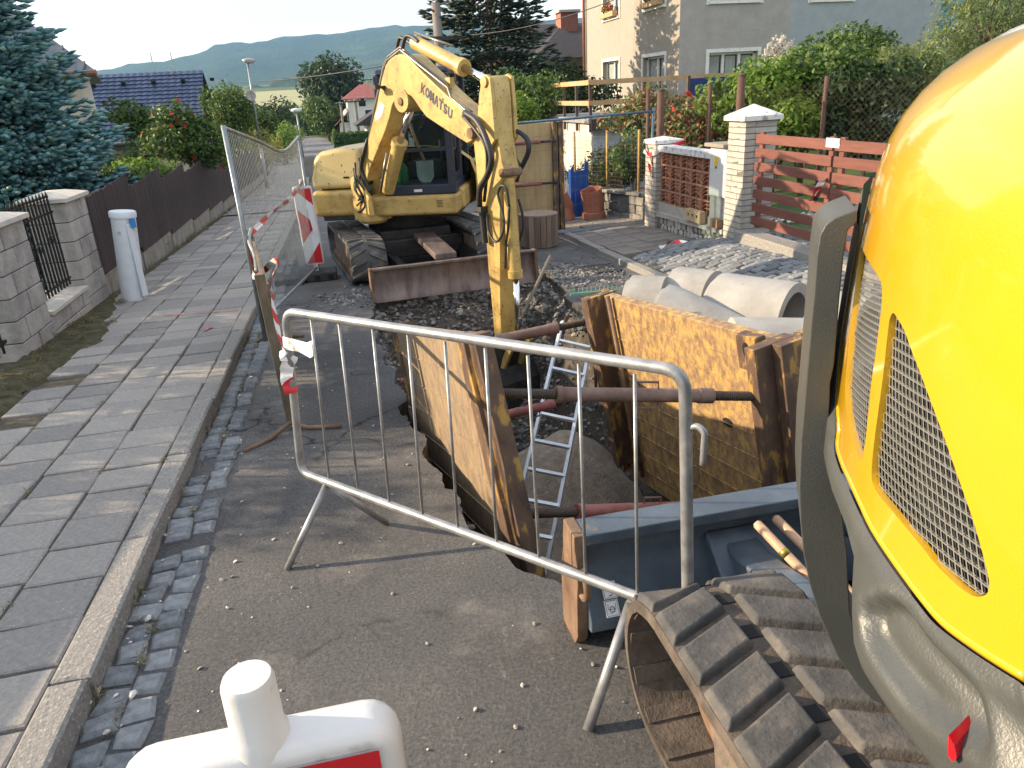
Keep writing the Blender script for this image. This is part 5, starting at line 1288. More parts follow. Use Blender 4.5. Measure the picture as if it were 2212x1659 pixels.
# ---- ladder
def adep(px, py, dep): return V((0, 0, CAM_H)) + ray(px, py) * (dep * 0.93 / 1600.0)
M_alum = flat('aluminium', (0.52, 0.56, 0.60), 0.38, 0.6, var=0.12, scale=20)
l_top, l_bot = adep(1215, 694, 7.25), adep(1104, 1150, 5.75); r_top, r_bot = adep(1272, 762, 6.95), adep(1176, 1252, 5.45)
lad = thing('ladder', 'aluminium ladder standing in the trench on the sand', 'ladder', (l_bot + r_bot) / 2)
for a, c in ((l_top, l_bot), (r_top, r_bot)):
    MB().bar(a, c, 0.018, 0.034, (0.2, 1, 0.3)).build('rail', M_alum, lad)
for k in range(8):
    yy = [735, 795, 893, 951, 1012, 1077, 1147, 1228][k]
    def onl(a, c, y):
        lo_, hi_ = -0.1, 1.1
        for _ in range(40):
            m = (lo_ + hi_) / 2; q = a + (c - a) * m - V((0, 0, CAM_H)); cc = [sum(CR[i][j] * q[i] for i in range(3)) for j in range(3)]; py = 829.5 + 1600 * cc[1] / cc[2]
            if py < y: lo_ = m
            else: hi_ = m
        return a + (c - a) * lo_
    MB().bar(onl(l_top, l_bot, yy), onl(r_top, r_bot, yy + 16), 0.026, 0.026, (0, 1, 0.4)).build('rung', M_alum, lad)
# blue strap and yellow hose at the ladder foot
st_ = MB(); st_.sheet([[adep(1142, 1165, 4.2), adep(1149, 1172, 4.2)], [adep(1150, 1200, 4.2), adep(1163, 1205, 4.15)], [adep(1155, 1235, 4.2), adep(1170, 1238, 4.1)]]); q = st_.build('strap', flat('blue webbing', (0.01, 0.05, 0.35), 0.7)); tag(q, 'blue webbing strap hanging by the foot of the left shield post', 'strap')
# ---- green hand rake hung over the far post of the right panel
rk = thing('rake', 'green rake head resting on the far post of the right shield panel', 'rake', atY(1262, 632, 5.2))
r0, r1 = atY(1232, 637, 5.15), atY(1332, 628, 5.15)
M_rake = flat('pale green enamel', (0.14, 0.30, 0.21), 0.45)
MB().bar(r0, r1, 0.018, 0.02).build('head', M_rake, rk)
for k in range(12): MB().bar(r0 + (r1 - r0) * (k / 11), r0 + (r1 - r0) * (k / 11) + V((0, 0, 0.045)), 0.006, 0.006, (1, 0, 0)).build('tine', M_rake, rk)
MB().tube([atY(1280, 634, 5.15), atY(1283, 700, 5.12), atY(1288, 860, 5.05)], 0.013, 8).build('shaft', M_rust, rk, smooth=True)
# wooden pole stuck in the spoil
pole = thing('pole', 'thin wooden pole leaning out of the rubble right of the excavator arm', 'pole', atY(1128, 668, 7.6))
MB().tube([atY(1124, 690, 7.55), atY(1189, 553, 8.3)], 0.020, 8).build('shaft', flat('grey wood', (0.20, 0.16, 0.13), 0.85, bump=0.002, stretch=(10, 10, 1)), pole, smooth=True)

# ---- concrete pipes stacked behind the right panel
M_conc = pm('precast concrete', [(0.3, (0.25, 0.24, 0.225)), (0.55, (0.34, 0.33, 0.31)), (0.75, (0.42, 0.405, 0.38))], scale=3, detail=9, rough=0.9, bump=0.003, bscale=70, speck=(11, 0.70, (0.22, 0.20, 0.18), 0.03), spec=0.2)
def pipe(c, ax, length, r0_, r1_, label, cone=False, wall=0.075):
    c = V(c); ax = V(ax).normalized(); t = thing('concrete_pipe', label, 'concrete pipe', c - V((0, 0, max(r0_, r1_))), 'concrete rings and cones lying by the driveway')
    b = MB()
    pr = [(r0_ - wall, 0), (r0_ - wall * .55, 0), (r0_ - wall * .5, 0.035), (r0_, 0.04), (r0_, 0.10), (r1_, length - 0.06 if cone else length - 0.02), (r1_, length), (r1_ - wall, length), (r0_ - wall, 0.02)]
    b.lathe(pr, c - ax * length / 2, ax, 40); b.build('ring', M_conc, t, auto=35)
def on_road(px, py, r): 
    q = gnd(px, py); return q
pipe((2.50, 5.95, rz(5.95) + 0.26), (0.80, -0.6, 0), 0.34, 0.26, 0.26, 'short concrete ring farthest from the camera, half hidden by the cone')
pipe((2.62, 5.05, rz(5.05) + 0.262), (0.72, -0.69, -0.16), 0.80, 0.26, 0.14, 'concrete cone tapering towards the near end of the shield panel', True)
pipe((3.06, 5.12, rz(5.12) + 0.30), (0.55, -0.83, 0), 0.66, 0.30, 0.30, 'large concrete ring with its dark open end facing the digger')
pipe((2.90, 5.86, rz(5.86) + 0.29), (0.6, -0.8, 0), 0.40, 0.27, 0.27, 'concrete ring behind the large one, near the granite setts')
pipe((3.34, 4.42, rz(4.42) + 0.30), (0.5, -0.87, 0), 0.36, 0.29, 0.29, 'pale concrete ring half hidden behind the grey digger panel')
pipe((2.62, 4.12, rz(4.12) + 0.285), (0.95, -0.3, 0), 0.60, 0.28, 0.26, 'pale concrete ring lying beside the near post of the shield panel')

# ---- crowd barrier in front of the trench
fl_, fr_ = gnd(620, 1232), gnd(1270, 1580); fb_ = gnd(836, 1132)
along = (fr_ - fl_); along.z = 0; along.normalize(); across = V((-along.y, along.x, 0)); across = across if across.y > 0 else -across
mid0 = fl_ + across * ((fb_ - fl_).dot(across) / 2)
PB = mid0 + V((0, 0, 0)); NB = across
def bar_pt(px, py): return atPl(px, py, PB, NB)
bar = thing('crowd_barrier', 'galvanised steel crowd barrier standing in front of the trench', 'barrier', (fl_ + fr_) / 2)
TLc, TRc = bar_pt(618, 690), bar_pt(1487, 830); BLc, BRc = bar_pt(660, 1040), bar_pt(1484, 1330)
def rounded(pts, rad, n=5):
    out = []
    for i, p in enumerate(pts):
        if i in (0, len(pts) - 1): out.append(p); continue
        a, c = (pts[i - 1] - p).normalized(), (pts[i + 1] - p).normalized(); s, e = p + a * rad, p + c * rad
        for k in range(n + 1):
            t = k / n; out.append(s * (1 - t) ** 2 + p * 2 * t * (1 - t) + e * t * t)
    return out
ul = bar_pt(616, 672); ur_ = bar_pt(1480, 802); ll_ = bar_pt(651, 1020); lr_ = bar_pt(1486, 1330)
loop = [(ul + ll_) / 2, ul, ur_, lr_, ll_, (ul + ll_) / 2]
b = MB(); b.tube(rounded(loop, 0.07), 0.0185, 14, cap=False); b.build('frame', M_galv, bar, smooth=True)
def lerp3(a, c, t): return a + (c - a) * t
for x1_, y1_, x2_, y2_ in ((672, 688, 711, 1033), (732, 697, 773, 1052), (805, 710, 841, 1082), (881, 722, 913, 1112), (961, 738, 989, 1139), (1048, 752, 1073, 1170), (1140, 768, 1165, 1208), (1250, 786, 1265, 1246), (1371, 808, 1377, 1292)):
    MB().tube([bar_pt(x1_, y1_), bar_pt(x2_, y2_)], 0.0058, 8).build('upright', M_galv, bar, smooth=True)
h0, h1_ = bar_pt(1490, 925), bar_pt(1518, 1004)
hk = [h0, bar_pt(1506, 921), bar_pt(1521, 935), bar_pt(1521, 955), h1_]; MB().tube(curve(hk, 4), 0.010, 8).build('hook', M_galv, bar, smooth=True)
leg_t = bar_pt(706, 1045)
for s in (fl_, fb_): MB().tube([leg_t, s + V((0, 0, 0.004))], 0.0155, 12).build('leg', M_galv, bar, smooth=True)
leg_t2 = bar_pt(1362, 1303); fr2 = fr_ + across * 2 * (leg_t2 - fr_).dot(across)
for s in (fr_, V((fr2.x, fr2.y, rz(fr2.y)))): MB().tube([leg_t2, s + V((0, 0, 0.004))], 0.0175, 12).build('leg', M_galv, bar, smooth=True)
# torn sign plate wired to the barrier
pl_ = [bar_pt(620, 724), bar_pt(672, 737), bar_pt(683, 732), bar_pt(686, 766), bar_pt(680, 770), bar_pt(655, 756), bar_pt(622, 752)]
b = MB(); b.add([p - NB * 0.024 for p in pl_] + [p - NB * 0.020 for p in pl_], [(0, 1, 2, 3, 4, 5, 6), (13, 12, 11, 10, 9, 8, 7)] + [(i, (i + 1) % 7, 7 + (i + 1) % 7, 7 + i) for i in range(7)])
sg = b.build('sign_plate', pm('torn white plate', [(0.40, (0.28, 0.25, 0.21)), (0.47, (0.70, 0.72, 0.74)), (0.8, (0.80, 0.82, 0.84))], scale=9, rough=0.4)); tag(sg, 'torn white plastic plate on the upper left corner of the barrier', 'sign plate')
# ================================================================== left side of the street
M_block = pm('split concrete block', [(0.28, (0.27, 0.25, 0.24)), (0.55, (0.40, 0.375, 0.355)), (0.75, (0.47, 0.42, 0.37))], scale=5, detail=10, rough=0.92, bump=0.016, bscale=26, bdetail=9, objvar=0.25, spec=0.2)
M_cap = pm('smooth concrete cap', [(0.3, (0.44, 0.41, 0.37)), (0.7, (0.56, 0.52, 0.46))], scale=7, rough=0.9, bump=0.003, bscale=90, spec=0.2)
M_iron = flat('black wrought iron', (0.018, 0.018, 0.02), 0.45, 0.4)
WX = -2.97
def blockwork(parent, x0, x1, y0, y1, z0, z1, course, blk, rn_):
    n = max(1, round((z1 - z0) / course)); ch = (z1 - z0) / n
    for c in range(n):
        m = max(1, round((y1 - y0) / blk)); off = 0.5 if c % 2 and m > 1 else 0
        ys_ = [y0] + [y0 + (y1 - y0) * (i + off) / m for i in range(0 if off else 1, m)] + [y1]; ys_ = sorted(set(round(v, 4) for v in ys_))
        for a, d in zip(ys_[:-1], ys_[1:]):
            b = MB(); j = rn_.uniform(0, 0.012); zz = z0 + ch * c
            b.bb(x0, x1 + j, a + 0.004, d - 0.004, zz + 0.004, zz + ch - 0.004); b.build('block', M_block, parent, bevel=0.008)
    b = MB(); b.bb(x0 + 0.02, x1 - 0.006, y0 + 0.01, y1 - 0.01, z0 - 0.3, z1 - 0.002); b.build('mortar', M_joint, parent)
rw = random.Random(8)
wall = thing('garden_wall', 'grey split-block garden wall with two pillars and wrought iron infill', 'wall', (WX - 0.2, 8.5, rz(8.5)))
g8 = rz(8.5) + 0.09
for y0, y1 in ((7.22, 7.98), (9.18, 9.90)):
    blockwork(wall, WX - 0.42, WX, y0, y1, rz(y1) + 0.06, 0.98, 0.205, 0.38, rw)
    b = MB(); h = 0.05; x0, x1 = WX - 0.47, WX + 0.05; a, d = y0 - 0.05, y1 + 0.05; xm = (x0 + x1) / 2; ym = (a + d) / 2
    b.add([(x0, a, .985), (x1, a, .985), (x1, d, .985), (x0, d, .985), (x0, a, 1.03), (x1, a, 1.03), (x1, d, 1.03), (x0, d, 1.03), (xm - .1, ym - .15, 1.085), (xm + .1, ym - .15, 1.085), (xm + .1, ym + .15, 1.085), (xm - .1, ym + .15, 1.085)],
          [(0, 3, 2, 1), (0, 1, 5, 4), (1, 2, 6, 5), (2, 3, 7, 6), (3, 0, 4, 7), (4, 5, 9, 8), (5, 6, 10, 9), (6, 7, 11, 10), (7, 4, 8, 11), (8, 9, 10, 11)])
    b.build('cap', M_cap, wall, bevel=0.006)
blockwork(wall, WX - 0.36, WX - 0.004, 7.98, 9.18, g8 - 0.08, 0.015, 0.20, 0.42, rw)
b = MB(); b.bb(WX - 0.40, WX + 0.03, 7.99, 9.17, 0.018, 0.062); b.build('sill', M_cap, wall, bevel=0.008)
grl = thing('wrought_iron_grille', 'black wrought iron fence panel between the two block pillars', 'iron fence', (WX - 0.15, 8.58, 0.065))
gx = WX - 0.13
for k in range(12):
    y = 8.05 + 1.06 * k / 11
    b = MB(); b.bb(gx - 0.009, gx + 0.009, y - 0.009, y + 0.009, 0.10, 1.02); b.build('bar', M_iron, grl)
    b = MB(); b.lathe([(0.0, 1.02), (0.018, 1.03), (0.008, 1.045), (0.020, 1.065), (0.012, 1.09), (0.0, 1.13)], (gx, y, 0), n=8); b.build('finial', M_iron, grl, smooth=True)
    if k in (1, 5, 9):
        for q in range(4):
            b = MB(); zc = 0.55 + 0.06 * k / 5; b.tube([(gx + 0.03 * math.sin(math.pi * t / 8) * math.cos(q * 1.57 + t * .35), y + 0.03 * math.sin(math.pi * t / 8) * math.sin(q * 1.57 + t * .35), zc - .07 + .14 * t / 8) for t in range(9)], 0.004, 5); b.build('basket', M_iron, grl)
for z in (0.17, 0.90): MB().bb(gx - 0.006, gx + 0.006, 7.99, 9.17, z - .012, z + .012).build('rail', M_iron, grl)
MB().bb(WX - 1.2, WX - 1.15, 7.95, 9.0, 0.70, 0.86).build('board', flat('brown board', (0.16, 0.07, 0.045), 0.8), None)
tag(bpy.data.objects['board'], 'reddish brown board behind the wrought iron panel', 'board')
gate = thing('iron_gate', 'black vertical-bar iron gate at the left edge of the photo', 'gate', (WX - 0.1, 5.8, rz(5.8) + .1))
for k in range(24):
    y = 7.10 - 0.118 * k; MB().bb(WX - 0.13, WX - 0.112, y - 0.009, y + 0.009, rz(5.8) + 0.14, 0.98 + 0.08 * math.sin(math.pi * k / 23)).build('bar', M_iron, gate)
for z in (0.02, 0.42, 0.86): MB().bb(WX - 0.135, WX - 0.107, 4.3, 7.18, z - .015, z + .015).build('rail', M_iron, gate)
blockwork(thing('added_low_wall', 'unseen low grey block wall, added and sized for its shadow on the street', 'wall', (WX - .2, 1.5, rz(1.5))), WX - 0.36, WX, -1.2, 4.2, rz(4.2) + 0.04, 0.68, 0.205, 0.42, rw)  # wall added out of view, height set by the shade it casts

# ---- white service column on the pavement
c0 = V((-2.62, 9.62, rz(9.6) + 0.10)); ct = V((-2.52, 9.62, 0.80)); ax = (ct - c0).normalized(); L = (ct - c0).length
col = thing('service_column', 'pale blue-white plastic gas meter column beside the wall', 'service column', c0)
M_plw = flat('white weathered plastic', (0.62, 0.66, 0.70), 0.45, var=0.08, bump=0.001, bscale=40)
b = MB(); b.lathe([(0.135, 0), (0.135, L - 0.06), (0.0, L - 0.055)], c0, ax, 32, ref=(1, 0, 0)); b.build('body', M_plw, col, auto=40)
b = MB(); b.lathe([(0.135, L - 0.075), (0.148, L - 0.07), (0.148, L - 0.015), (0.138, L), (0.0, L + 0.004)], c0, ax, 32); b.build('cap', M_plw, col, auto=40)
b = MB(); b.box(c0 + ax * 0.48 + V((0.105, -0.075, 0)), (0.07, 0.11, 0.86), basis(0.35)); b.build('door', M_plw, col, bevel=0.012)
b = MB(); b.box(c0 + ax * 0.92 + V((0.113, -0.083, 0.0)), (0.064, 0.10, 0.10), basis(0.35)); b.build('label', flat('blue label', (0.03, 0.20, 0.48), 0.4), col)
b = MB(); b.lathe([(0.0, 0.0), (0.022, 0.0), (0.022, 0.004)], c0 + ax * 0.82 + V((-0.03, -0.133, 0)), (-0.2, -1, 0), 16); b.build('badge', M_cap, col)

# ---- dark picket fence on concrete boards
M_picket = pm('dark stained pickets', [(0.3, (0.020, 0.012, 0.013)), (0.6, (0.045, 0.026, 0.028)), (0.8, (0.085, 0.055, 0.05))], scale=5, stretch=(3, 3, 0.5), detail=9, rough=0.8, bump=0.003, bscale=30, objvar=0.25)
M_board = pm('lichened concrete board', [(0.3, (0.17, 0.155, 0.13)), (0.7, (0.36, 0.33, 0.285))], scale=7, detail=10, stretch=(1, 1, 0.5), rough=0.93, bump=0.004, bscale=60)
fence = thing('picket_fence', 'dark brown picket fence on concrete boards along the left pavement', 'fence', (-3.08, 20, rz(20)))
PKM = []
for s in range(4):
    r2 = random.Random(s); b = MB(); w, h = 0.082, 1.0
    b.prism([(-w / 2, 0), (w / 2, 0), (w / 2, h - .015 - r2.uniform(0, .03)), (0, h), (-w / 2, h - .02)], (0, 0, 0), (0, 1, 0), (0, 0, 1), (1, 0, 0), -0.009, 0.009)
    me = bpy.data.meshes.new('picket'); me.from_pydata(b.v, [], b.f); me.materials.append(M_picket); PKM.append(me)
y = 9.98; rf = random.Random(2); npk = 0; far = MB()
while y < 66:
    Lp = 2.2; ym = y + Lp / 2; gl_ = rz(y + Lp) + 0.09; xf = -3.08 + rx(ym); top = rz(y) + 1.42
    b = MB(); zt = rz(ym) + 0.36
    b.bb(xf - 0.03, xf + 0.03, y + 0.06, y + Lp - 0.06, gl_ - 0.2, zt); b.build('concrete_board', M_board, fence, bevel=0.006)
    b = MB(); b.bb(xf - 0.10, xf - 0.0, y - 0.05, y + 0.05, gl_ - 0.2, top - 0.08); b.build('post', M_picket if y > 12 else flat('rusty post', (0.10, 0.05, 0.035), 0.8), fence)
    for z in (zt + 0.16, top - 0.22):
        b = MB(); b.bb(xf - 0.012, xf + 0.03, y, y + Lp, z - .03, z + .03); b.build('rail', M_picket, fence)
    k = 0; yy = y + 0.05
    while yy < y + Lp - 0.02:
        t = (yy - y) / Lp; tp = top - 0.10 + 0.10 * t * t + rf.uniform(-.015, .01); h = tp - zt - 0.02
        if y < 27 and npk < 200:
            inst('picket', rf.choice(PKM), fence, (xf + 0.045, yy, zt + 0.02), (rf.uniform(-.012, .012), 0, 0), (1, 1, h)); npk += 1
        else: far.bb(xf + 0.036, xf + 0.054, yy - .041, yy + .041, zt + .02, tp)
        yy += 0.0885
    y += Lp
stuff(far.build('pickets', M_picket, fence))

# ---- temporary mesh fence panel
M_fgalv = pm('dull galvanised tube', [(0.3, (0.16, 0.19, 0.215)), (0.7, (0.31, 0.34, 0.36))], scale=12, rough=0.45, metal=0.5)
FN, FF = gnd(575, 740), gnd(690, 600); HT = 1.98
mf = thing('mesh_fence_panel', 'temporary wire mesh fence panel bent at the top, left of the excavator', 'mesh fence', FN)
ntop = FN + V((-0.03, 0, HT)); ftop = FF + V((0.0, 0.0, HT - 0.12))
MB().tube([FN, ntop], 0.021, 10).build('post', M_fgalv, mf, smooth=True); MB().tube([FF, ftop], 0.021, 10).build('post', M_fgalv, mf, smooth=True)
tm = ntop + (ftop - ntop) * 0.68 + V((0, 0, -0.20))
toprail = curve([ntop + V((0, 0, -.02)), ntop + (ftop - ntop) * 0.35 + V((0, 0, -.11)), tm, ftop + V((0, 0, -.02))], 5)
MB().tube(toprail, 0.019, 8).build('top_rail', M_galv, mf, smooth=True)
blo = [FN + V((0, 0, 0.22)), FF + V((0, 0, 0.16))]; MB().tube(blo, 0.017, 8).build('bottom_rail', M_fgalv, mf, smooth=True)
def topz(t):
    i = t * (len(toprail) - 1); k = min(int(i), len(toprail) - 2); return toprail[k] + (toprail[k + 1] - toprail[k]) * (i - k)
wm = MB(); NW = 62
for k in range(1, NW):
    t = k / NW; wm.tube([blo[0] + (blo[1] - blo[0]) * t, topz(t)], 0.0022, 4, cap=False)
for q in (0.03, 0.33, 0.36, 0.64, 0.67, 0.97):
    wm.tube([blo[0] + (blo[1] - blo[0]) * (k / 12) + (topz(k / 12) - (blo[0] + (blo[1] - blo[0]) * (k / 12))) * q for k in range(13)], 0.0024, 4, cap=False)
stuff(wm.build('wire_mesh', M_fgalv, mf))

# ---- old board trestle seen end on, with iron feet
M_oldw = pm('weathered green board', [(0.3, (0.05, 0.055, 0.03)), (0.55, (0.13, 0.105, 0.07)), (0.8, (0.24, 0.20, 0.15))], scale=6, stretch=(2, 2, 0.6), detail=9, rough=0.88, bump=0.003, bscale=40)
TN, TF = V((-0.53, 4.78, rz(4.78))), V((-0.86, 7.34, rz(7.34)))
tre = thing('board_barrier', 'old wooden board barrier on bent iron feet, seen end on', 'barrier', TN)
for i, (z0, z1) in enumerate(((0.16, 0.42), (0.44, 0.70), (0.72, 0.98))):
    MB().bar(TN + V((0, 0.05, (z0 + z1) / 2)), TF + V((0, 0, (z0 + z1) / 2)), 0.024, z1 - z0).build('board', M_oldw, tre, bevel=0.004)
for Q in (TN, TF):
    MB().bar(Q + V((0.012, 0, 0.03)), Q + V((-0.03, 0, 1.06)), 0.06, 0.05, (0, 1, 0)).build('post', M_oldw, tre, bevel=0.005)
    b = MB(); b.tube([Q + V((-0.27, -0.30, 0.015)), Q + V((-0.12, -0.17, 0.02)), Q + V((0, -0.02, 0.05)), Q + V((0.12, -0.08, 0.022)), Q + V((0.33, -0.12, 0.018))], 0.015, 8); b.build('foot', M_rust, tre, smooth=True)
MB().tube(curve([TF + V((0, 0, 1.06)), TF + V((-0.01, -0.2, 0.99)), TF + V((0.05, -0.5, 0.90)), TF + V((0.08, -0.8, 0.82))], 5), 0.020, 8).build('tube', M_galv, tre, smooth=True)

# ---- red and white barrier tape
def tape_mat():
    m = bpy.data.materials.new('barrier tape'); m.use_nodes = True; n = m.node_tree.nodes; l = m.node_tree.links; p = n['Principled BSDF']; p.inputs['Roughness'].default_value = 0.35
    u = n.new('ShaderNodeUVMap'); w = n.new('ShaderNodeTexWave'); w.wave_type = 'BANDS'; w.bands_direction = 'DIAGONAL'; w.inputs['Scale'].default_value = 1.0; w.inputs['Distortion'].default_value = 0.0
    r = n.new('ShaderNodeValToRGB'); r.color_ramp.interpolation = 'CONSTANT'; r.color_ramp.elements[0].color = (0.78, 0.76, 0.76, 1); r.color_ramp.elements[1].position = 0.5; r.color_ramp.elements[1].color = (0.62, 0.03, 0.04, 1)
    l.new(u.outputs['UV'], w.inputs['Vector']); l.new(w.outputs['Fac'], r.inputs['Fac']); l.new(r.outputs['Color'], p.inputs['Base Color']); return m
M_tape = tape_mat()
def tape(pts, w, label, rep=9.0, twist=1.2, side=(1, 0, 0), seed=0):
    P_ = curve(pts, 8); r2 = random.Random(seed); rows = []; m = len(P_)
    for i, p in enumerate(P_):
        d = (P_[min(i + 1, m - 1)] - P_[max(i - 1, 0)]).normalized(); a = twist * math.sin(i * 0.45 + seed)
        s = V(side); s = (s - d * s.dot(d)).normalized(); u = d.cross(s); v_ = s * math.cos(a) + u * math.sin(a)
        rows.append([p - v_ * w / 2, p + u * 0.12 * w * math.sin(i * .9), p + v_ * w / 2])
    b = MB(); b.sheet(rows); o = b.build('tape', M_tape, smooth=True); tag(o, label, 'barrier tape', 'red and white tape')
    uv = o.data.uv_layers.new(name='UVMap'); L_ = [0]
    for i in range(1, m): L_.append(L_[-1] + (P_[i] - P_[i - 1]).length)
    for lp_ in o.data.loops:
        i, k = divmod(lp_.vertex_index, 3); uv.data[lp_.index].uv = (L_[i] * 1.1, k * 0.02)
    return o
knot = bar_pt(618, 768)
tape([TF + V((0.02, -0.35, 0.93)), TF + V((0.06, -0.9, 0.80)), TN + V((0, 1.0, 0.95)), (TN + V((0, 0.3, 0.93))) , knot + V((-0.02, 0.05, 0.03)), knot], 0.05, 'red and white tape stretched along the board barrier to the crowd barrier', 8, 0.5, (0, 0, 1), 1)
tape([knot + V((0.03, -.03, 0.01)), knot + V((0.0, -.04, -0.04)), knot + V((-0.01, -.03, -0.10)), knot + V((0.0, -.03, -0.17))], 0.06, 'red and white tape end hanging from the left post of the crowd barrier', 6, 0.5, (1, 0, 0), 2)
b = MB(); b.lathe([(0.026, -0.02), (0.030, 0.0), (0.026, 0.02)], knot, (0.05, 0, 1), 14); o = b.build('tape_knot', M_tape, smooth=True); tag(o, 'tape wound round the left post of the crowd barrier', 'barrier tape', 'red and white tape')
fmid = FN + V((-0.015, 0, 1.0))
tape([fmid + V((0, -.03, 0)), fmid + (FF - FN) * 0.33 + V((0, 0, .10)), fmid + (FF - FN) * 0.66 + V((0, 0, .16)), FF + V((-0.02, -.05, 1.30))], 0.05, 'red and white tape strung from the mesh fence post to the warning board', 8, 0.6, (0, 0, 1), 3)

# ---- warning boards (guide beacons)
M_white = flat('white plastic', (0.60, 0.60, 0.60), 0.38, var=0.05, bump=0.001, bscale=30, speck=(17, 0.66, (0.40, 0.36, 0.32), 0.10))
M_red = flat('red reflective', (0.52, 0.012, 0.02), 0.35, var=0.08)
M_refl = flat('white reflective', (0.66, 0.69, 0.72), 0.4, var=0.04)
M_foot = pm('recycled rubber foot', [(0.3, (0.02, 0.02, 0.021)), (0.7, (0.06, 0.057, 0.055))], scale=12, rough=0.85, bump=0.004, bscale=70)
def beacon(x0, x1, y, z0, z1, label, mirror, lean, capz, dep=0.05, bev=0.02):
    w = x1 - x0; base = V(((x0 + x1) / 2, y, rz(y)))
    t = thing('warning_board', label, 'warning board', base)
    def Q(u, v): return V((x0 + w * u + lean * (1 - v), y - dep / 2, z1 + (z0 - z1) * v))
    c = w * 0.13; H_ = z1 - z0
    pts = []
    for (cx, cz, a0) in ((x1 - c, z1 - c, 0), (x0 + c, z1 - c, 90), (x0 + c, z0 + c, 180), (x1 - c, z0 + c, 270)):
        for k in range(5):
            a = R_(a0 + 22.5 * k); pts.append((cx + c * math.cos(a) + lean * ((cz + c * math.sin(a)) - z0) / H_, cz + c * math.sin(a)))
    b = MB(); b.prism(pts, (0, y, 0), (1, 0, 0), (0, 0, 1), (0, 1, 0), -dep / 2, dep / 2); b.build('frame', M_white, t, bevel=bev)
    ins = [(0.10, 0.045), (0.90, 0.045), (0.90, 0.955), (0.10, 0.955)]
    def mapi(u, v, o=0.0): u = 1 - u if mirror else u; q = Q(0.085 + 0.83 * u, 0.030 + 0.94 * v); q.y -= o; return q
    fp = [mapi(u, v, 0.003) for u, v in ((0, 0), (1, 0), (1, 1), (0, 1))]; b = MB(); b.add(fp, [(0, 1, 2, 3)]); b.build('face', M_refl, t)
    for poly in ([(0, 0), (1, 0), (1, .22)], [(0, .27), (.95, .48), (0, .72)], [(1, .72), (1, 1), (0, 1)]):
        b = MB(); b.add([mapi(u, v, 0.006) for u, v in poly], [tuple(range(len(poly)))]); b.build('stripe', M_red, t)
    cx = (x0 + x1) / 2 + lean
    r0 = w * 0.095
    b = MB(); b.lathe([(r0 * 1.12, z1 - 0.05), (r0 * 1.12, z1 + 0.006), (r0, z1 + 0.012), (r0 * 0.98, capz - 0.012), (r0 * 0.88, capz - 0.003), (0, capz)], (cx, y, 0), n=24); b.build('lamp_socket', M_white, t, auto=40)
    b = MB(); b.bb((x0 + x1) / 2 - .03, (x0 + x1) / 2 + .03, y - .03, y + .03, rz(y) + .05, z0 + 0.03); b.build('stem', M_white, t)
    b = MB(); b.bb(x0 - 0.12, x1 + 0.14, y - .2, y + .2, rz(y) + 0.002, rz(y) + 0.12); f = b.build('foot', M_foot, t, bevel=0.02)
    for k in range(3):
        b = MB(); xx = x0 - 0.04 + (w + .1) * k / 2; b.bb(xx - .035, xx + .035, y - .205, y - .19, rz(y) + 0.02, rz(y) + 0.09); b.build('slot', M_dark, f)
    return t
beacon(-0.375, -0.015, 0.80, 0.22, 1.085, 'white framed warning board with dark red stripe, closest to the camera at the bottom', False, 0.0, 1.185, 0.075, 0.022)
beacon(-0.585, -0.335, 10.3, -0.18, 0.86, 'red and white striped warning board on a rubber foot behind the mesh fence', False, -0.03, 0.95)
b = MB(); pz = [atY(660, 442, 10.22), atY(672, 438, 10.22), atY(686, 498, 10.22), atY(678, 505, 10.22)]; b.add(pz + [p + V((0, 0.004, 0)) for p in pz], [(0, 1, 2, 3), (7, 6, 5, 4), (0, 4, 5, 1), (1, 5, 6, 2), (2, 6, 7, 3), (3, 7, 4, 0)]); o = b.build('plastic_rag', M_refl); tag(o, 'strip of white plastic hanging over the striped warning board', 'plastic rag')
b = MB(); b.bb(-1.0, -0.62, 10.0, 10.35, rz(10.2) + .004, rz(10.2) + 0.10); o = b.build('fence_foot', M_foot, bevel=0.02); tag(o, 'black rubber fence foot lying left of the striped warning board', 'fence foot')
# ================================================================== right side: brick wall, gate, stone wall, garage, house
WR = 4.75
def yr(px, py): return atX(px, py, WR).y
M_brick = pm('pale sand-lime brick', [(0.3, (0.34, 0.32, 0.29)), (0.7, (0.47, 0.44, 0.395))], scale=9, detail=8, rough=0.88, bump=0.004, bscale=60, objvar=0.22, spec=0.2)
M_mortar = flat('dark mortar', (0.16, 0.145, 0.13), 0.95, bump=0.004, bscale=80)
M_wcap = pm('flaking white paint', [(0.38, (0.30, 0.29, 0.28)), (0.46, (0.62, 0.60, 0.58)), (0.8, (0.74, 0.72, 0.70))], scale=14, detail=9, rough=0.85, bump=0.004, bscale=50)
def brick_mesh(l, d, h, seed):
    r2 = random.Random(seed); b = MB(); j = lambda: r2.uniform(-.003, .003)
    b.box((0, 0, 0), (d, l, h)); b.v = [(x + j(), y + j(), z + j()) for x, y, z in b.v]
    me = bpy.data.meshes.new('brick'); me.from_pydata(b.v, [], b.f); me.materials.append(M_brick); return me
B_long = [brick_mesh(0.272, 0.13, 0.058, s) for s in range(3)]; B_half = [brick_mesh(0.128, 0.13, 0.058, s + 5) for s in range(3)]
rbk = random.Random(14)
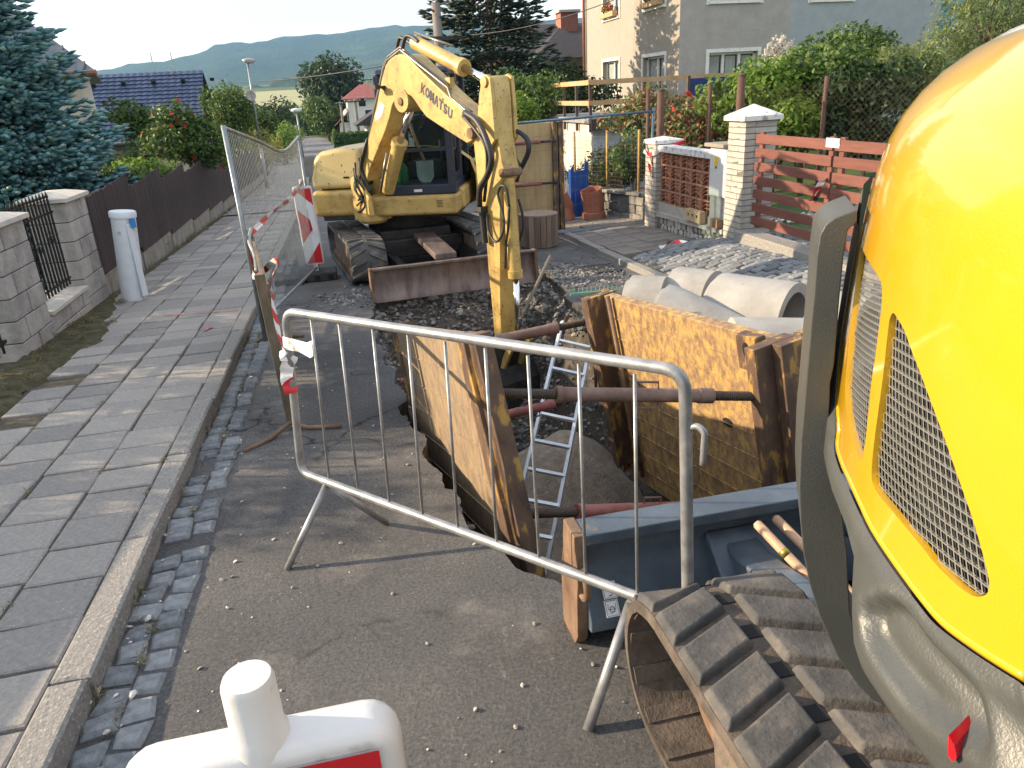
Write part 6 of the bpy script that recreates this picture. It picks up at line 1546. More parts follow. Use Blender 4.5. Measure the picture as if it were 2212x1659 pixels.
def brick_pillar(t, x, y, z0, z1, w=0.42):
    """courses of bricks round a core; x,y = near front corner"""
    n = int((z1 - z0) / 0.068); h = (z1 - z0) / n
    for c in range(n):
        z = z0 + h * (c + 0.5); hw = 0.136
        if c % 2:
            segs = [('L', (x + 0.065, y + 0.136, 0)), ('H', (x + 0.065, y + 0.345, 0)), ('l', (x + 0.272, y + 0.065, 0)), ]
        else:
            segs = [('H', (x + 0.065, y + 0.064, 0)), ('L', (x + 0.065, y + 0.272, 0)), ('l', (x + 0.272, y + 0.065, 0))]
            segs[2] = ('l', (x + 0.275, y + 0.065, 0))
        for k, (px_, py_, _) in segs:
            rot = (0, 0, math.pi / 2) if k == 'l' else (0, 0, 0)
            inst('brick', rbk.choice(B_half if k == 'H' else B_long), t, (px_ + rbk.uniform(-.002, .003), py_, z), rot)
    MB().bb(x + 0.004, x + w - 0.01, y + 0.004, y + w - 0.012, z0 - 0.3, z1 - 0.002).build('core', M_mortar, t)
def hip_cap(t, x, y, w, z, mat, o=0.05, h=0.12):
    a, d, e, f = x - o, x + w + o, y - o, y + w + o; m = MB(); xm, ym = (a + d) / 2, (e + f) / 2
    m.add([(a, e, z), (d, e, z), (d, f, z), (a, f, z), (a, e, z + .055), (d, e, z + .055), (d, f, z + .055), (a, f, z + .055), (xm, ym, z + .055 + h)], [(0, 3, 2, 1), (0, 1, 5, 4), (1, 2, 6, 5), (2, 3, 7, 6), (3, 0, 4, 7), (4, 5, 8), (5, 6, 8), (6, 7, 8), (7, 4, 8)])
    m.build('cap', mat, t, bevel=0.006)
y1 = yr(1414, 501); y2 = yr(1597, 507); zt1 = atX(1414, 312, WR).z; zt2 = atX(1598, 262, WR).z
p1 = thing('brick_pillar', 'short pale brick pillar with flaking white cap and tape tied round it', 'brick pillar', (WR + .2, y1 + .2, rside(WR, y1)), 'pale brick pillars')
brick_pillar(p1, WR, y1, rside(WR, y1) - 0.05, zt1); hip_cap(p1, WR, y1, 0.41, zt1 + 0.002, M_wcap, 0.03, 0.05)
p2 = thing('brick_pillar', 'tall pale brick pillar with pyramid cap beside the red gate', 'brick pillar', (WR + .2, y2 + .2, rside(WR, y2)), 'pale brick pillars')
brick_pillar(p2, WR, y2, rside(WR, y2) - 0.05, zt2); hip_cap(p2, WR, y2, 0.41, zt2 + 0.002, M_wcap, 0.05, 0.13)
# low wall between them: white stone plinth, brick ledge, terracotta screen blocks, coping
scw = thing('screen_wall', 'low wall of terracotta screen blocks on a white stone plinth between the brick pillars', 'wall', (WR + .1, (y1 + y2) / 2, rside(WR, 9.6)))
ya, yb = y2 + 0.41, y1; ybx = yr(1530, 420)
zl0, zl1 = atX(1412, 455, WR).z, atX(1570, 498, WR).z            # ledge heights
def zled(y): return zl0 + (zl1 - zl0) * (yb - y) / (yb - ya)
zscr0 = atX(1430, 440, WR).z; zscr1 = atX(1430, 330, WR).z
M_ws = pm('white painted rubble', [(0.3, (0.42, 0.40, 0.37)), (0.7, (0.66, 0.64, 0.60))], scale=8, rough=0.85, bump=0.01, bscale=20, objvar=0.2)
m = int((yb - ya) / 0.13); wst = []
for r_ in range(2):
    for k in range(m):
        y = ya + (k + 0.5 + 0.3 * (r_ % 2)) * 0.13; zb, zt = rside(WR, y) - 0.02, zled(y) - 0.07
        if zt - zb < 0.04: continue
        s = (zt - zb) / 2.6
        o = inst('stone', rbk.choice(STM), scw, (WR + 0.06, y + rbk.uniform(-.02, .02), zb + (zt - zb) * (r_ + 0.5) / 2), (rbk.uniform(-.2, .2), 1.57, rbk.uniform(-.2, .2)), (s * rbk.uniform(.8, 1.1), rbk.uniform(.08, .11), 0.075)); o.material_slots[0].link = 'OBJECT'; o.material_slots[0].material = M_ws
MB().bb(WR + 0.05, WR + 0.3, ya, yb, -1.0, zled(ya) - 0.075).build('plinth_core', M_mortar, scw)
k = 0; y = ya
while y + 0.14 < yb:
    inst('brick', rbk.choice(B_half), scw, (WR + 0.055, y + 0.07, zled(y + .07) - 0.035), (math.atan((zl0 - zl1) / (yb - ya)), 0, 0), (1.2, 1.03, 1)); y += 0.139
M_terra = pm('terracotta screen', [(0.3, (0.30, 0.135, 0.08)), (0.7, (0.44, 0.215, 0.135))], scale=9, rough=0.85, bump=0.002, bscale=60, objvar=0.15)
xs_ = WR + 0.10
nby = 5; nbz = 4; bw_ = (yb - 0.03 - ybx) / nby; bh_ = (zscr1 - zscr0) / nbz
fm = MB()
def seg(p, q_, th=0.011): fm.bar((0, p[0] * bw_, p[1] * bh_), (0, q_[0] * bw_, q_[1] * bh_), th, 0.05, (1, 0, 0))
for a, b_ in (((0, 0.02), (1, 0.02)), ((0, .98), (1, .98)), ((0.03, 0), (0.03, 1)), ((.97, 0), (.97, 1)), ((.5, 0), (.5, 1))): seg(a, b_)
for s in (-1, 1):
    for r0_ in (0.28, 0.55, 0.82):
        pts = [(0.5 + s * 0.5 * math.sin(math.pi / 2 * t / 5) , r0_ - 0.45 * (math.sin(math.pi / 2 * t / 5)) ** 2 + 0.22) for t in range(6)]
        pts = [(min(.97, max(.03, u)), min(.98, max(.02, v))) for u, v in pts]
        for a, b_ in zip(pts[:-1], pts[1:]):
            if math.dist(a, b_) > 0.02: seg(a, b_, 0.009)
scm = bpy.data.meshes.new('screen_block'); scm.from_pydata(fm.v, [], fm.f); scm.materials.append(M_terra)
for i in range(nby):
    for j in range(nbz): inst('screen_block', scm, scw, (xs_, ybx + bw_ * i, zscr0 + bh_ * j))
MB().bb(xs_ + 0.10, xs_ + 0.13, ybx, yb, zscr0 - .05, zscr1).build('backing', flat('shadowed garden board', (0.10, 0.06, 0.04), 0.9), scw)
MB().bb(xs_ - 0.05, xs_ + 0.12, ybx - .0, yb, zscr0 - 0.16, zscr0 - 0.005).build('sill', M_brick, scw)
for i in range(6):
    w_ = (yb - ybx) / 6; MB().bb(xs_ - 0.08, xs_ + 0.14, ybx + w_ * i + .003, ybx + w_ * (i + 1) - .003, zscr1 + .004, zscr1 + 0.095).build('coping', M_wcap, scw, bevel=0.006)
# electricity cabinet
ebox = thing('electric_cabinet', 'white electricity cabinet with yellow sticker on a concrete base', 'cabinet', (WR + .15, (ya + ybx) / 2, rside(WR, ya)))
zb0, zb1, zb2 = zled(ya), atX(1577, 432, WR).z, atX(1545, 318, WR).z
MB().bb(WR + 0.02, WR + 0.32, ya + .012, ybx - .008, zb0 - .02, zb1).build('base', flat('grey render', (0.30, 0.30, 0.29), 0.9, bump=.003), ebox, bevel=.006)
MB().bb(WR + 0.0, WR + 0.34, ya + .006, ybx - .004, zb1 + .002, zb2).build('housing', M_white, ebox, bevel=.006)
MB().bb(WR - 0.006, WR + 0.0, ya + .02, ybx - .03, zb1 + .02, zb2 - .02).build('door', M_white, ebox)
ym = (ya + ybx) / 2 + 0.03; MB().bb(WR - 0.010, WR - 0.007, ym - .04, ym + .05, zb2 - .22, zb2 - .11).build('warning_sticker', flat('yellow sticker', (0.80, 0.52, 0.02), 0.5), ebox)
MB().bb(WR - 0.010, WR - 0.007, ym - .02, ym + .03, zb2 - .26, zb2 - .23).build('keyhole', M_mortar, ebox)
MB().bb(WR - 0.06, WR + 0.40, ya - .0, ybx + .06, zb2 + .003, zb2 + .05).build('lid', flat('concrete lid', (0.28, 0.25, 0.22), 0.92, bump=.005), ebox, bevel=.008)
# wooden blocks left on the ledge
M_pine = pm('sawn pine', [(0.3, (0.42, 0.28, 0.15)), (0.7, (0.58, 0.41, 0.24))], scale=4, stretch=(2, 12, 12), rough=0.75, bump=0.001, bscale=80)
wy0 = yr(1520, 470); 
wd = thing('timber_cradle', 'notched pine cradle lying on the ledge under the terracotta screen', 'timber', (WR - .02, wy0, zled(wy0)))
b = MB(); prof = []
for k in range(4): prof += [(0.115 * k, 0.16), (0.115 * k + 0.07, 0.16), (0.115 * k + 0.092, 0.115)]
prof = [(0, 0)] + [(0, 0.16)] + prof[1:] + [(0.46, 0.16), (0.46, 0)]
b.prism(prof, (WR - 0.06, wy0, zled(wy0) + 0.004), (0, 1, 0), (0, 0, 1), (1, 0, 0), 0, 0.09); b.build('beam', M_pine, wd, bevel=.003)
for k in range(3):
    b = MB(); c_ = V((WR - 0.0615, wy0 + 0.09 + 0.13 * k, zled(wy0) + 0.085)); b.add([c_ + V((0, -.03, .025)), c_ + V((0, .03, .025)), c_ + V((0, 0, -.025))], [(0, 1, 2)]); b.build('notch', M_dark, wd)
b = MB(); wy1 = ya + 0.05; b.bb(WR - 0.07, WR + 0.02, wy1, wy1 + 0.2, zled(wy1) + .004, zled(wy1) + .12); o = b.build('timber_block', pm('dark timber', [(0.3, (0.16, 0.10, 0.06)), (0.7, (0.26, 0.17, 0.10))], scale=5, rough=0.85), bevel=.006); tag(o, 'dark timber block on the ledge below the white cabinet', 'timber')

# ---- red-brown board gate
M_gate = pm('red brown stained board', [(0.3, (0.125, 0.042, 0.03)), (0.7, (0.19, 0.069, 0.05))], scale=3, stretch=(3, 1, 8), detail=8, rough=0.6, bump=0.001, bscale=60, objvar=0.2)
gt = thing('board_gate', 'red-brown horizontal board gate between the tall pillar and the digger', 'gate', (WR + .2, y2 - 1.2, rside(WR, y2 - 1.2)))
gX = WR + 0.12; gz0 = atX(1617, 484, gX).z; gz1 = atX(1625, 280, gX).z; gys = [(y2 - 0.06, y2 - 1.52), (y2 - 1.56, y2 - 3.2)]
for (a, d) in gys:
    for k in range(7):
        h = (gz1 - gz0) / 7; z = gz0 + h * k; MB().bb(gX - .012, gX + .012, d, a, z + 0.01, z + h * 0.72).build('board', M_gate, gt, bevel=.003)
    for y in (a - 0.08, d + 0.05): MB().bb(gX + .014, gX + .05, y - .035, y + .035, gz0 - .02, gz1 - .02).build('stile', M_gate, gt)
MB().bb(gX - 0.02, gX - .014, gys[0][1] - .12, gys[0][1] + .10, gz1 - .12, gz1 - .03).build('latch_plate', M_wcap, gt)
# kerb of rough concrete below the gate
MB().bb(WR - 0.1, WR + 0.16, y2 - 3.2, y2 - .02, rside(WR, y2) - .3, gz0 - 0.05).build('threshold', M_kerb, gt, bevel=.02)
yg = gys[0][1]
tape([V((gX - .03, yg + .02, gz0 + (gz1 - gz0) * .62)), V((gX - .05, yg + .10, gz0 + (gz1 - gz0) * .55)), V((gX - .05, yg + .22, gz0 + (gz1 - gz0) * .40))], 0.06, 'red and white tape tied to the red-brown gate', 6, .6, (1, 0, 0), 5)
tape([V((WR - .02, y1 + .44, zt1 - .12)), V((WR - .03, y1 + .2, zt1 - .15)), V((WR - .03, y1 - .02, zt1 - .12)), V((WR + .2, y1 - .05, zt1 - .04)), V((WR + .45, y1 - .06, zt1 + .02))], 0.06, 'red and white tape wound round the short brick pillar', 6, .3, (0, 0, 1), 6)
tape([V((WR - .03, y1 + .15, zt1 - .16)), V((WR - .05, y1 + .13, zt1 - .3)), V((WR - .03, y1 + .12, zt1 - .5))], 0.06, 'red and white tape end hanging down the short brick pillar', 6, .4, (0, 1, 0), 7)
tape([V((4.05, 9.2, rside(4.05, 9.2) + .03)), V((4.25, 9.35, rside(4.2, 9.3) + .05)), V((4.45, 9.3, rside(4.4, 9.3) + .03)), V((4.62, 9.25, rside(4.6, 9.25) + .04))], 0.06, 'crumpled red and white tape lying at the edge of the setts', 6, .9, (0, 1, 0), 8)

# ---- rubble retaining wall with mesh fence and yellow posts
srw = thing('stone_wall', 'low grey rubble wall with stone coping behind the drain pipes', 'wall', (4.9, 13.0, rz(13)))
M_rw = pm('grey walling stone', [(0.3, (0.10, 0.105, 0.10)), (0.7, (0.24, 0.225, 0.20))], scale=5, rough=0.9, bump=0.012, bscale=22, objvar=0.5)
sx0, sy0, sx1, sy1 = 4.55, 14.6, 5.15, 11.35
def SWp(t, z): return V((sx0 + (sx1 - sx0) * t, sy0 + (sy1 - sy0) * t, rz(sy0 + (sy1 - sy0) * t) + z))
sd = (V((sx1, sy1, 0)) - V((sx0, sy0, 0))).normalized(); yaw_s = math.atan2(sd.y, sd.x)
for r_ in range(3):
    t = 0.0
    while t < 0.98:
        w = rbk.uniform(.05, .11); c_ = SWp(t + w / 2, 0.16 + 0.15 * r_ + rbk.uniform(-.01, .01)); b = MB(); b.box(c_, (w * 3.25, 0.16, 0.145), basis(yaw_s)); b.v = [tuple(V(v) + V((rbk.uniform(-.012, .012), rbk.uniform(-.012, .012), rbk.uniform(-.012, .012)))) for v in b.v]
        b.build('stone', M_rw, srw, bevel=.012); t += w + 0.004
b = MB(); b.bar(SWp(0, 0.26) + V((0.02, 0, 0)), SWp(1, 0.26) + V((0.02, 0, 0)), 0.12, 0.5); b.build('core', M_mortar, srw)
for k in range(5):
    b = MB(); b.bar(SWp(k / 5 + .005, 0.58), SWp((k + 1) / 5 - .005, 0.58), 0.28, 0.055); b.build('coping', M_rw, srw, bevel=.01)
mfn = thing('garden_mesh_fence', 'rusty wire mesh fence with yellow posts on the rubble wall', 'mesh fence', SWp(.5, .6))
M_ypost = pm('flaked yellow post', [(0.3, (0.30, 0.17, 0.05)), (0.7, (0.52, 0.34, 0.10))], scale=8, rough=0.75)
for t in (0.02, 0.40, 0.72): MB().tube([SWp(t, 0.5), SWp(t, 1.62)], 0.024, 8).build('post', M_ypost, mfn, smooth=True)
wm = MB()
for k in range(60): t = k / 59; wm.tube([SWp(t, 0.62), SWp(t, 1.52)], 0.0022, 4, cap=False)
for k in range(14): wm.tube([SWp(0, 0.62 + 0.9 * k / 13), SWp(1, 0.62 + 0.9 * k / 13)], 0.0022, 4, cap=False)
stuff(wm.build('wire_mesh', flat('rusty wire', (0.09, 0.06, 0.045), 0.8), mfn))

# ---- temporary fence on the right
tfY = 11.75; t0, t1 = atY(1100, 268, tfY), atY(1412, 240, tfY); b0, b1 = atY(1130, 512, tfY), atY(1400, 484, tfY)
tf = thing('mesh_fence_panel', 'blue-grey temporary mesh fence panel across the right pavement', 'mesh fence', b1)
M_btube = flat('blue grey tube', (0.10, 0.17, 0.24), 0.4, 0.4)
MB().tube([t0, t1], 0.020, 8).build('top_rail', M_btube, tf, smooth=True); MB().tube([b0 + V((-.25, 0, 0)), b1], 0.020, 8).build('bottom_rail', M_btube, tf, smooth=True)
MB().tube([t1 + V((0, 0, .05)), b1 + V((0, 0, -.12))], 0.022, 8).build('post', M_btube, tf, smooth=True); MB().tube([t0 + V((0, 0, .05)), V((t0.x, tfY, b0.z - .15))], 0.022, 8).build('post', M_btube, tf, smooth=True)
wm = MB()
for k in range(26):
    t = k / 25; a = t0 + (t1 - t0) * t; wm.tube([a, V((a.x, tfY, b0.z + (b1.z - b0.z) * t))], 0.0017, 4, cap=False)
for k in range(9): t = k / 8; wm.tube([t0 + (V((t0.x, tfY, b0.z)) - t0) * t, t1 + (b1 - t1) * t], 0.0017, 4, cap=False)
stuff(wm.build('wire_mesh', M_btube, tf))

# ---- spare shield, drum, drain pipes, blue sheet on the right pavement
shY = 12.35; c0_, c1_ = atY(1094, 272, shY), atY(1212, 262, shY); gz = rz(shY) + 0.03
sh = thing('trench_shield', 'spare yellow shield box standing upright behind the excavator arm', 'trench shield', ((c0_.x + c1_.x) / 2, shY, gz), 'trench shield panels')
top = c1_.z
M_shield3 = pm('sunlit yellow shield', [(0.3, (0.34, 0.24, 0.12)), (0.6, (0.56, 0.41, 0.20))], scale=3, stretch=(1, 1, .35), detail=10, rough=.65)  # lighter yellow so the plate looks sunlit; the light is in the colour
MB().bb(c0_.x, c1_.x - 0.12, shY - .04, shY + .04, gz, top).build('plate', M_shield3, sh, bevel=.006)
for x in (c0_.x + 0.02, c1_.x - 0.15, c1_.x - 0.05): MB().bb(x - .04, x + .04, shY - .14, shY + .08, gz, top + .01).build('post', M_post, sh, bevel=.006)
MB().bb(c0_.x, c1_.x - 0.1, shY + 0.75, shY + 0.83, gz, top).build('plate', M_shield2, sh, bevel=.006)
for z in (atY(1150, 306, shY).z, atY(1150, 395, shY).z):
    MB().tube([(c0_.x - .1, shY - .2, z), (c1_.x - .42, shY - .2, z)], 0.032, 12).build('strut_tube', M_redpaint, sh, smooth=True); MB().tube([(c1_.x - .44, shY - .2, z), (c1_.x - .14, shY - .18, z)], 0.020, 10).build('strut_screw', M_grease, sh, smooth=True)
dc = V((2.92, 11.25, rz(11.25) + 0.01)); dr_ = thing('cable_drum', 'low wooden drum of upright staves standing on the road', 'drum', dc)
M_stave = pm('grey brown stave', [(0.3, (0.15, 0.105, 0.08)), (0.7, (0.30, 0.225, 0.17))], scale=5, stretch=(3, 3, 0.5), detail=8, rough=0.85, bump=.002, bscale=50, objvar=.45)
for k in range(20):
    a = 6.2832 * k / 20; b = MB(); b.box(dc + V((0.285 * math.cos(a), 0.285 * math.sin(a), 0.25)), (0.03, 0.086, 0.48), basis(a)); b.build('stave', M_stave, dr_, bevel=.004)
b = MB(); b.lathe([(0.0, 0.488), (0.305, 0.488), (0.305, 0.505), (0.0, 0.51)], dc, n=28); b.build('lid', M_stave, dr_)
M_kg = flat('orange brown pipe', (0.32, 0.115, 0.065), 0.5, var=0.2)
def elbow(c, r, hgt, lean, label):
    c = V(c); t = thing('drain_pipe', label, 'drain pipe', c, 'orange-brown drain pipe bends'); b = MB()
    b.lathe([(r * 1.12, 0), (r * 1.12, 0.10), (r, 0.12), (r, hgt * .55)], c, (0, 0, 1), 24); p = c + V((0, 0, hgt * .5)); ax_ = V((math.sin(lean) * .9, -.1, math.cos(lean))); b.lathe([(r, -.03), (r, hgt * .5), (r * .93, hgt * .5), (r * .93, 0.05)], p, ax_, 24); b.build('bend', M_kg, t, auto=45)
elbow((4.42, 13.0, rside(4.42, 13.0)), 0.19, 0.52, -0.25, 'orange-brown drain pipe bend with a pale label, right of the blue sheet')
elbow((3.95, 13.25, rside(3.95, 13.25)), 0.16, 0.50, -0.55, 'smaller orange-brown drain pipe bend left of the blue sheet')
bp0 = V((4.30, 13.45, rside(4.3, 13.4))); bs_ = thing('blue_sheet', 'bright blue plastic profile standing against the rubble wall', 'plastic profile', bp0)
b = MB(); zz = atY(1255, 350, 13.45).z - bp0.z
b.prism([(-0.16, 0), (0.16, 0), (0.16, zz), (0.11, zz), (0.10, zz - .14), (-0.10, zz - .16), (-0.10, zz - .02), (-0.16, zz - .1)], bp0, (1, 0, 0), (0, 0, 1), (0, 1, 0), -0.012, 0.012)
b.build('front', flat('blue plastic', (0.006, 0.07, 0.34), 0.35, coat=.2), bs_, bevel=.003)
MB().box(bp0 + V((-0.165, 0.05, zz / 2 - .06)), (0.012, 0.13, zz - .12)).build('flange', MAT['blue plastic'], bs_); MB().box(bp0 + V((0.165, 0.05, zz / 2)), (0.012, 0.13, zz)).build('flange', MAT['blue plastic'], bs_)

# ---- garage with flat roof terrace
M_wash = pm('cream render', [(0.3, (0.55, 0.49, 0.41)), (0.7, (0.66, 0.60, 0.51))], scale=4, rough=0.92, bump=.003, bscale=60)
M_lblue = flat('light blue render', (0.40, 0.50, 0.56), 0.9)
gx0 = 5.7; gy0 = atX(1278, 255, gx0).y; gy1 = atX(1176, 240, gx0).y; gzt = atX(1278, 255, gx0).z
grg = thing('garage', 'low cream garage with flat grey roof and railed terrace', 'garage', (gx0 + 2, gy0 + 2, rz(gy0)))
MB().bb(gx0, 9.4, gy0, gy1, rz(gy1) - .5, gzt - .12).build('wall', M_wash, grg)
MB().bb(gx0 + .02, 9.4, gy0 - .02, gy0 - .001, rz(gy1) - .5, gzt - .13).build('front_wall', M_lblue, grg)
MB().bb(gx0 - .12, 9.5, gy0 - .2, gy1 + .1, gzt - .11, gzt).build('roof', flat('grey roofing felt', (0.26, 0.26, 0.26), 0.9, bump=.003), grg)
MB().bb(gx0 - .1, 9.4, gy0 - .26, gy0 - .205, gzt - .26, gzt - .02).build('fascia', flat('dark brown gutter', (0.07, 0.035, 0.035), 0.5), grg)
MB().tube([(6.7, gy0 - .1, gzt - .2), (6.7, gy0 - .1, -.6)], .035, 8).build('downpipe', M_lblue, grg)
rail = thing('terrace_railing', 'wooden railing with brown posts round the garage terrace', 'railing', (gx0, gy0, gzt))
M_rwood = pm('new railing wood', [(0.3, (0.40, 0.25, 0.12)), (0.7, (0.52, 0.34, 0.18))], scale=4, rough=0.7); M_rpost = flat('brown railing post', (0.085, 0.05, 0.04), 0.6)
zr = atX(1278, 175, gx0).z
for i in range(5): y = gy0 - .1 + (gy1 - gy0) * i / 4; MB().bb(gx0 - .09, gx0 - .03, y - .03, y + .03, gzt - .3, zr - .05).build('post', M_rpost, rail)
for i in range(1, 4): x = gx0 - .06 + 1.25 * i; MB().bb(x - .03, x + .03, gy0 - .15, gy0 - .09, gzt - .1, zr - .05).build('post', M_rpost, rail)
for z in (zr, (zr * .45 + gzt * .55)):
    MB().bb(gx0 - .13, gx0 - .10, gy0 - .15, gy1, z - .08, z + .02).build('rail', M_rwood, rail); MB().bb(gx0 - .13, gx0 + (4.7 if z == zr else 3.8), gy0 - .19, gy0 - .155, z - .08, z + .02).build('rail', M_rwood, rail)

# ---- big house
M_beige = pm('warm render', [(0.3, (0.268, 0.236, 0.193)), (0.7, (0.320, 0.286, 0.236))], scale=3, rough=0.93, bump=.02, bscale=14, bdetail=6)
M_beige2 = pm('smooth pale render', [(0.3, (0.289, 0.270, 0.234)), (0.7, (0.331, 0.314, 0.275))], scale=3, rough=0.93, bump=.006, bscale=24)
M_grey = pm('grey rough render', [(0.3, (0.302, 0.288, 0.266)), (0.7, (0.374, 0.353, 0.324))], scale=3, rough=0.93, bump=.022, bscale=12, bdetail=6)
M_blueg = pm('blue grey render', [(0.3, (0.272, 0.311, 0.331)), (0.7, (0.333, 0.367, 0.377))], scale=3, rough=0.93, bump=.012, bscale=18)
M_lightb = flat('pale blue annex', (0.16, 0.34, 0.46), 0.9)
HX = 10.0; hy0 = atX(1467, 100, HX).y; hy1 = atX(1265, 100, HX).y; hxm = atY(1703, 100, hy0).x; hx2 = atY(2020, 100, hy0).x; hx3 = atY(2088, 60, hy0).x
hz0, hz1 = rz(hy0), 9.5
house = thing('apartment_house', 'tall rendered house with sunlit beige side and shaded grey front', 'house', (HX + 3, hy0 + 3, hz0))
ymid = atX(1368, 100, HX).y
def wall_holes(name, mat, O, Ud, N, w, h, holes, depth=.22):
    """flat wall with rectangular window openings and their reveals; O lower corner"""
    pts, fs = cdt([(0, 0), (w, 0), (w, h), (0, h)], [[(a, c), (b_, c), (b_, d), (a, d)] for a, b_, c, d in holes], 2.5)
    m = MB(); m.add([V(O) + V(Ud) * p[0] + V((0, 0, p[1])) for p in pts], fs)
    for a, b_, c, d in holes:
        q = [(a, c), (b_, c), (b_, d), (a, d)]; P0 = [V(O) + V(Ud) * x + V((0, 0, z)) for x, z in q]; P1 = [p - V(N) * depth for p in P0]
        m.add(P0 + P1, [(i, (i + 1) % 4, 4 + (i + 1) % 4, 4 + i) for i in range(4)])
    return m.build(name, mat, house)
M_frame = flat('white window frame', (0.68, 0.67, 0.63), 0.5)
M_pane = flat('dark window glass', (0.02, 0.03, 0.03), 0.06, var=.3)
M_curt = pm('net curtain', [(0.35, (0.16, 0.18, 0.17)), (0.65, (0.42, 0.43, 0.40))], scale=9, stretch=(6, 6, .3), rough=.9)
def window(parent, c, Ud, N, w, h, n, depth=.16, trim=True):
    c = V(c); Ud = V(Ud); N = V(N); t = MB(); Z = V((0, 0, 1)); B = Matrix((Ud, -N, Z)).transposed(); ci = c - N * depth
    for s in (-1, 1): t.box(ci + Ud * s * (w / 2 - .03), (.06, .06, h), B); t.box(ci + Z * s * (h / 2 - .03), (w, .06, .06), B)
    for k in range(1, n): t.box(ci + Ud * (-w / 2 + w * k / n), (.09, .05, h), B)
    win = t.build('window', M_frame, parent)
    for k in range(n):
        g = MB(); g.box(ci - N * .035 + Ud * (-w / 2 + w * (k + .5) / n), (w / n - .02, .01, h - .06), B); g.build('pane', M_pane, win)
        g = MB(); g.box(ci - N * .028 + Ud * (-w / 2 + w * (k + .5) / n) - Z * 0.02, (w / n * .62, .004, h * .86), B); g.build('curtain', M_curt, win)
    if trim:
        t = MB(); o = .10
        for s in (-1, 1): t.box(c + N * .012 + Ud * s * (w / 2 + o / 2), (o, .03, h + 2 * o), B)
        t.box(c + N * .012 + Z * (h / 2 + o / 2), (w, .03, o), B); t.box(c + N * .03 - Z * (h / 2 + o / 2), (w + .06, .07, .07), B); t.build('surround', M_frame, win)
    return win
NL = (-1, 0, 0); UL = (0, -1, 0)
def lw(px0, px1, py0, py1):
    a = atX(px0, (py0 + py1) / 2, HX); c = atX(px1, (py0 + py1) / 2, HX); zt = (atX(px0, py0, HX).z + atX(px1, py0, HX).z) / 2; zb = (atX(px0, py1, HX).z + atX(px1, py1, HX).z) / 2
    return a.y, c.y, zb, zt
wins = [lw(1303, 1338, 132, 203), lw(1389, 1436, 122, 202), lw(1303, 1338, -40, 38), lw(1392, 1438, -70, 14)]
for (ya_, yb_, mt, nm) in ((hy1, ymid, M_beige2, 'side_wall'), (ymid, hy0, M_beige, 'side_wall')):
    hs = [(ya_ - w[0], ya_ - w[1], w[2] - hz0, w[3] - hz0) for w in wins if yb_ < (w[0] + w[1]) / 2 < ya_]
    wall_holes(nm, mt, (HX, ya_, hz0), UL, NL, ya_ - yb_, hz1 - hz0, hs)
for w in wins: window(house, (HX, (w[0] + w[1]) / 2, (w[2] + w[3]) / 2), UL, NL, w[0] - w[1], w[3] - w[2], 2)
NF = (0, -1, 0); UF = (1, 0, 0)
def fw(px0, px1, py0, py1):
    a, c = atY(px0, (py0 + py1) / 2, hy0), atY(px1, (py0 + py1) / 2, hy0); return a.x, c.x, atY((px0 + px1) / 2, py1, hy0).z, atY((px0 + px1) / 2, py0, hy0).z
fwins = [fw(1530, 1634, 112, 200), fw(1535, 1645, -90, 0)]
wall_holes('front_wall', M_grey, (HX, hy0, hz0), UF, NF, hxm - HX, hz1 - hz0, [(w[0] - HX, w[1] - HX, w[2] - hz0, w[3] - hz0) for w in fwins])
for w in fwins: window(house, ((w[0] + w[1]) / 2, hy0, (w[2] + w[3]) / 2), UF, NF, w[1] - w[0], w[3] - w[2], 3)
fb2 = fw(1755, 1845, -80, -3)
wall_holes('front_wall', M_blueg, (hxm, hy0, hz0), UF, NF, hx2 - hxm, hz1 - hz0, [(fb2[0] - hxm, fb2[1] - hxm, fb2[2] - hz0, fb2[3] - hz0)])
window(house, ((fb2[0] + fb2[1]) / 2, hy0, (fb2[2] + fb2[3]) / 2), UF, NF, fb2[1] - fb2[0], fb2[3] - fb2[2], 2)
MB().bb(hx2, hx3, hy0 + .4, hy1, hz0, hz1 - 1).build('annex', M_lightb, house)
MB().bb(HX + .25, hx2 - .01, hy0 + .3, hy1 - .01, hz0, hz1 - .05).build('core', M_dark, house)
m = MB(); m.add([(HX - .5, hy0 - .5, hz1), (hx3 + .3, hy0 - .5, hz1), (hx3 + .3, hy1 + .5, hz1), (HX - .5, hy1 + .5, hz1), (HX + 3, (hy0 + hy1) / 2, hz1 + 2.6), (hx3 - 3, (hy0 + hy1) / 2, hz1 + 2.6)], [(3, 2, 1, 0), (0, 1, 5, 4), (1, 2, 5), (2, 3, 4, 5), (3, 0, 4)]); m.build('roof', flat('brown roof tiles', (0.12, 0.06, 0.045), 0.8), house)
MB().tube([(HX - .09, hy1 - .08, hz1), (HX - .09, hy1 - .08, hz0)], .055, 10).build('downpipe', flat('copper brown pipe', (0.20, 0.085, 0.05), 0.5, .3), house, smooth=True)
M_pet = leafmat('window box flowers', [(0.06, 0.13, 0.03), (0.10, 0.2, 0.04), (0.42, 0.03, 0.03), (0.55, 0.08, 0.06)], .2)
for w in wins[2:]:
    fbx = thing('flower_box', ['window box of red geraniums on the left upper window', 'window box of red geraniums on the right upper window'][wins.index(w) - 2], 'flower box', (HX - .12, (w[0] + w[1]) / 2, w[2]))
    MB().bb(HX - .22, HX - .04, w[1] + .1, w[0] - .15, w[2] + .0, w[2] + .16).build('trough', M_rwood, fbx); stuff(leaves('flowers', [((HX - .14, (w[0] + w[1]) / 2, w[2] + .28), (.14, .42, .17))], 500, .07, M_pet, fbx, 3, .8))
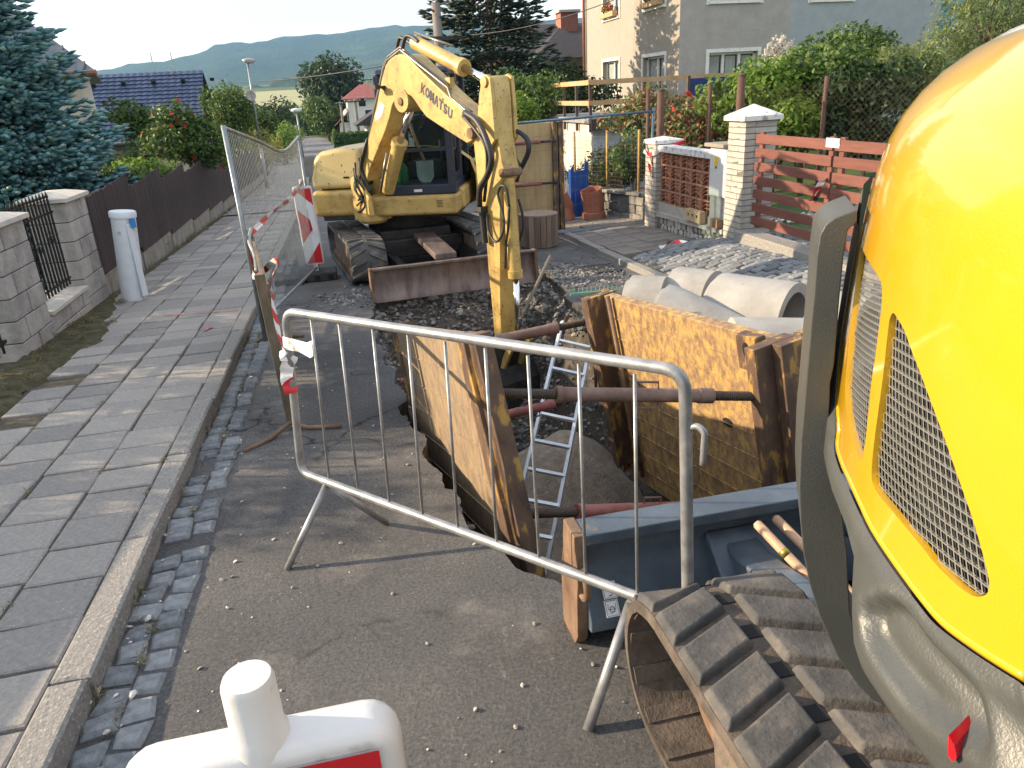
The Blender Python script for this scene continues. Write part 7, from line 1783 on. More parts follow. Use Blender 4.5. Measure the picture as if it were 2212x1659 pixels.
# blue board screen in the garden
bX = atY(1484, 190, 16.2).x; bX1 = atY(1640, 190, 16.2).x; bz0_, bz1_ = atY(1560, 220, 16.2).z - .4, atY(1560, 166, 16.2).z
scn = thing('blue_screen', 'dark blue board screen in front of the grey house wall', 'screen', ((bX + bX1) / 2, 16.2, bz0_))
MB().bb(bX, bX1, 16.18, 16.22, bz0_, bz1_).build('panel', flat('dark blue sheet', (0.008, 0.03, 0.17), 0.5), scn)
for x in (bX, (bX + bX1) / 2 + .2, bX1): MB().bb(x - .03, x + .03, 16.1, 16.17, bz0_ - .5, bz1_ + .06).build('post', M_rpost, scn)
# chain link fence with brown posts between the gardens
clf = thing('chain_link_fence', 'chain link fence with rusty posts behind the red-brown gate', 'chain link fence', (7.5, 10.5, .2))
M_cpost = flat('rusty post', (0.10, 0.05, 0.035), 0.8)
cl0, cl1 = V((5.15, 12.3, 0)), V((10.2, 8.2, 0)); zc0, zc1 = -0.1, 1.72
def CP(t, z): return V((cl0.x + (cl1.x - cl0.x) * t, cl0.y + (cl1.y - cl0.y) * t, z + 0.10 * t))
for t in (0.0, 0.155, 0.42, 0.70, 1.0): MB().tube([CP(t, zc0), CP(t, zc1 + .08)], .036, 8).build('post', M_cpost, clf, smooth=True)
MB().tube([CP(0.02, 1.5), CP(0.10, 0.3)], .02, 6).build('brace', M_cpost, clf); 
wm = MB(); W_ = (cl1 - cl0).length
for k in range(-14, 78):
    for s in (-1, 1):
        a0 = k * 0.085 / W_; a1 = a0 + s * (zc1 - .4) / W_ * .9
        ta, tb = max(0, min(1, a0)), max(0, min(1, a1))
        if abs(tb - ta) < 1e-4: continue
        f0, f1 = (ta - a0) / (a1 - a0), (tb - a0) / (a1 - a0); wm.tube([CP(ta, .4 + (zc1 - .4) * f0), CP(tb, .4 + (zc1 - .4) * f1)], .0018, 3, cap=False)
stuff(wm.build('wire_mesh', flat('rusty wire', (0.09, 0.06, 0.045), 0.8), clf))
for (x, y, lb) in ((4.95 + .25, 11.9, 'stout dark brown post behind the short brick pillar'), (6.05, 10.9, 'dark brown post rising behind the tall brick pillar')):
    t = thing('garden_post', lb, 'post', (x, y, rz(y))); zt = 1.75 if x < 5.5 else 1.9; MB().tube([(x, y, rz(y)), (x, y, zt)], .06, 10).build('shaft', M_cpost, t, smooth=True); b = MB(); b.lathe([(.062, zt), (.065, zt + .03), (0, zt + .05)], (x, y, 0), n=12); b.build('cap', M_rpost, t)
# lawn and gravel strip behind the gate
lw_ = MB(); lw_.sheet([[V((x, y, terr(x, y) + .30 + .02 * fn(x, y, .8))) for x in [5.0 + .5 * i for i in range(14)]] for y in [4.5 + .5 * j for j in range(16)]]); struct(lw_.build('lawn', pm('mown lawn', [(0.3, (0.035, 0.085, 0.02)), (0.7, (0.07, 0.14, 0.035))], scale=12, detail=9, rough=.95, bump=.02, bscale=60)))
ps, ss = [], []
for _ in range(700): t = random.random(); x = 6.0 + 3.2 * t + random.gauss(0, .12); y = 9.6 - 1.6 * t + random.gauss(0, .14); s = random.uniform(.02, .05); ps.append((x, y, terr(x, y) + .33)); ss.append(s)
stuff(tag(rubble('garden_gravel', ps, ss, M_pebble, None, 12), 'strip of grey gravel across the lawn behind the gate', 'gravel'))
# ================================================================== trees, shrubs, houses, poles
M_bark = pm('bark', [(0.3, (0.045, 0.035, 0.028)), (0.7, (0.12, 0.095, 0.075))], scale=6, stretch=(4, 4, .7), rough=.95, bump=.012, bscale=30)
L_shrub = leafmat('shrub leaves', [(0.028, 0.065, 0.012), (0.055, 0.11, 0.018), (0.09, 0.16, 0.028), (0.15, 0.21, 0.045)])
L_bright = leafmat('bright leaves', [(0.055, 0.13, 0.012), (0.10, 0.20, 0.02), (0.17, 0.27, 0.035), (0.26, 0.34, 0.06)], .45)
L_dark = leafmat('dark leaves', [(0.015, 0.035, 0.010), (0.03, 0.06, 0.015), (0.05, 0.09, 0.022)])
L_will = leafmat('pale willow leaves', [(0.10, 0.15, 0.04), (0.19, 0.24, 0.08), (0.28, 0.32, 0.13)], .45)
L_blue = leafmat('blue spruce needles', [(0.045, 0.13, 0.14), (0.09, 0.22, 0.245), (0.14, 0.30, 0.32), (0.21, 0.34, 0.29)], .08, .6)
L_spr = leafmat('dark spruce needles', [(0.012, 0.028, 0.020), (0.025, 0.052, 0.036), (0.05, 0.085, 0.055)], .08, .6)
L_yel = leafmat('yellow cypress', [(0.20, 0.22, 0.04), (0.32, 0.32, 0.07), (0.42, 0.40, 0.12)], .3)
L_hedge = leafmat('clipped hedge', [(0.03, 0.08, 0.012), (0.06, 0.13, 0.02), (0.10, 0.18, 0.03)], .3)
L_flow = leafmat('rose leaves and blooms', [(0.05, 0.09, 0.02), (0.10, 0.15, 0.03), (0.16, 0.20, 0.05), (0.22, 0.24, 0.08), (0.45, 0.06, 0.05)], .35)
L_berry = leafmat('berries', [(0.35, 0.012, 0.012), (0.5, 0.03, 0.02)], .1)
L_pale = leafmat('pale blossom', [(0.40, 0.38, 0.33), (0.55, 0.52, 0.46)], .3)

def spindles(name, P0, D, Ln, Rd, mat, parent):
    n = len(P0); D = D / np.linalg.norm(D, axis=1)[:, None]; a = np.cross(D, np.array([0.31, 0.17, 0.93])); a /= np.linalg.norm(a, axis=1)[:, None]; b = np.cross(D, a)
    mid = P0 + D * (Ln * .55)[:, None]; r = Rd[:, None]
    vv = np.stack([P0, mid + a * r, mid + b * r * .8, mid - a * r, mid - b * r * .8, P0 + D * Ln[:, None]], 1).reshape(-1, 3) - np.array(tuple(ORG[parent]))
    tri = np.array([(0, 2, 1), (0, 3, 2), (0, 4, 3), (0, 1, 4), (5, 1, 2), (5, 2, 3), (5, 3, 4), (5, 4, 1)])
    idx = (np.arange(n)[:, None, None] * 6 + tri[None]).reshape(-1)
    me = bpy.data.meshes.new(name); me.vertices.add(6 * n); me.vertices.foreach_set('co', vv.ravel()); me.loops.add(24 * n); me.loops.foreach_set('vertex_index', idx.astype(np.int32)); me.polygons.add(8 * n); me.polygons.foreach_set('loop_start', np.arange(0, 24 * n, 3, dtype=np.int32)); me.update(calc_edges=True); me.materials.append(mat)
    o = bpy.data.objects.new(name, me); COL.objects.link(o); o.parent = parent; ORG[o] = ORG[parent]; return o
def spruce(base, h, rmax, mat, label, seed, z_low=0.06, whorls=16, per=11, fing=.24, frad=.030, dens=1.0, name='spruce_tree', xmax=99):
    rn_ = random.Random(seed); base = V(base); t = thing(name, label, 'tree', base); tr = MB(); tr.tube([base, base + V((0, 0, h * .5)), base + V((0, 0, h))], [rmax * .055, rmax * .035, .01], 8)
    P0, D, Ln, Rd = [], [], [], []; 
    for w in range(whorls):
        f = z_low + (1 - z_low) * (w / whorls) ** 0.92; R = rmax * (1 - f) ** 0.80 + .08
        for k in range(per):
            a = 6.2832 * (k + rn_.random() * .8) / per + w * .7; L = R * rn_.uniform(.78, 1.1); z0 = base.z + h * f + rn_.uniform(-.5, .5) * h / whorls
            d = V((math.cos(a), math.sin(a), 0)); side = V((-d.y, d.x, 0)); pts = [base + V((0, 0, z0 - base.z)) + d * (L * q) + V((0, 0, -L * .22 * math.sin(q * 2.6) + L * .10 * q * q)) for q in (0, .25, .5, .75, 1)]
            tr.tube(pts, [.02 + .012 * R, .02 + .008 * R, .015, .01, .004], 4, cap=False)
            m = max(3, int(L / .085 * dens))
            for i in range(m):
                q = .18 + .82 * (i + rn_.random()) / m; j = min(3, int(q * 4)); p = pts[j] + (pts[j + 1] - pts[j]) * (q * 4 - j); spread = .42 * L * (1.05 - q) + .05
                for s in (-1, 1):
                    ns = max(1, int(spread / .13 * dens))
                    for e in range(ns):
                        o_ = spread * (e + rn_.random()) / ns; pp = p + side * s * o_ + d * o_ * .45 + V((0, 0, rn_.uniform(-.05, .05) - .10 * o_))
                        if pp.x > xmax: continue
                        P0.append(pp); dd = side * s * rn_.uniform(.1, .8) + d * rn_.uniform(.5, 1.1) + V((0, 0, rn_.uniform(-.15, .35))); D.append(dd); Ln.append(fing * rn_.uniform(.6, 1.2)); Rd.append(frad * rn_.uniform(.75, 1.25))
                if p.x > xmax: continue
                P0.append(p + V((0, 0, .02))); D.append(d + V((0, 0, rn_.uniform(-.05, .35)))); Ln.append(fing * rn_.uniform(.7, 1.2)); Rd.append(frad)
    tr.build('trunk', M_bark, t); o = spindles('crown', np.array([tuple(p) for p in P0]), np.array([tuple(p) for p in D]), np.array(Ln), np.array(Rd), mat, t); return t
bs0 = atY(75, 330, 13.0)
spruce((bs0.x - .80, 13.6, rz(13) - .3), 6.0, 2.45, L_blue, 'large blue spruce behind the left garden wall', 3, .10, 17, 14, .23, .042, 1.25, xmax=-3.42)
ds0 = atY(1066, 200, 25)
spruce((ds0.x, 25, rz(25)), 10.2, 3.1, L_spr, 'tall dark spruce behind the excavator boom', 5, .12, 22, 11, .34, .05, .62)

def shrub(label, c, r, n, size, mat, seed, name='shrub', group=None, trunk=True, k=.42, sub=12, aspect=.5, cat='shrub', extra=None, droop=0., up=.35):
    t = thing(name, label, cat, (c[0], c[1], terr(c[0], c[1])), group); cl = blob_clumps(c, r, sub, seed, k); rn_ = random.Random(seed)
    if trunk:
        tr = MB(); limbs(tr, (c[0], c[1], terr(c[0], c[1])), (c[0], c[1], c[2] + r[2] * .3), max(.03, r[0] * .06), cl, rn_, 7); tr.build('stem' if cat == 'shrub' else 'trunk', M_bark, t)
    leaves('crown', cl + [(c, (r[0] * .7, r[1] * .7, r[2] * .7))], n, size, mat, t, seed, aspect, up, .5, droop)
    if extra: stuff(leaves(extra[0], cl, extra[1], extra[2], extra[3], t, seed + 9, .9, .3, .92))
    return t
def sp(px, py, Y): p = atY(px, py, Y); return (p.x, p.y, p.z)
# right hand gardens
shrub('rose bush with red blooms behind the short brick pillar', sp(1415, 262, 13.6), (1.0, .8, .62), 5200, .085, L_flow, 1, extra=('blooms', 110, .09, L_berry))
shrub('dense leafy shrub filling the corner under the blue screen', sp(1530, 262, 12.9), (1.05, .8, .62), 5200, .085, L_flow, 2)
shrub('dark ground-hugging shrub behind the rusty mesh fence', sp(1330, 360, 14.4), (.9, 1.0, .45), 4200, .08, L_dark, 3)
shrub('leafy plants behind the yellow fence posts', sp(1375, 340, 13.0), (.55, .7, .5), 2600, .08, L_shrub, 4)
shrub('bright green laurel bush above the red gate', sp(1680, 215, 12.2), (1.15, .9, .85), 6800, .11, L_bright, 5)
shrub('green bush with olive leaves behind the chain link fence', sp(1800, 215, 11.6), (1.0, .9, .95), 6200, .10, L_shrub, 6)
shrub('dark green bush against the blue-grey house wall', sp(1850, 135, 15.5), (1.7, .9, 1.0), 7000, .10, L_shrub, 7)
shrub('bright bush lowest on the right behind the chain link fence', sp(1745, 265, 11.2), (.9, .7, .6), 4200, .10, L_bright, 8)
shrub('pale willow bush right of the chain link fence', sp(1960, 170, 12.0), (.9, .8, .75), 5200, .12, L_will, 9, aspect=.22, droop=1.2)
shrub('tall pale willow rising behind the yellow hood', sp(2130, 70, 17.0), (2.2, 1.2, 1.3), 7000, .14, L_will, 10, aspect=.25, droop=1.2)
shrub('dark hedge mass behind the chain link fence at the hood', sp(1880, 245, 10.6), (1.0, .8, .75), 4500, .10, L_dark, 11)
shrub('white blossoming spiky plant beside the blue-grey wall', sp(1695, 130, 15.0), (.6, .5, .45), 1500, .09, L_pale, 12)
for i, (px, Y) in enumerate(((1548, 12.4), (1575, 12.5), (1600, 12.6))):
    shrub(['leftmost pale flower spike in front of the blue screen', 'middle pale flower spike in front of the blue screen', 'rightmost pale flower spike in front of the blue screen'][i], sp(px, 205, Y), (.07, .07, .30), 260, .06, L_will, 30 + i, trunk=False, sub=4, k=.6, name='flower_spike', group='pale flower spikes')
shrub('round green bush left of the garage terrace', sp(1135, 225, 20.0), (1.2, 1.0, .95), 5200, .11, L_shrub, 13)
shrub('low bright bush at the foot of the terrace corner', sp(1118, 245, 17.0), (.5, .5, .5), 1800, .09, L_bright, 14)
shrub('dark bush under the terrace railing', sp(1225, 205, 23.0), (1.6, 1.0, .8), 4500, .11, L_dark, 15)
# left hand gardens
shrub('elder bush with red berries above the picket fence', sp(415, 300, 19.0), (1.0, .9, .72), 4600, .11, L_shrub, 16, extra=('berries', 60, .11, L_berry))
shrub('sparse elder with bare stems before the blue roof', sp(290, 255, 21.0), (.62, .6, .62), 1900, .12, L_shrub, 17)
shrub('leafy tree between the blue roof and the street lamp', sp(505, 245, 30.0), (1.05, 1.1, 1.35), 4600, .13, L_shrub, 18, cat='tree', name='garden_tree')
shrub('dense green tree right of the near street lamp', sp(560, 275, 40.0), (1.2, 1.2, 1.1), 3400, .15, L_shrub, 19, cat='tree', name='garden_tree')
shrub('clipped green dome bush by the cream house', sp(262, 366, 19.0), (.62, .6, .50), 3200, .06, L_hedge, 20, k=.3)
shrub('low bright shrub behind the picket fence', sp(320, 378, 17.0), (.7, .6, .30), 2600, .08, L_bright, 21)
shrub('green undergrowth behind the picket fence near the spruce', sp(255, 398, 15.0), (.9, .8, .30), 2600, .09, L_shrub, 22)
for i in range(4):
    shrub(['first', 'second', 'third', 'fourth'][i] + ' yellow cypress from the left behind the mesh fence', sp(548 + 17 * i, 320, 33 + 3 * i), (.28, .28, .85), 700, .09, L_yel, 40 + i, trunk=False, sub=5, k=.55, name='yellow_cypress', group='yellow cypresses')
shrub('green hedge tree beyond the cypresses', sp(612, 300, 52.0), (1.6, 1.6, 1.6), 3000, .16, L_bright, 23, cat='tree', name='garden_tree')
for i in range(6):  # out-of-view row added to shade the pavement and near asphalt
    shrub(['first', 'second', 'third', 'fourth', 'fifth', 'sixth'][i] + ' tall thuja of the unseen row added beyond the iron gate for its shade', (-6.4 + .1 * (i % 2), 5.4 + .95 * i, 1.25), (.62, .62, 1.62), 2600, .10, L_dark, 60 + i, name='thuja', group='unseen thujas added for shade', sub=9, cat='hedge')
# far end of the street
shrub('big linden beyond the bend of the street', sp(723, 200, 118), (5.2, 5, 6.0), 9000, .55, L_dark, 24, cat='tree', name='linden_tree', sub=18)
shrub('lighter bushy tree at the foot of the linden', sp(705, 250, 100), (3.0, 3, 2.6), 4200, .4, L_shrub, 25, cat='tree', name='garden_tree')
for i, (px, py, Y, r_, m_, lb) in enumerate(((640, 262, 150, 4.0, L_shrub, 'hazy tree above the far end of the street'), (605, 262, 170, 4.2, L_dark, 'hazy dark tree left of the far street end'), (575, 275, 120, 3.4, L_shrub, 'bushy tree by the far lamp posts'), (660, 262, 130, 4, L_shrub, 'low hedge tree closing the far street end'), (520, 262, 90, 3.4, L_shrub, 'tree behind the street lamp loudspeaker'), (560, 270, 75, 3.4, L_dark, 'dark bush behind the yellow cypresses'))):
    shrub(lb, sp(px, py, Y), (r_, r_, r_ * .75), 2600, r_ * .11, m_, 50 + i, cat='tree', name='far_tree', group='far trees')
hb = atZ(756, 308, rz(60) + .8); hY = 62
def hedge(label, x0, x1, y0, y1, z0, z1, n, seed):
    t = thing('clipped_hedge', label, 'hedge', ((x0 + x1) / 2, y0, z0)); MB().bb(x0 + .1, x1 - .1, y0 + .1, y1 - .1, z0, z1 - .08).build('core', flat('hedge core', (0.02, 0.05, 0.01), .95), t)
    rg = random.Random(seed); cl = []
    leaves('foliage', [((x0 + (x1 - x0) * (i + .5) / 8, y0 + .12, z0 + (z1 - z0) * (j + .5) / 3), ((x1 - x0) / 12, .16, (z1 - z0) / 4)) for i in range(8) for j in range(3)] + [((x0 + (x1 - x0) * (i + .5) / 8, (y0 + y1) / 2, z1 - .06), ((x1 - x0) / 12, (y1 - y0) / 2, .10)) for i in range(8)] + [((x0 + .1, y0 + (y1 - y0) * (j + .5) / 4, z0 + (z1 - z0) * k / 3), (.12, (y1 - y0) / 7, (z1 - z0) / 5)) for j in range(4) for k in (1, 2, 3)], n, .16, L_hedge, t, seed)
a, c = atY(719, 290, hY), atY(800, 330, hY)
hedge('box-clipped green hedge by the street beyond the excavator', a.x, c.x + 1.5, hY, hY + 2.2, c.z - .2, a.z, 6000, 3)

# ---- houses
M_blueroof = pm('blue glazed tiles', [(0.3, (0.022, 0.038, 0.085)), (0.7, (0.05, 0.075, 0.15))], scale=2, rough=.42, objvar=.3)
def tiled_roof(parent, O, Ux, Dn, w, h, nx_, nz_, mat):
    """rows of curved pantiles: every tile its own piece"""
    N = V(Ux).cross(V(Dn)).normalized(); N = N if N.z > 0 else -N; tw, th = w / nx_, h / nz_; m = MB(); rows = []
    for (s, lift) in ((0.0, .0), (1.06, .035)):
        rows.append([V(Ux) * (tw * 1.02 * k / 4) + V(Dn) * (th * s) + N * (lift + .06 * tw / .3 * math.sin(math.pi * k / 4) * .5) for k in range(5)])
    m.sheet(rows); m.add([rows[1][k] for k in range(5)] + [rows[1][k] - N * .035 for k in range(5)], [(k, k + 1, 6 + k, 5 + k) for k in range(4)])
    me = bpy.data.meshes.new('roof_tile'); me.from_pydata([tuple(v) for v in m.v], [], m.f); me.materials.append(mat); me.shade_smooth()
    cnt_ = 0; rest = MB()
    for j in range(nz_):
        for i in range(nx_):
            p = V(O) + V(Ux) * (tw * i) + V(Dn) * (th * j)
            if cnt_ < 300: inst('roof_tile', me, parent, p); cnt_ += 1
            else: rest.add([p + V(v) for v in m.v], m.f)
    if rest.v: stuff(rest.build('roof_tiles', mat, parent, smooth=True))
bY = 33.0
rl0, rl1 = atY(170, 163, bY + 3), atY(438, 153, bY + 3); el0 = atY(205, 309, bY); zr_, ze_ = (rl0.z + rl1.z) / 2, el0.z
bh = thing('blue_roof_house', 'cream house with dark blue tiled roof behind the picket fence', 'house', ((rl0.x + rl1.x) / 2, bY + 3, ze_ - 2.6))
xa, xb = rl0.x - 3, rl1.x
dn = (V((0, bY, ze_)) - V((0, bY + 3, zr_)))
tiled_roof(bh, (xa, bY + 3, zr_), (1, 0, 0), dn.normalized(), xb - xa, dn.length, 30, 17, M_blueroof)
m = MB(); m.add([(xa, bY + 3, zr_ - .05), (xb, bY + 3, zr_ - .05), (xb, bY + .02, ze_ - .06), (xa, bY + .02, ze_ - .06), (xa, bY + 6, ze_ - .05), (xb, bY + 6, ze_ - .05)], [(0, 3, 2, 1), (0, 1, 5, 4)]); m.build('roof_deck', M_blueroof, bh)
MB().bb(xa + .3, xb - .4, bY + .5, bY + 5.5, ze_ - 2.8, ze_ - .1).build('wall', M_wash, bh)
m = MB(); m.add([(xb - .42, bY + .5, ze_ - .1), (xb - .42, bY + 5.5, ze_ - .1), (xb - .42, bY + 3, zr_ - .15)], [(0, 1, 2)]); m.build('gable', flat('dark gable boards', (.05, .035, .03), .8), bh)
MB().tube([(xa, bY - .03, ze_ - .06), (xb, bY - .03, ze_ - .06)], .07, 8).build('gutter', M_fgalv, bh); MB().bb(xa, xb, bY + .0, bY + .5, ze_ - .34, ze_ - .2).build('soffit', flat('dark soffit', (.03, .045, .06), .6), bh)
for x in (xa + 5.0, xa + 7.6):
    w_ = MB().bb(x, x + .9, bY + .44, bY + .497, ze_ - 1.5, ze_ - .5).build('window', M_frame, bh); MB().bb(x + .08, x + .82, bY + .425, bY + .438, ze_ - 1.42, ze_ - .58).build('pane', M_pane, w_)
for px in (335, 378): q_ = atY(px, 160, bY + 3); MB().tube([(q_.x, bY + 3, zr_), (q_.x - .02, bY + 3, zr_ + .75)], .02, 6).build('antenna', M_fgalv, bh)
for k in range(5): x = xa + 3.6 + 1.15 * k; p_ = V((x, bY + 3, zr_)) + dn.normalized() * .7; MB().box(p_ + V((0, -.05, .07)), (.16, .2, .12)).build('roof_vent', M_dark, bh, bevel=.02)
# grey seam-roofed house at the far left
gY = 20.0; ge = atY(206, 152, gY); gl0 = atY(-260, 150, gY)
M_seam = pm('weathered seam metal', [(0.3, (0.085, 0.095, 0.11)), (0.7, (0.15, 0.16, 0.175))], scale=3, rough=.5, metal=.3)
gh = thing('seam_roof_house', 'cream house with grey standing-seam roof behind the blue spruce', 'house', (ge.x - 4, gY + 4, ge.z - 4.5))
ax_, ay_ = ge.x - 4.2, gY + 4.2; hz_ = ge.z + 3.1
m = MB(); m.add([(ge.x, gY, ge.z), (ge.x * 1.40, gY + 8.4, ge.z), (ge.x - 14, gY + 8.4, ge.z), (ge.x - 14, gY, ge.z), (ax_, ay_, hz_), (ge.x - 9.8, ay_, hz_)], [(0, 1, 4), (1, 2, 5, 4), (2, 3, 5), (3, 0, 4, 5), (0, 3, 2, 1)]); m.build('roof', M_seam, gh)
for k in range(26):
    x = ge.x - .25 - .52 * k; t_ = min(1, (ge.x - x) / 4.2); top = V((x, gY + 4.2 * t_, ge.z + 3.1 * t_)); 
    if t_ > .05: MB().bar((x, gY, ge.z + .02), top + V((0, 0, .02)), .03, .05).build('seam', M_seam, gh)
MB().bb(ge.x - 13.2, ge.x - .75, gY + .7, gY + 2.2, ge.z - 5, ge.z - .02).build('wall', M_wash, gh); MB().tube([(ge.x - 14, gY - .04, ge.z - .06), (ge.x + .02, gY - .04, ge.z - .06)], .08, 8).build('gutter', flat('copper brown pipe', (0.20, 0.085, 0.05), .5), gh)
for x, z in ((ge.x - 1.9, ge.z - 1.9), (ge.x - 1.9, ge.z - 4.2)):
    w_ = MB().bb(x - .5, x + .5, gY + .64, gY + .697, z, z + 1.35).build('window', M_frame, gh); MB().bb(x - .42, x + .42, gY + .62, gY + .638, z + .08, z + 1.27).build('pane', M_pane, w_)
vp_ = atY(80, 90, gY + 1.6); MB().tube([vp_ + V((0, 0, -.6)), vp_ + V((0, 0, .25))], .10, 10).build('vent_pipe', M_fgalv, gh)
# dark-roofed house with brick chimney beside the big house
nY = 33.0; e0, e1 = atY(1120, 130, nY), atY(1290, 127, nY); r0_ = atY(1195, 52, nY + 4)
nh = thing('dark_roof_house', 'white house with dark roof and red brick chimney left of the tall house', 'house', ((e0.x + e1.x) / 2, nY + 4, rz(nY)))
xa, xb = e0.x - 1, e1.x + 2
MB().bb(xa + .6, xb - .6, nY + .5, nY + 7.5, rz(nY) - 1, e0.z + .1).build('wall', flat('white render', (.62, .61, .58), .9), nh)
M_droof = pm('dark shingles', [(0.3, (0.022, 0.018, 0.022)), (0.7, (0.05, 0.042, 0.045))], scale=12, rough=.8, bump=.02, bscale=12)
m = MB(); m.add([(xa, nY, e0.z), (xb, nY, e0.z), (xb, nY + 8, e0.z), (xa, nY + 8, e0.z), (xa + 1.4, nY + 4, r0_.z), (xb - .2, nY + 4, r0_.z)], [(0, 1, 5, 4), (1, 2, 5), (2, 3, 4, 5), (3, 0, 4), (0, 3, 2, 1)]); m.build('roof', M_droof, nh)
hx_ = atY(1225, 80, nY).x; m = MB(); m.add([(hx_ - 1.6, nY - .6, e0.z - .02), (hx_ + 1.8, nY - .6, e0.z - .02), (hx_ + .3, nY + 2.2, e0.z + 1.35), (hx_ - 1.6, nY + .7, e0.z + .1), (hx_ + 1.8, nY + .7, e0.z + .1)], [(0, 1, 2), (0, 2, 3), (1, 4, 2)]); m.build('hipped_dormer', M_droof, nh)
ch = atY(1227, 60, nY + 3.2); cx0, cx1 = atY(1209, 60, nY + 3.2).x, atY(1246, 60, nY + 3.2).x; ct_ = atY(1227, 27, nY + 3.2).z
chm = MB().bb(cx0, cx1, nY + 3.0, nY + 3.8, ch.z - 1.2, ct_).build('chimney', pm('red brick', [(0.3, (0.26, 0.10, 0.07)), (0.7, (0.38, 0.17, 0.12))], scale=8, rough=.9), nh); MB().bb(cx0 - .1, cx1 + .1, nY + 2.9, nY + 3.9, ct_ + .002, ct_ + .1).build('chimney_cap', M_cap, chm)
wx0, wx1 = atY(1216, 155, nY + .5).x, atY(1262, 155, nY + .5).x; wz0, wz1 = atY(1240, 172, nY + .5).z, atY(1240, 143, nY + .5).z
w_ = MB().bb(wx0, wx1, nY + .44, nY + .497, wz0, wz1).build('window', flat('brown window frame', (.16, .08, .045), .6), nh)
for k in range(3): d_ = (wx1 - wx0) / 3; MB().bb(wx0 + d_ * k + .08, wx0 + d_ * (k + 1) - .08, nY + .42, nY + .438, wz0 + .1, wz1 - .08).build('pane', M_pane, w_)
# red-roofed house down the street
rY = 96.0; q0, q1 = atY(742, 290, rY), atY(830, 180, rY); ez = atY(790, 212, rY).z; rz_ = atY(800, 180, rY).z
rh_ = thing('red_roof_house', 'white house with red roof down the street behind the boom', 'house', ((q0.x + q1.x) / 2, rY + 4, rz(90)))
MB().bb(q0.x + .9, q1.x + 4, rY, rY + 8, rz(90) - 2, ez).build('wall', flat('white render', (.62, .61, .58), .9), rh_); MB().bb(q0.x - .3, q0.x + .88, rY + .5, rY + 7, rz(90) - 2, ez - 2.6).build('wing', MAT['white render'], rh_)
M_rr = pm('red roof tiles', [(0.3, (0.20, 0.05, 0.04)), (0.7, (0.30, 0.085, 0.07))], scale=4, rough=.8)
m = MB(); a0, a1 = q0.x + .3, q1.x + 4.6; m.add([(a0, rY - .6, ez), (a1, rY - .6, ez), (a1, rY + 8.6, ez), (a0, rY + 8.6, ez), (a0 + 2.4, rY + 4, rz_), (a1 - 2.4, rY + 4, rz_)], [(0, 1, 5, 4), (1, 2, 5), (2, 3, 4, 5), (3, 0, 4), (0, 3, 2, 1)]); m.build('roof', M_rr, rh_)
m = MB(); m.add([(q0.x - .9, rY - .2, ez - 2.9), (q0.x - .9, rY + 7.6, ez - 2.9), (q0.x + 1.0, rY + 7.6, ez - 1.3), (q0.x + 1.0, rY - .2, ez - 1.3)], [(0, 3, 2, 1)]); m.build('wing_roof', M_rr, rh_)
for px, py in ((782, 220), (797, 247)):
    p_ = atY(px, py, rY); w_ = MB().bb(p_.x - .5, p_.x + .5, rY - .05, rY - .003, p_.z - .6, p_.z + .6).build('window', M_frame, rh_); MB().bb(p_.x - .4, p_.x + .4, rY - .08, rY - .055, p_.z - .5, p_.z + .5).build('pane', M_pane, w_)
MB().bb(a0 + 4.4, a0 + 5.1, rY + 3.6, rY + 4.3, rz_ - .5, rz_ + 1.0).build('chimney', flat('pale chimney', (.4, .36, .32), .9), rh_)
# small dark-roofed cottage nearer the bend
kY = 66.0; k0, k1 = atY(770, 265, kY), atY(830, 300, kY)
ck = thing('cottage', 'small white cottage with dark pitched roof behind the excavator', 'house', (k0.x + 2.5, kY + 2, k1.z - .8)); MB().bb(k0.x + .8, k0.x + 7, kY, kY + 5, k1.z - .8, k0.z - .1).build('wall', MAT['white render'], ck)
m = MB(); m.add([(k0.x - .2, kY - .7, k0.z - .25), (k0.x - .2, kY + 5.7, k0.z - .25), (k0.x + 4, kY + 5.7, k0.z + 2.2), (k0.x + 4, kY - .7, k0.z + 2.2), (k0.x + 8, kY - .7, k0.z - .25), (k0.x + 8, kY + 5.7, k0.z - .25)], [(0, 3, 2, 1), (3, 4, 5, 2), (0, 4, 3), (1, 2, 5)]); m.build('roof', M_droof, ck)
w_ = MB().bb(k0.x + 1.0, k0.x + 2.2, kY - .05, kY - .003, k1.z + .1, k0.z - .5).build('window', flat('brown window frame', (.16, .08, .045), .6), ck); MB().bb(k0.x + 1.1, k0.x + 2.1, kY - .08, kY - .055, k1.z + .2, k0.z - .6).build('pane', M_pane, w_)

# ---- lamps, poles, wires
M_pole = flat('grey lamp post', (0.30, 0.33, 0.34), 0.45, 0.4); M_wood = pm('grey pole wood', [(0.3, (0.14, 0.12, 0.10)), (0.7, (0.26, 0.23, 0.20))], scale=5, stretch=(5, 5, .5), rough=.9)
lY = 29.9; lb = atY(578, 412, lY); ltp = atY(534, 132, lY)
lamp = thing('street_lamp', 'tall street lamp with grey loudspeaker on its post by the picket fence', 'street lamp', (lb.x, lY, rz(lY) + .1), 'street lamps')
lbm = lb + (ltp - lb) * .35; MB().tube([lb, lbm], .062, 10).build('lower_post', M_pole, lamp, smooth=True); MB().tube([lbm, ltp], .038, 10).build('upper_post', M_pole, lamp, smooth=True)
b = MB(); hd = ltp + V((.08, -.05, .03)); b.lathe([(0, -.16), (.10, -.12), (.16, 0), (.10, .05), (0, .07)], hd, (0.12, .1, 1), 18); b.v = [tuple(hd + V(((V(v) - hd).x * 1.6, (V(v) - hd).y * 1.0, (V(v) - hd).z * .8))) for v in b.v]; b.build('lamp_head', flat('lamp shade', (.42, .44, .44), .35), lamp, smooth=True)
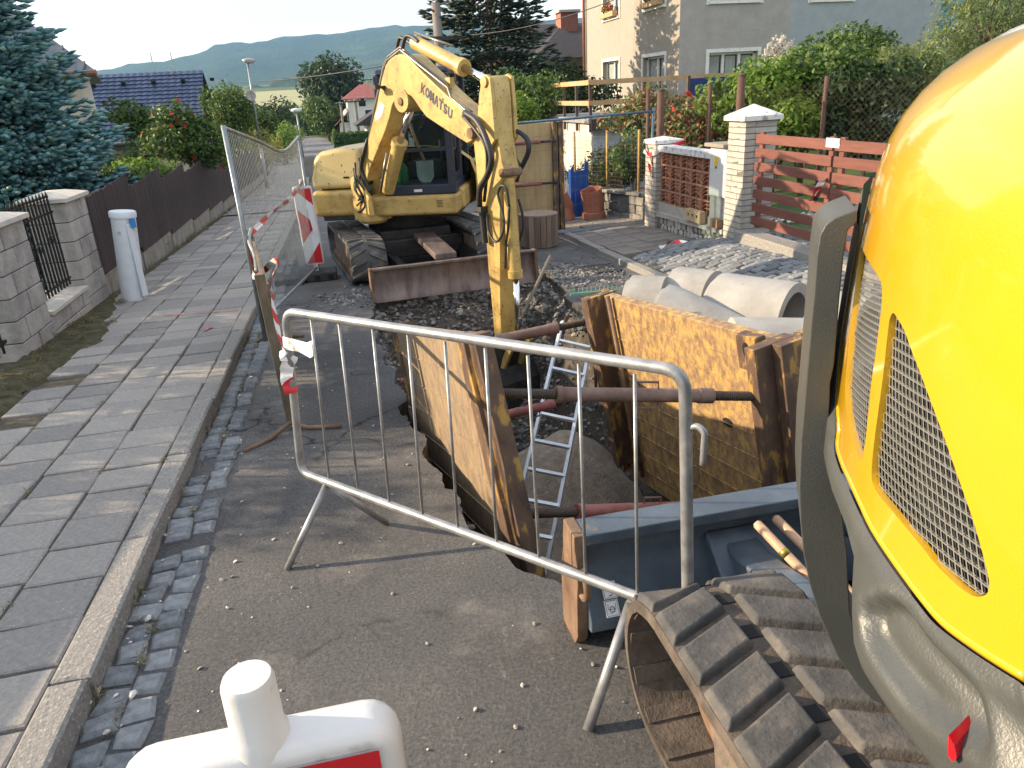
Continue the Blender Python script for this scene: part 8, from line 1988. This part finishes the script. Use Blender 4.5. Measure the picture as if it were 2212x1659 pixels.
spk = atY(541, 206, lY); b = MB(); b.lathe([(.03, .12), (.06, .05), (.17, -.06), (.18, -.08), (.15, -.07), (.04, .0), (0, .0)], spk, (-.2, .8, .1), 18); b.build('horn', M_cap, lamp, smooth=True)
for i, (px, pt, Y) in enumerate(((640, 242, 62), (612, 262, 78), (634, 238, 86))):
    ltz = atY(px, pt, Y); t = thing('street_lamp', ['ball-topped street lamp left of the far road', 'small distant street lamp nearest the cypresses', 'thin distant lamp post beside the far road'][i], 'street lamp', (ltz.x, Y, rz(Y)), 'street lamps')
    MB().tube([(ltz.x + .05, Y, rz(Y)), (ltz.x, Y, ltz.z)], .06, 8).build('post', M_pole, t, smooth=True); b = MB(); b.lathe([(0, -.05), (.3, 0), (.42, .12), (.3, .24), (0, .3)], (ltz.x, Y, ltz.z), (0, 0, 1), 14); b.build('lamp_head', flat('pale lamp globe', (.6, .62, .62), .4), t, smooth=True)
def upole(px, pt, Y, r, label, arms, base_px=None):
    tp = atY(px, pt, Y); bx_ = (base_px or px); t = thing('utility_pole', label, 'utility pole', (tp.x, Y, rz(Y) - .2), 'utility poles')
    MB().tube([(tp.x + (base_px or 0), Y, rz(Y) - .3), (tp.x, Y, tp.z)], [r * 1.3, r], 10).build('post', M_wood, t, smooth=True)
    for dz, w_ in arms:
        MB().bb(tp.x - w_, tp.x + w_, Y - r - .08, Y - r - .005, tp.z - dz - .05, tp.z - dz + .05).build('crossarm', M_grease, t)
        for s in (-.9, -.45, .45, .9): b = MB(); b.lathe([(.03, 0), (.045, .05), (.02, .10), (0, .11)], (tp.x + w_ * s, Y - r - .04, tp.z - dz + .05), n=8); b.build('insulator', M_cap, t)
    return tp
u1 = upole(941, 6, 24, .13, 'wooden utility pole beside the tall spruce', ((.95, .75), (1.45, .55)))
u2 = upole(812, 165, 84, .16, 'wooden utility pole before the red-roofed house', ((.3, 1.6),))
u3 = upole(766, 214, 72, .13, 'wooden utility pole left of the red-roofed house', ((.2, 1.0),))
u4 = upole(735, 220, 88, .12, 'thin utility pole by the linden', ((.2, .5),))
u5 = upole(592, 212, 150, .16, 'distant pole at the edge of the pale field', ((.2, .5),))
def wire(a, c, sag, r, label):
    a, c = V(a), V(c); b = MB(); b.tube([a + (c - a) * (i / 16) + V((0, 0, -sag * 4 * (i / 16) * (1 - i / 16))) for i in range(17)], r, 5); o = b.build('overhead_cable', M_hose, smooth=True); tag(o, label, 'cable', 'overhead cables')
wire(u1 + V((-.4, -.2, -1.45)), atY(440, 172, 60), .35, .022, 'thick overhead cable crossing the sky behind the boom')
wire(u1 + V((.5, -.2, -.9)), atY(1420, -40, 17.5), .25, .012, 'thin overhead wire rising to the right above the spruce')
wire(u1 + V((.3, -.2, -.9)), u2 + V((.8, 0, -.3)), .6, .014, 'thin overhead wire from the near pole to the far pole')
wire(u2 + V((-.8, 0, -.3)), u3 + V((.8, 0, -.2)), .4, .02, 'wire between the two poles by the red-roofed house')
# satellite dish on the red-roofed house
dsh = atY(748, 243, rY + .3); t = thing('satellite_dish', 'small satellite dish on the red-roofed house', 'satellite dish', dsh); b = MB(); b.lathe([(0, .12), (.3, .06), (.5, 0)], dsh, (.5, .6, -.3), 16); b.build('dish', M_cap, t, smooth=True)

# right kerb and verge of the far street
fk = thing('kerb', None, None, (RX, 40, rz(40))); struct(fk)
b = MB()
for i in range(46):
    y = 15.2 + 1.6 * i; b.bar((RX + .1 + rx(y), y, rz(y) + .05), (RX + .1 + rx(y + 1.55), y + 1.55, rz(y + 1.55) + .05), .2, .12)
stuff(b.build('kerb_stones', M_kerb, fk))
fp = MB(); fp.sheet([[V((RX + .2 + x + rx(y), y, rz(y) + .095)) for x in (0, .9, 1.7)] for y in [15.2 + 3 * i for i in range(26)]]); o = fp.build('far_pavement', M_ftile); struct(o)
# ================================================================== weeds in the gutter and along the walls
L_dry = leafmat('dry grass', [(0.09, 0.10, 0.03), (0.20, 0.17, 0.08), (0.30, 0.25, 0.14)], .3)
rw2 = random.Random(77); cl = []
for _ in range(26):
    y = rw2.uniform(1.7, 8.5); cl.append(((LX + rw2.choice((0.012, 0.02, 0.12)), y, rz(y) + 0.03), (.025, .05, .028)))
for _ in range(60):
    y = rw2.uniform(3.2, 9.6); cl.append(((-2.93 + abs(rw2.gauss(0, .14)), y, rz(y) + 0.125), (.06, .06, .03)))
for _ in range(40):
    y = rw2.uniform(10, 26); cl.append(((-2.99 + abs(rw2.gauss(0, .05)), y, rz(y) + 0.12), (.05, .09, .05)))
for _ in range(30):
    y = rw2.uniform(2.2, 8.0); cl.append(((rw2.choice(TX[:4]) + .168, y, rz(y) + .10), (.02, .04, .014)))
o = leaves('weeds', cl, 5200, .055, L_dry, None, 5, .09, .1, .2); stuff(o); tag(o, 'tufts of dry grass and weeds in the gutter and along the fence foot', 'weeds')
# ================================================================== evening haze
hz = MB(); hz.bb(-3800, 3800, -300, 3400, -14, 420)
haze = hz.build('haze', bpy.data.materials.new('haze'), origin=(0, 0, 0)); stuff(haze)
mh = MAT['haze'] = haze.data.materials[0]; mh.use_nodes = True; hn = mh.node_tree.nodes; hn.clear()
ho = hn.new('ShaderNodeOutputMaterial'); hv_ = hn.new('ShaderNodeVolumePrincipled'); hv_.inputs['Color'].default_value = (0.30, 0.58, 1.0, 1); hv_.inputs['Density'].default_value = 0.00016; hv_.inputs['Anisotropy'].default_value = 0.2
mh.node_tree.links.new(hv_.outputs['Volume'], ho.inputs['Volume'])
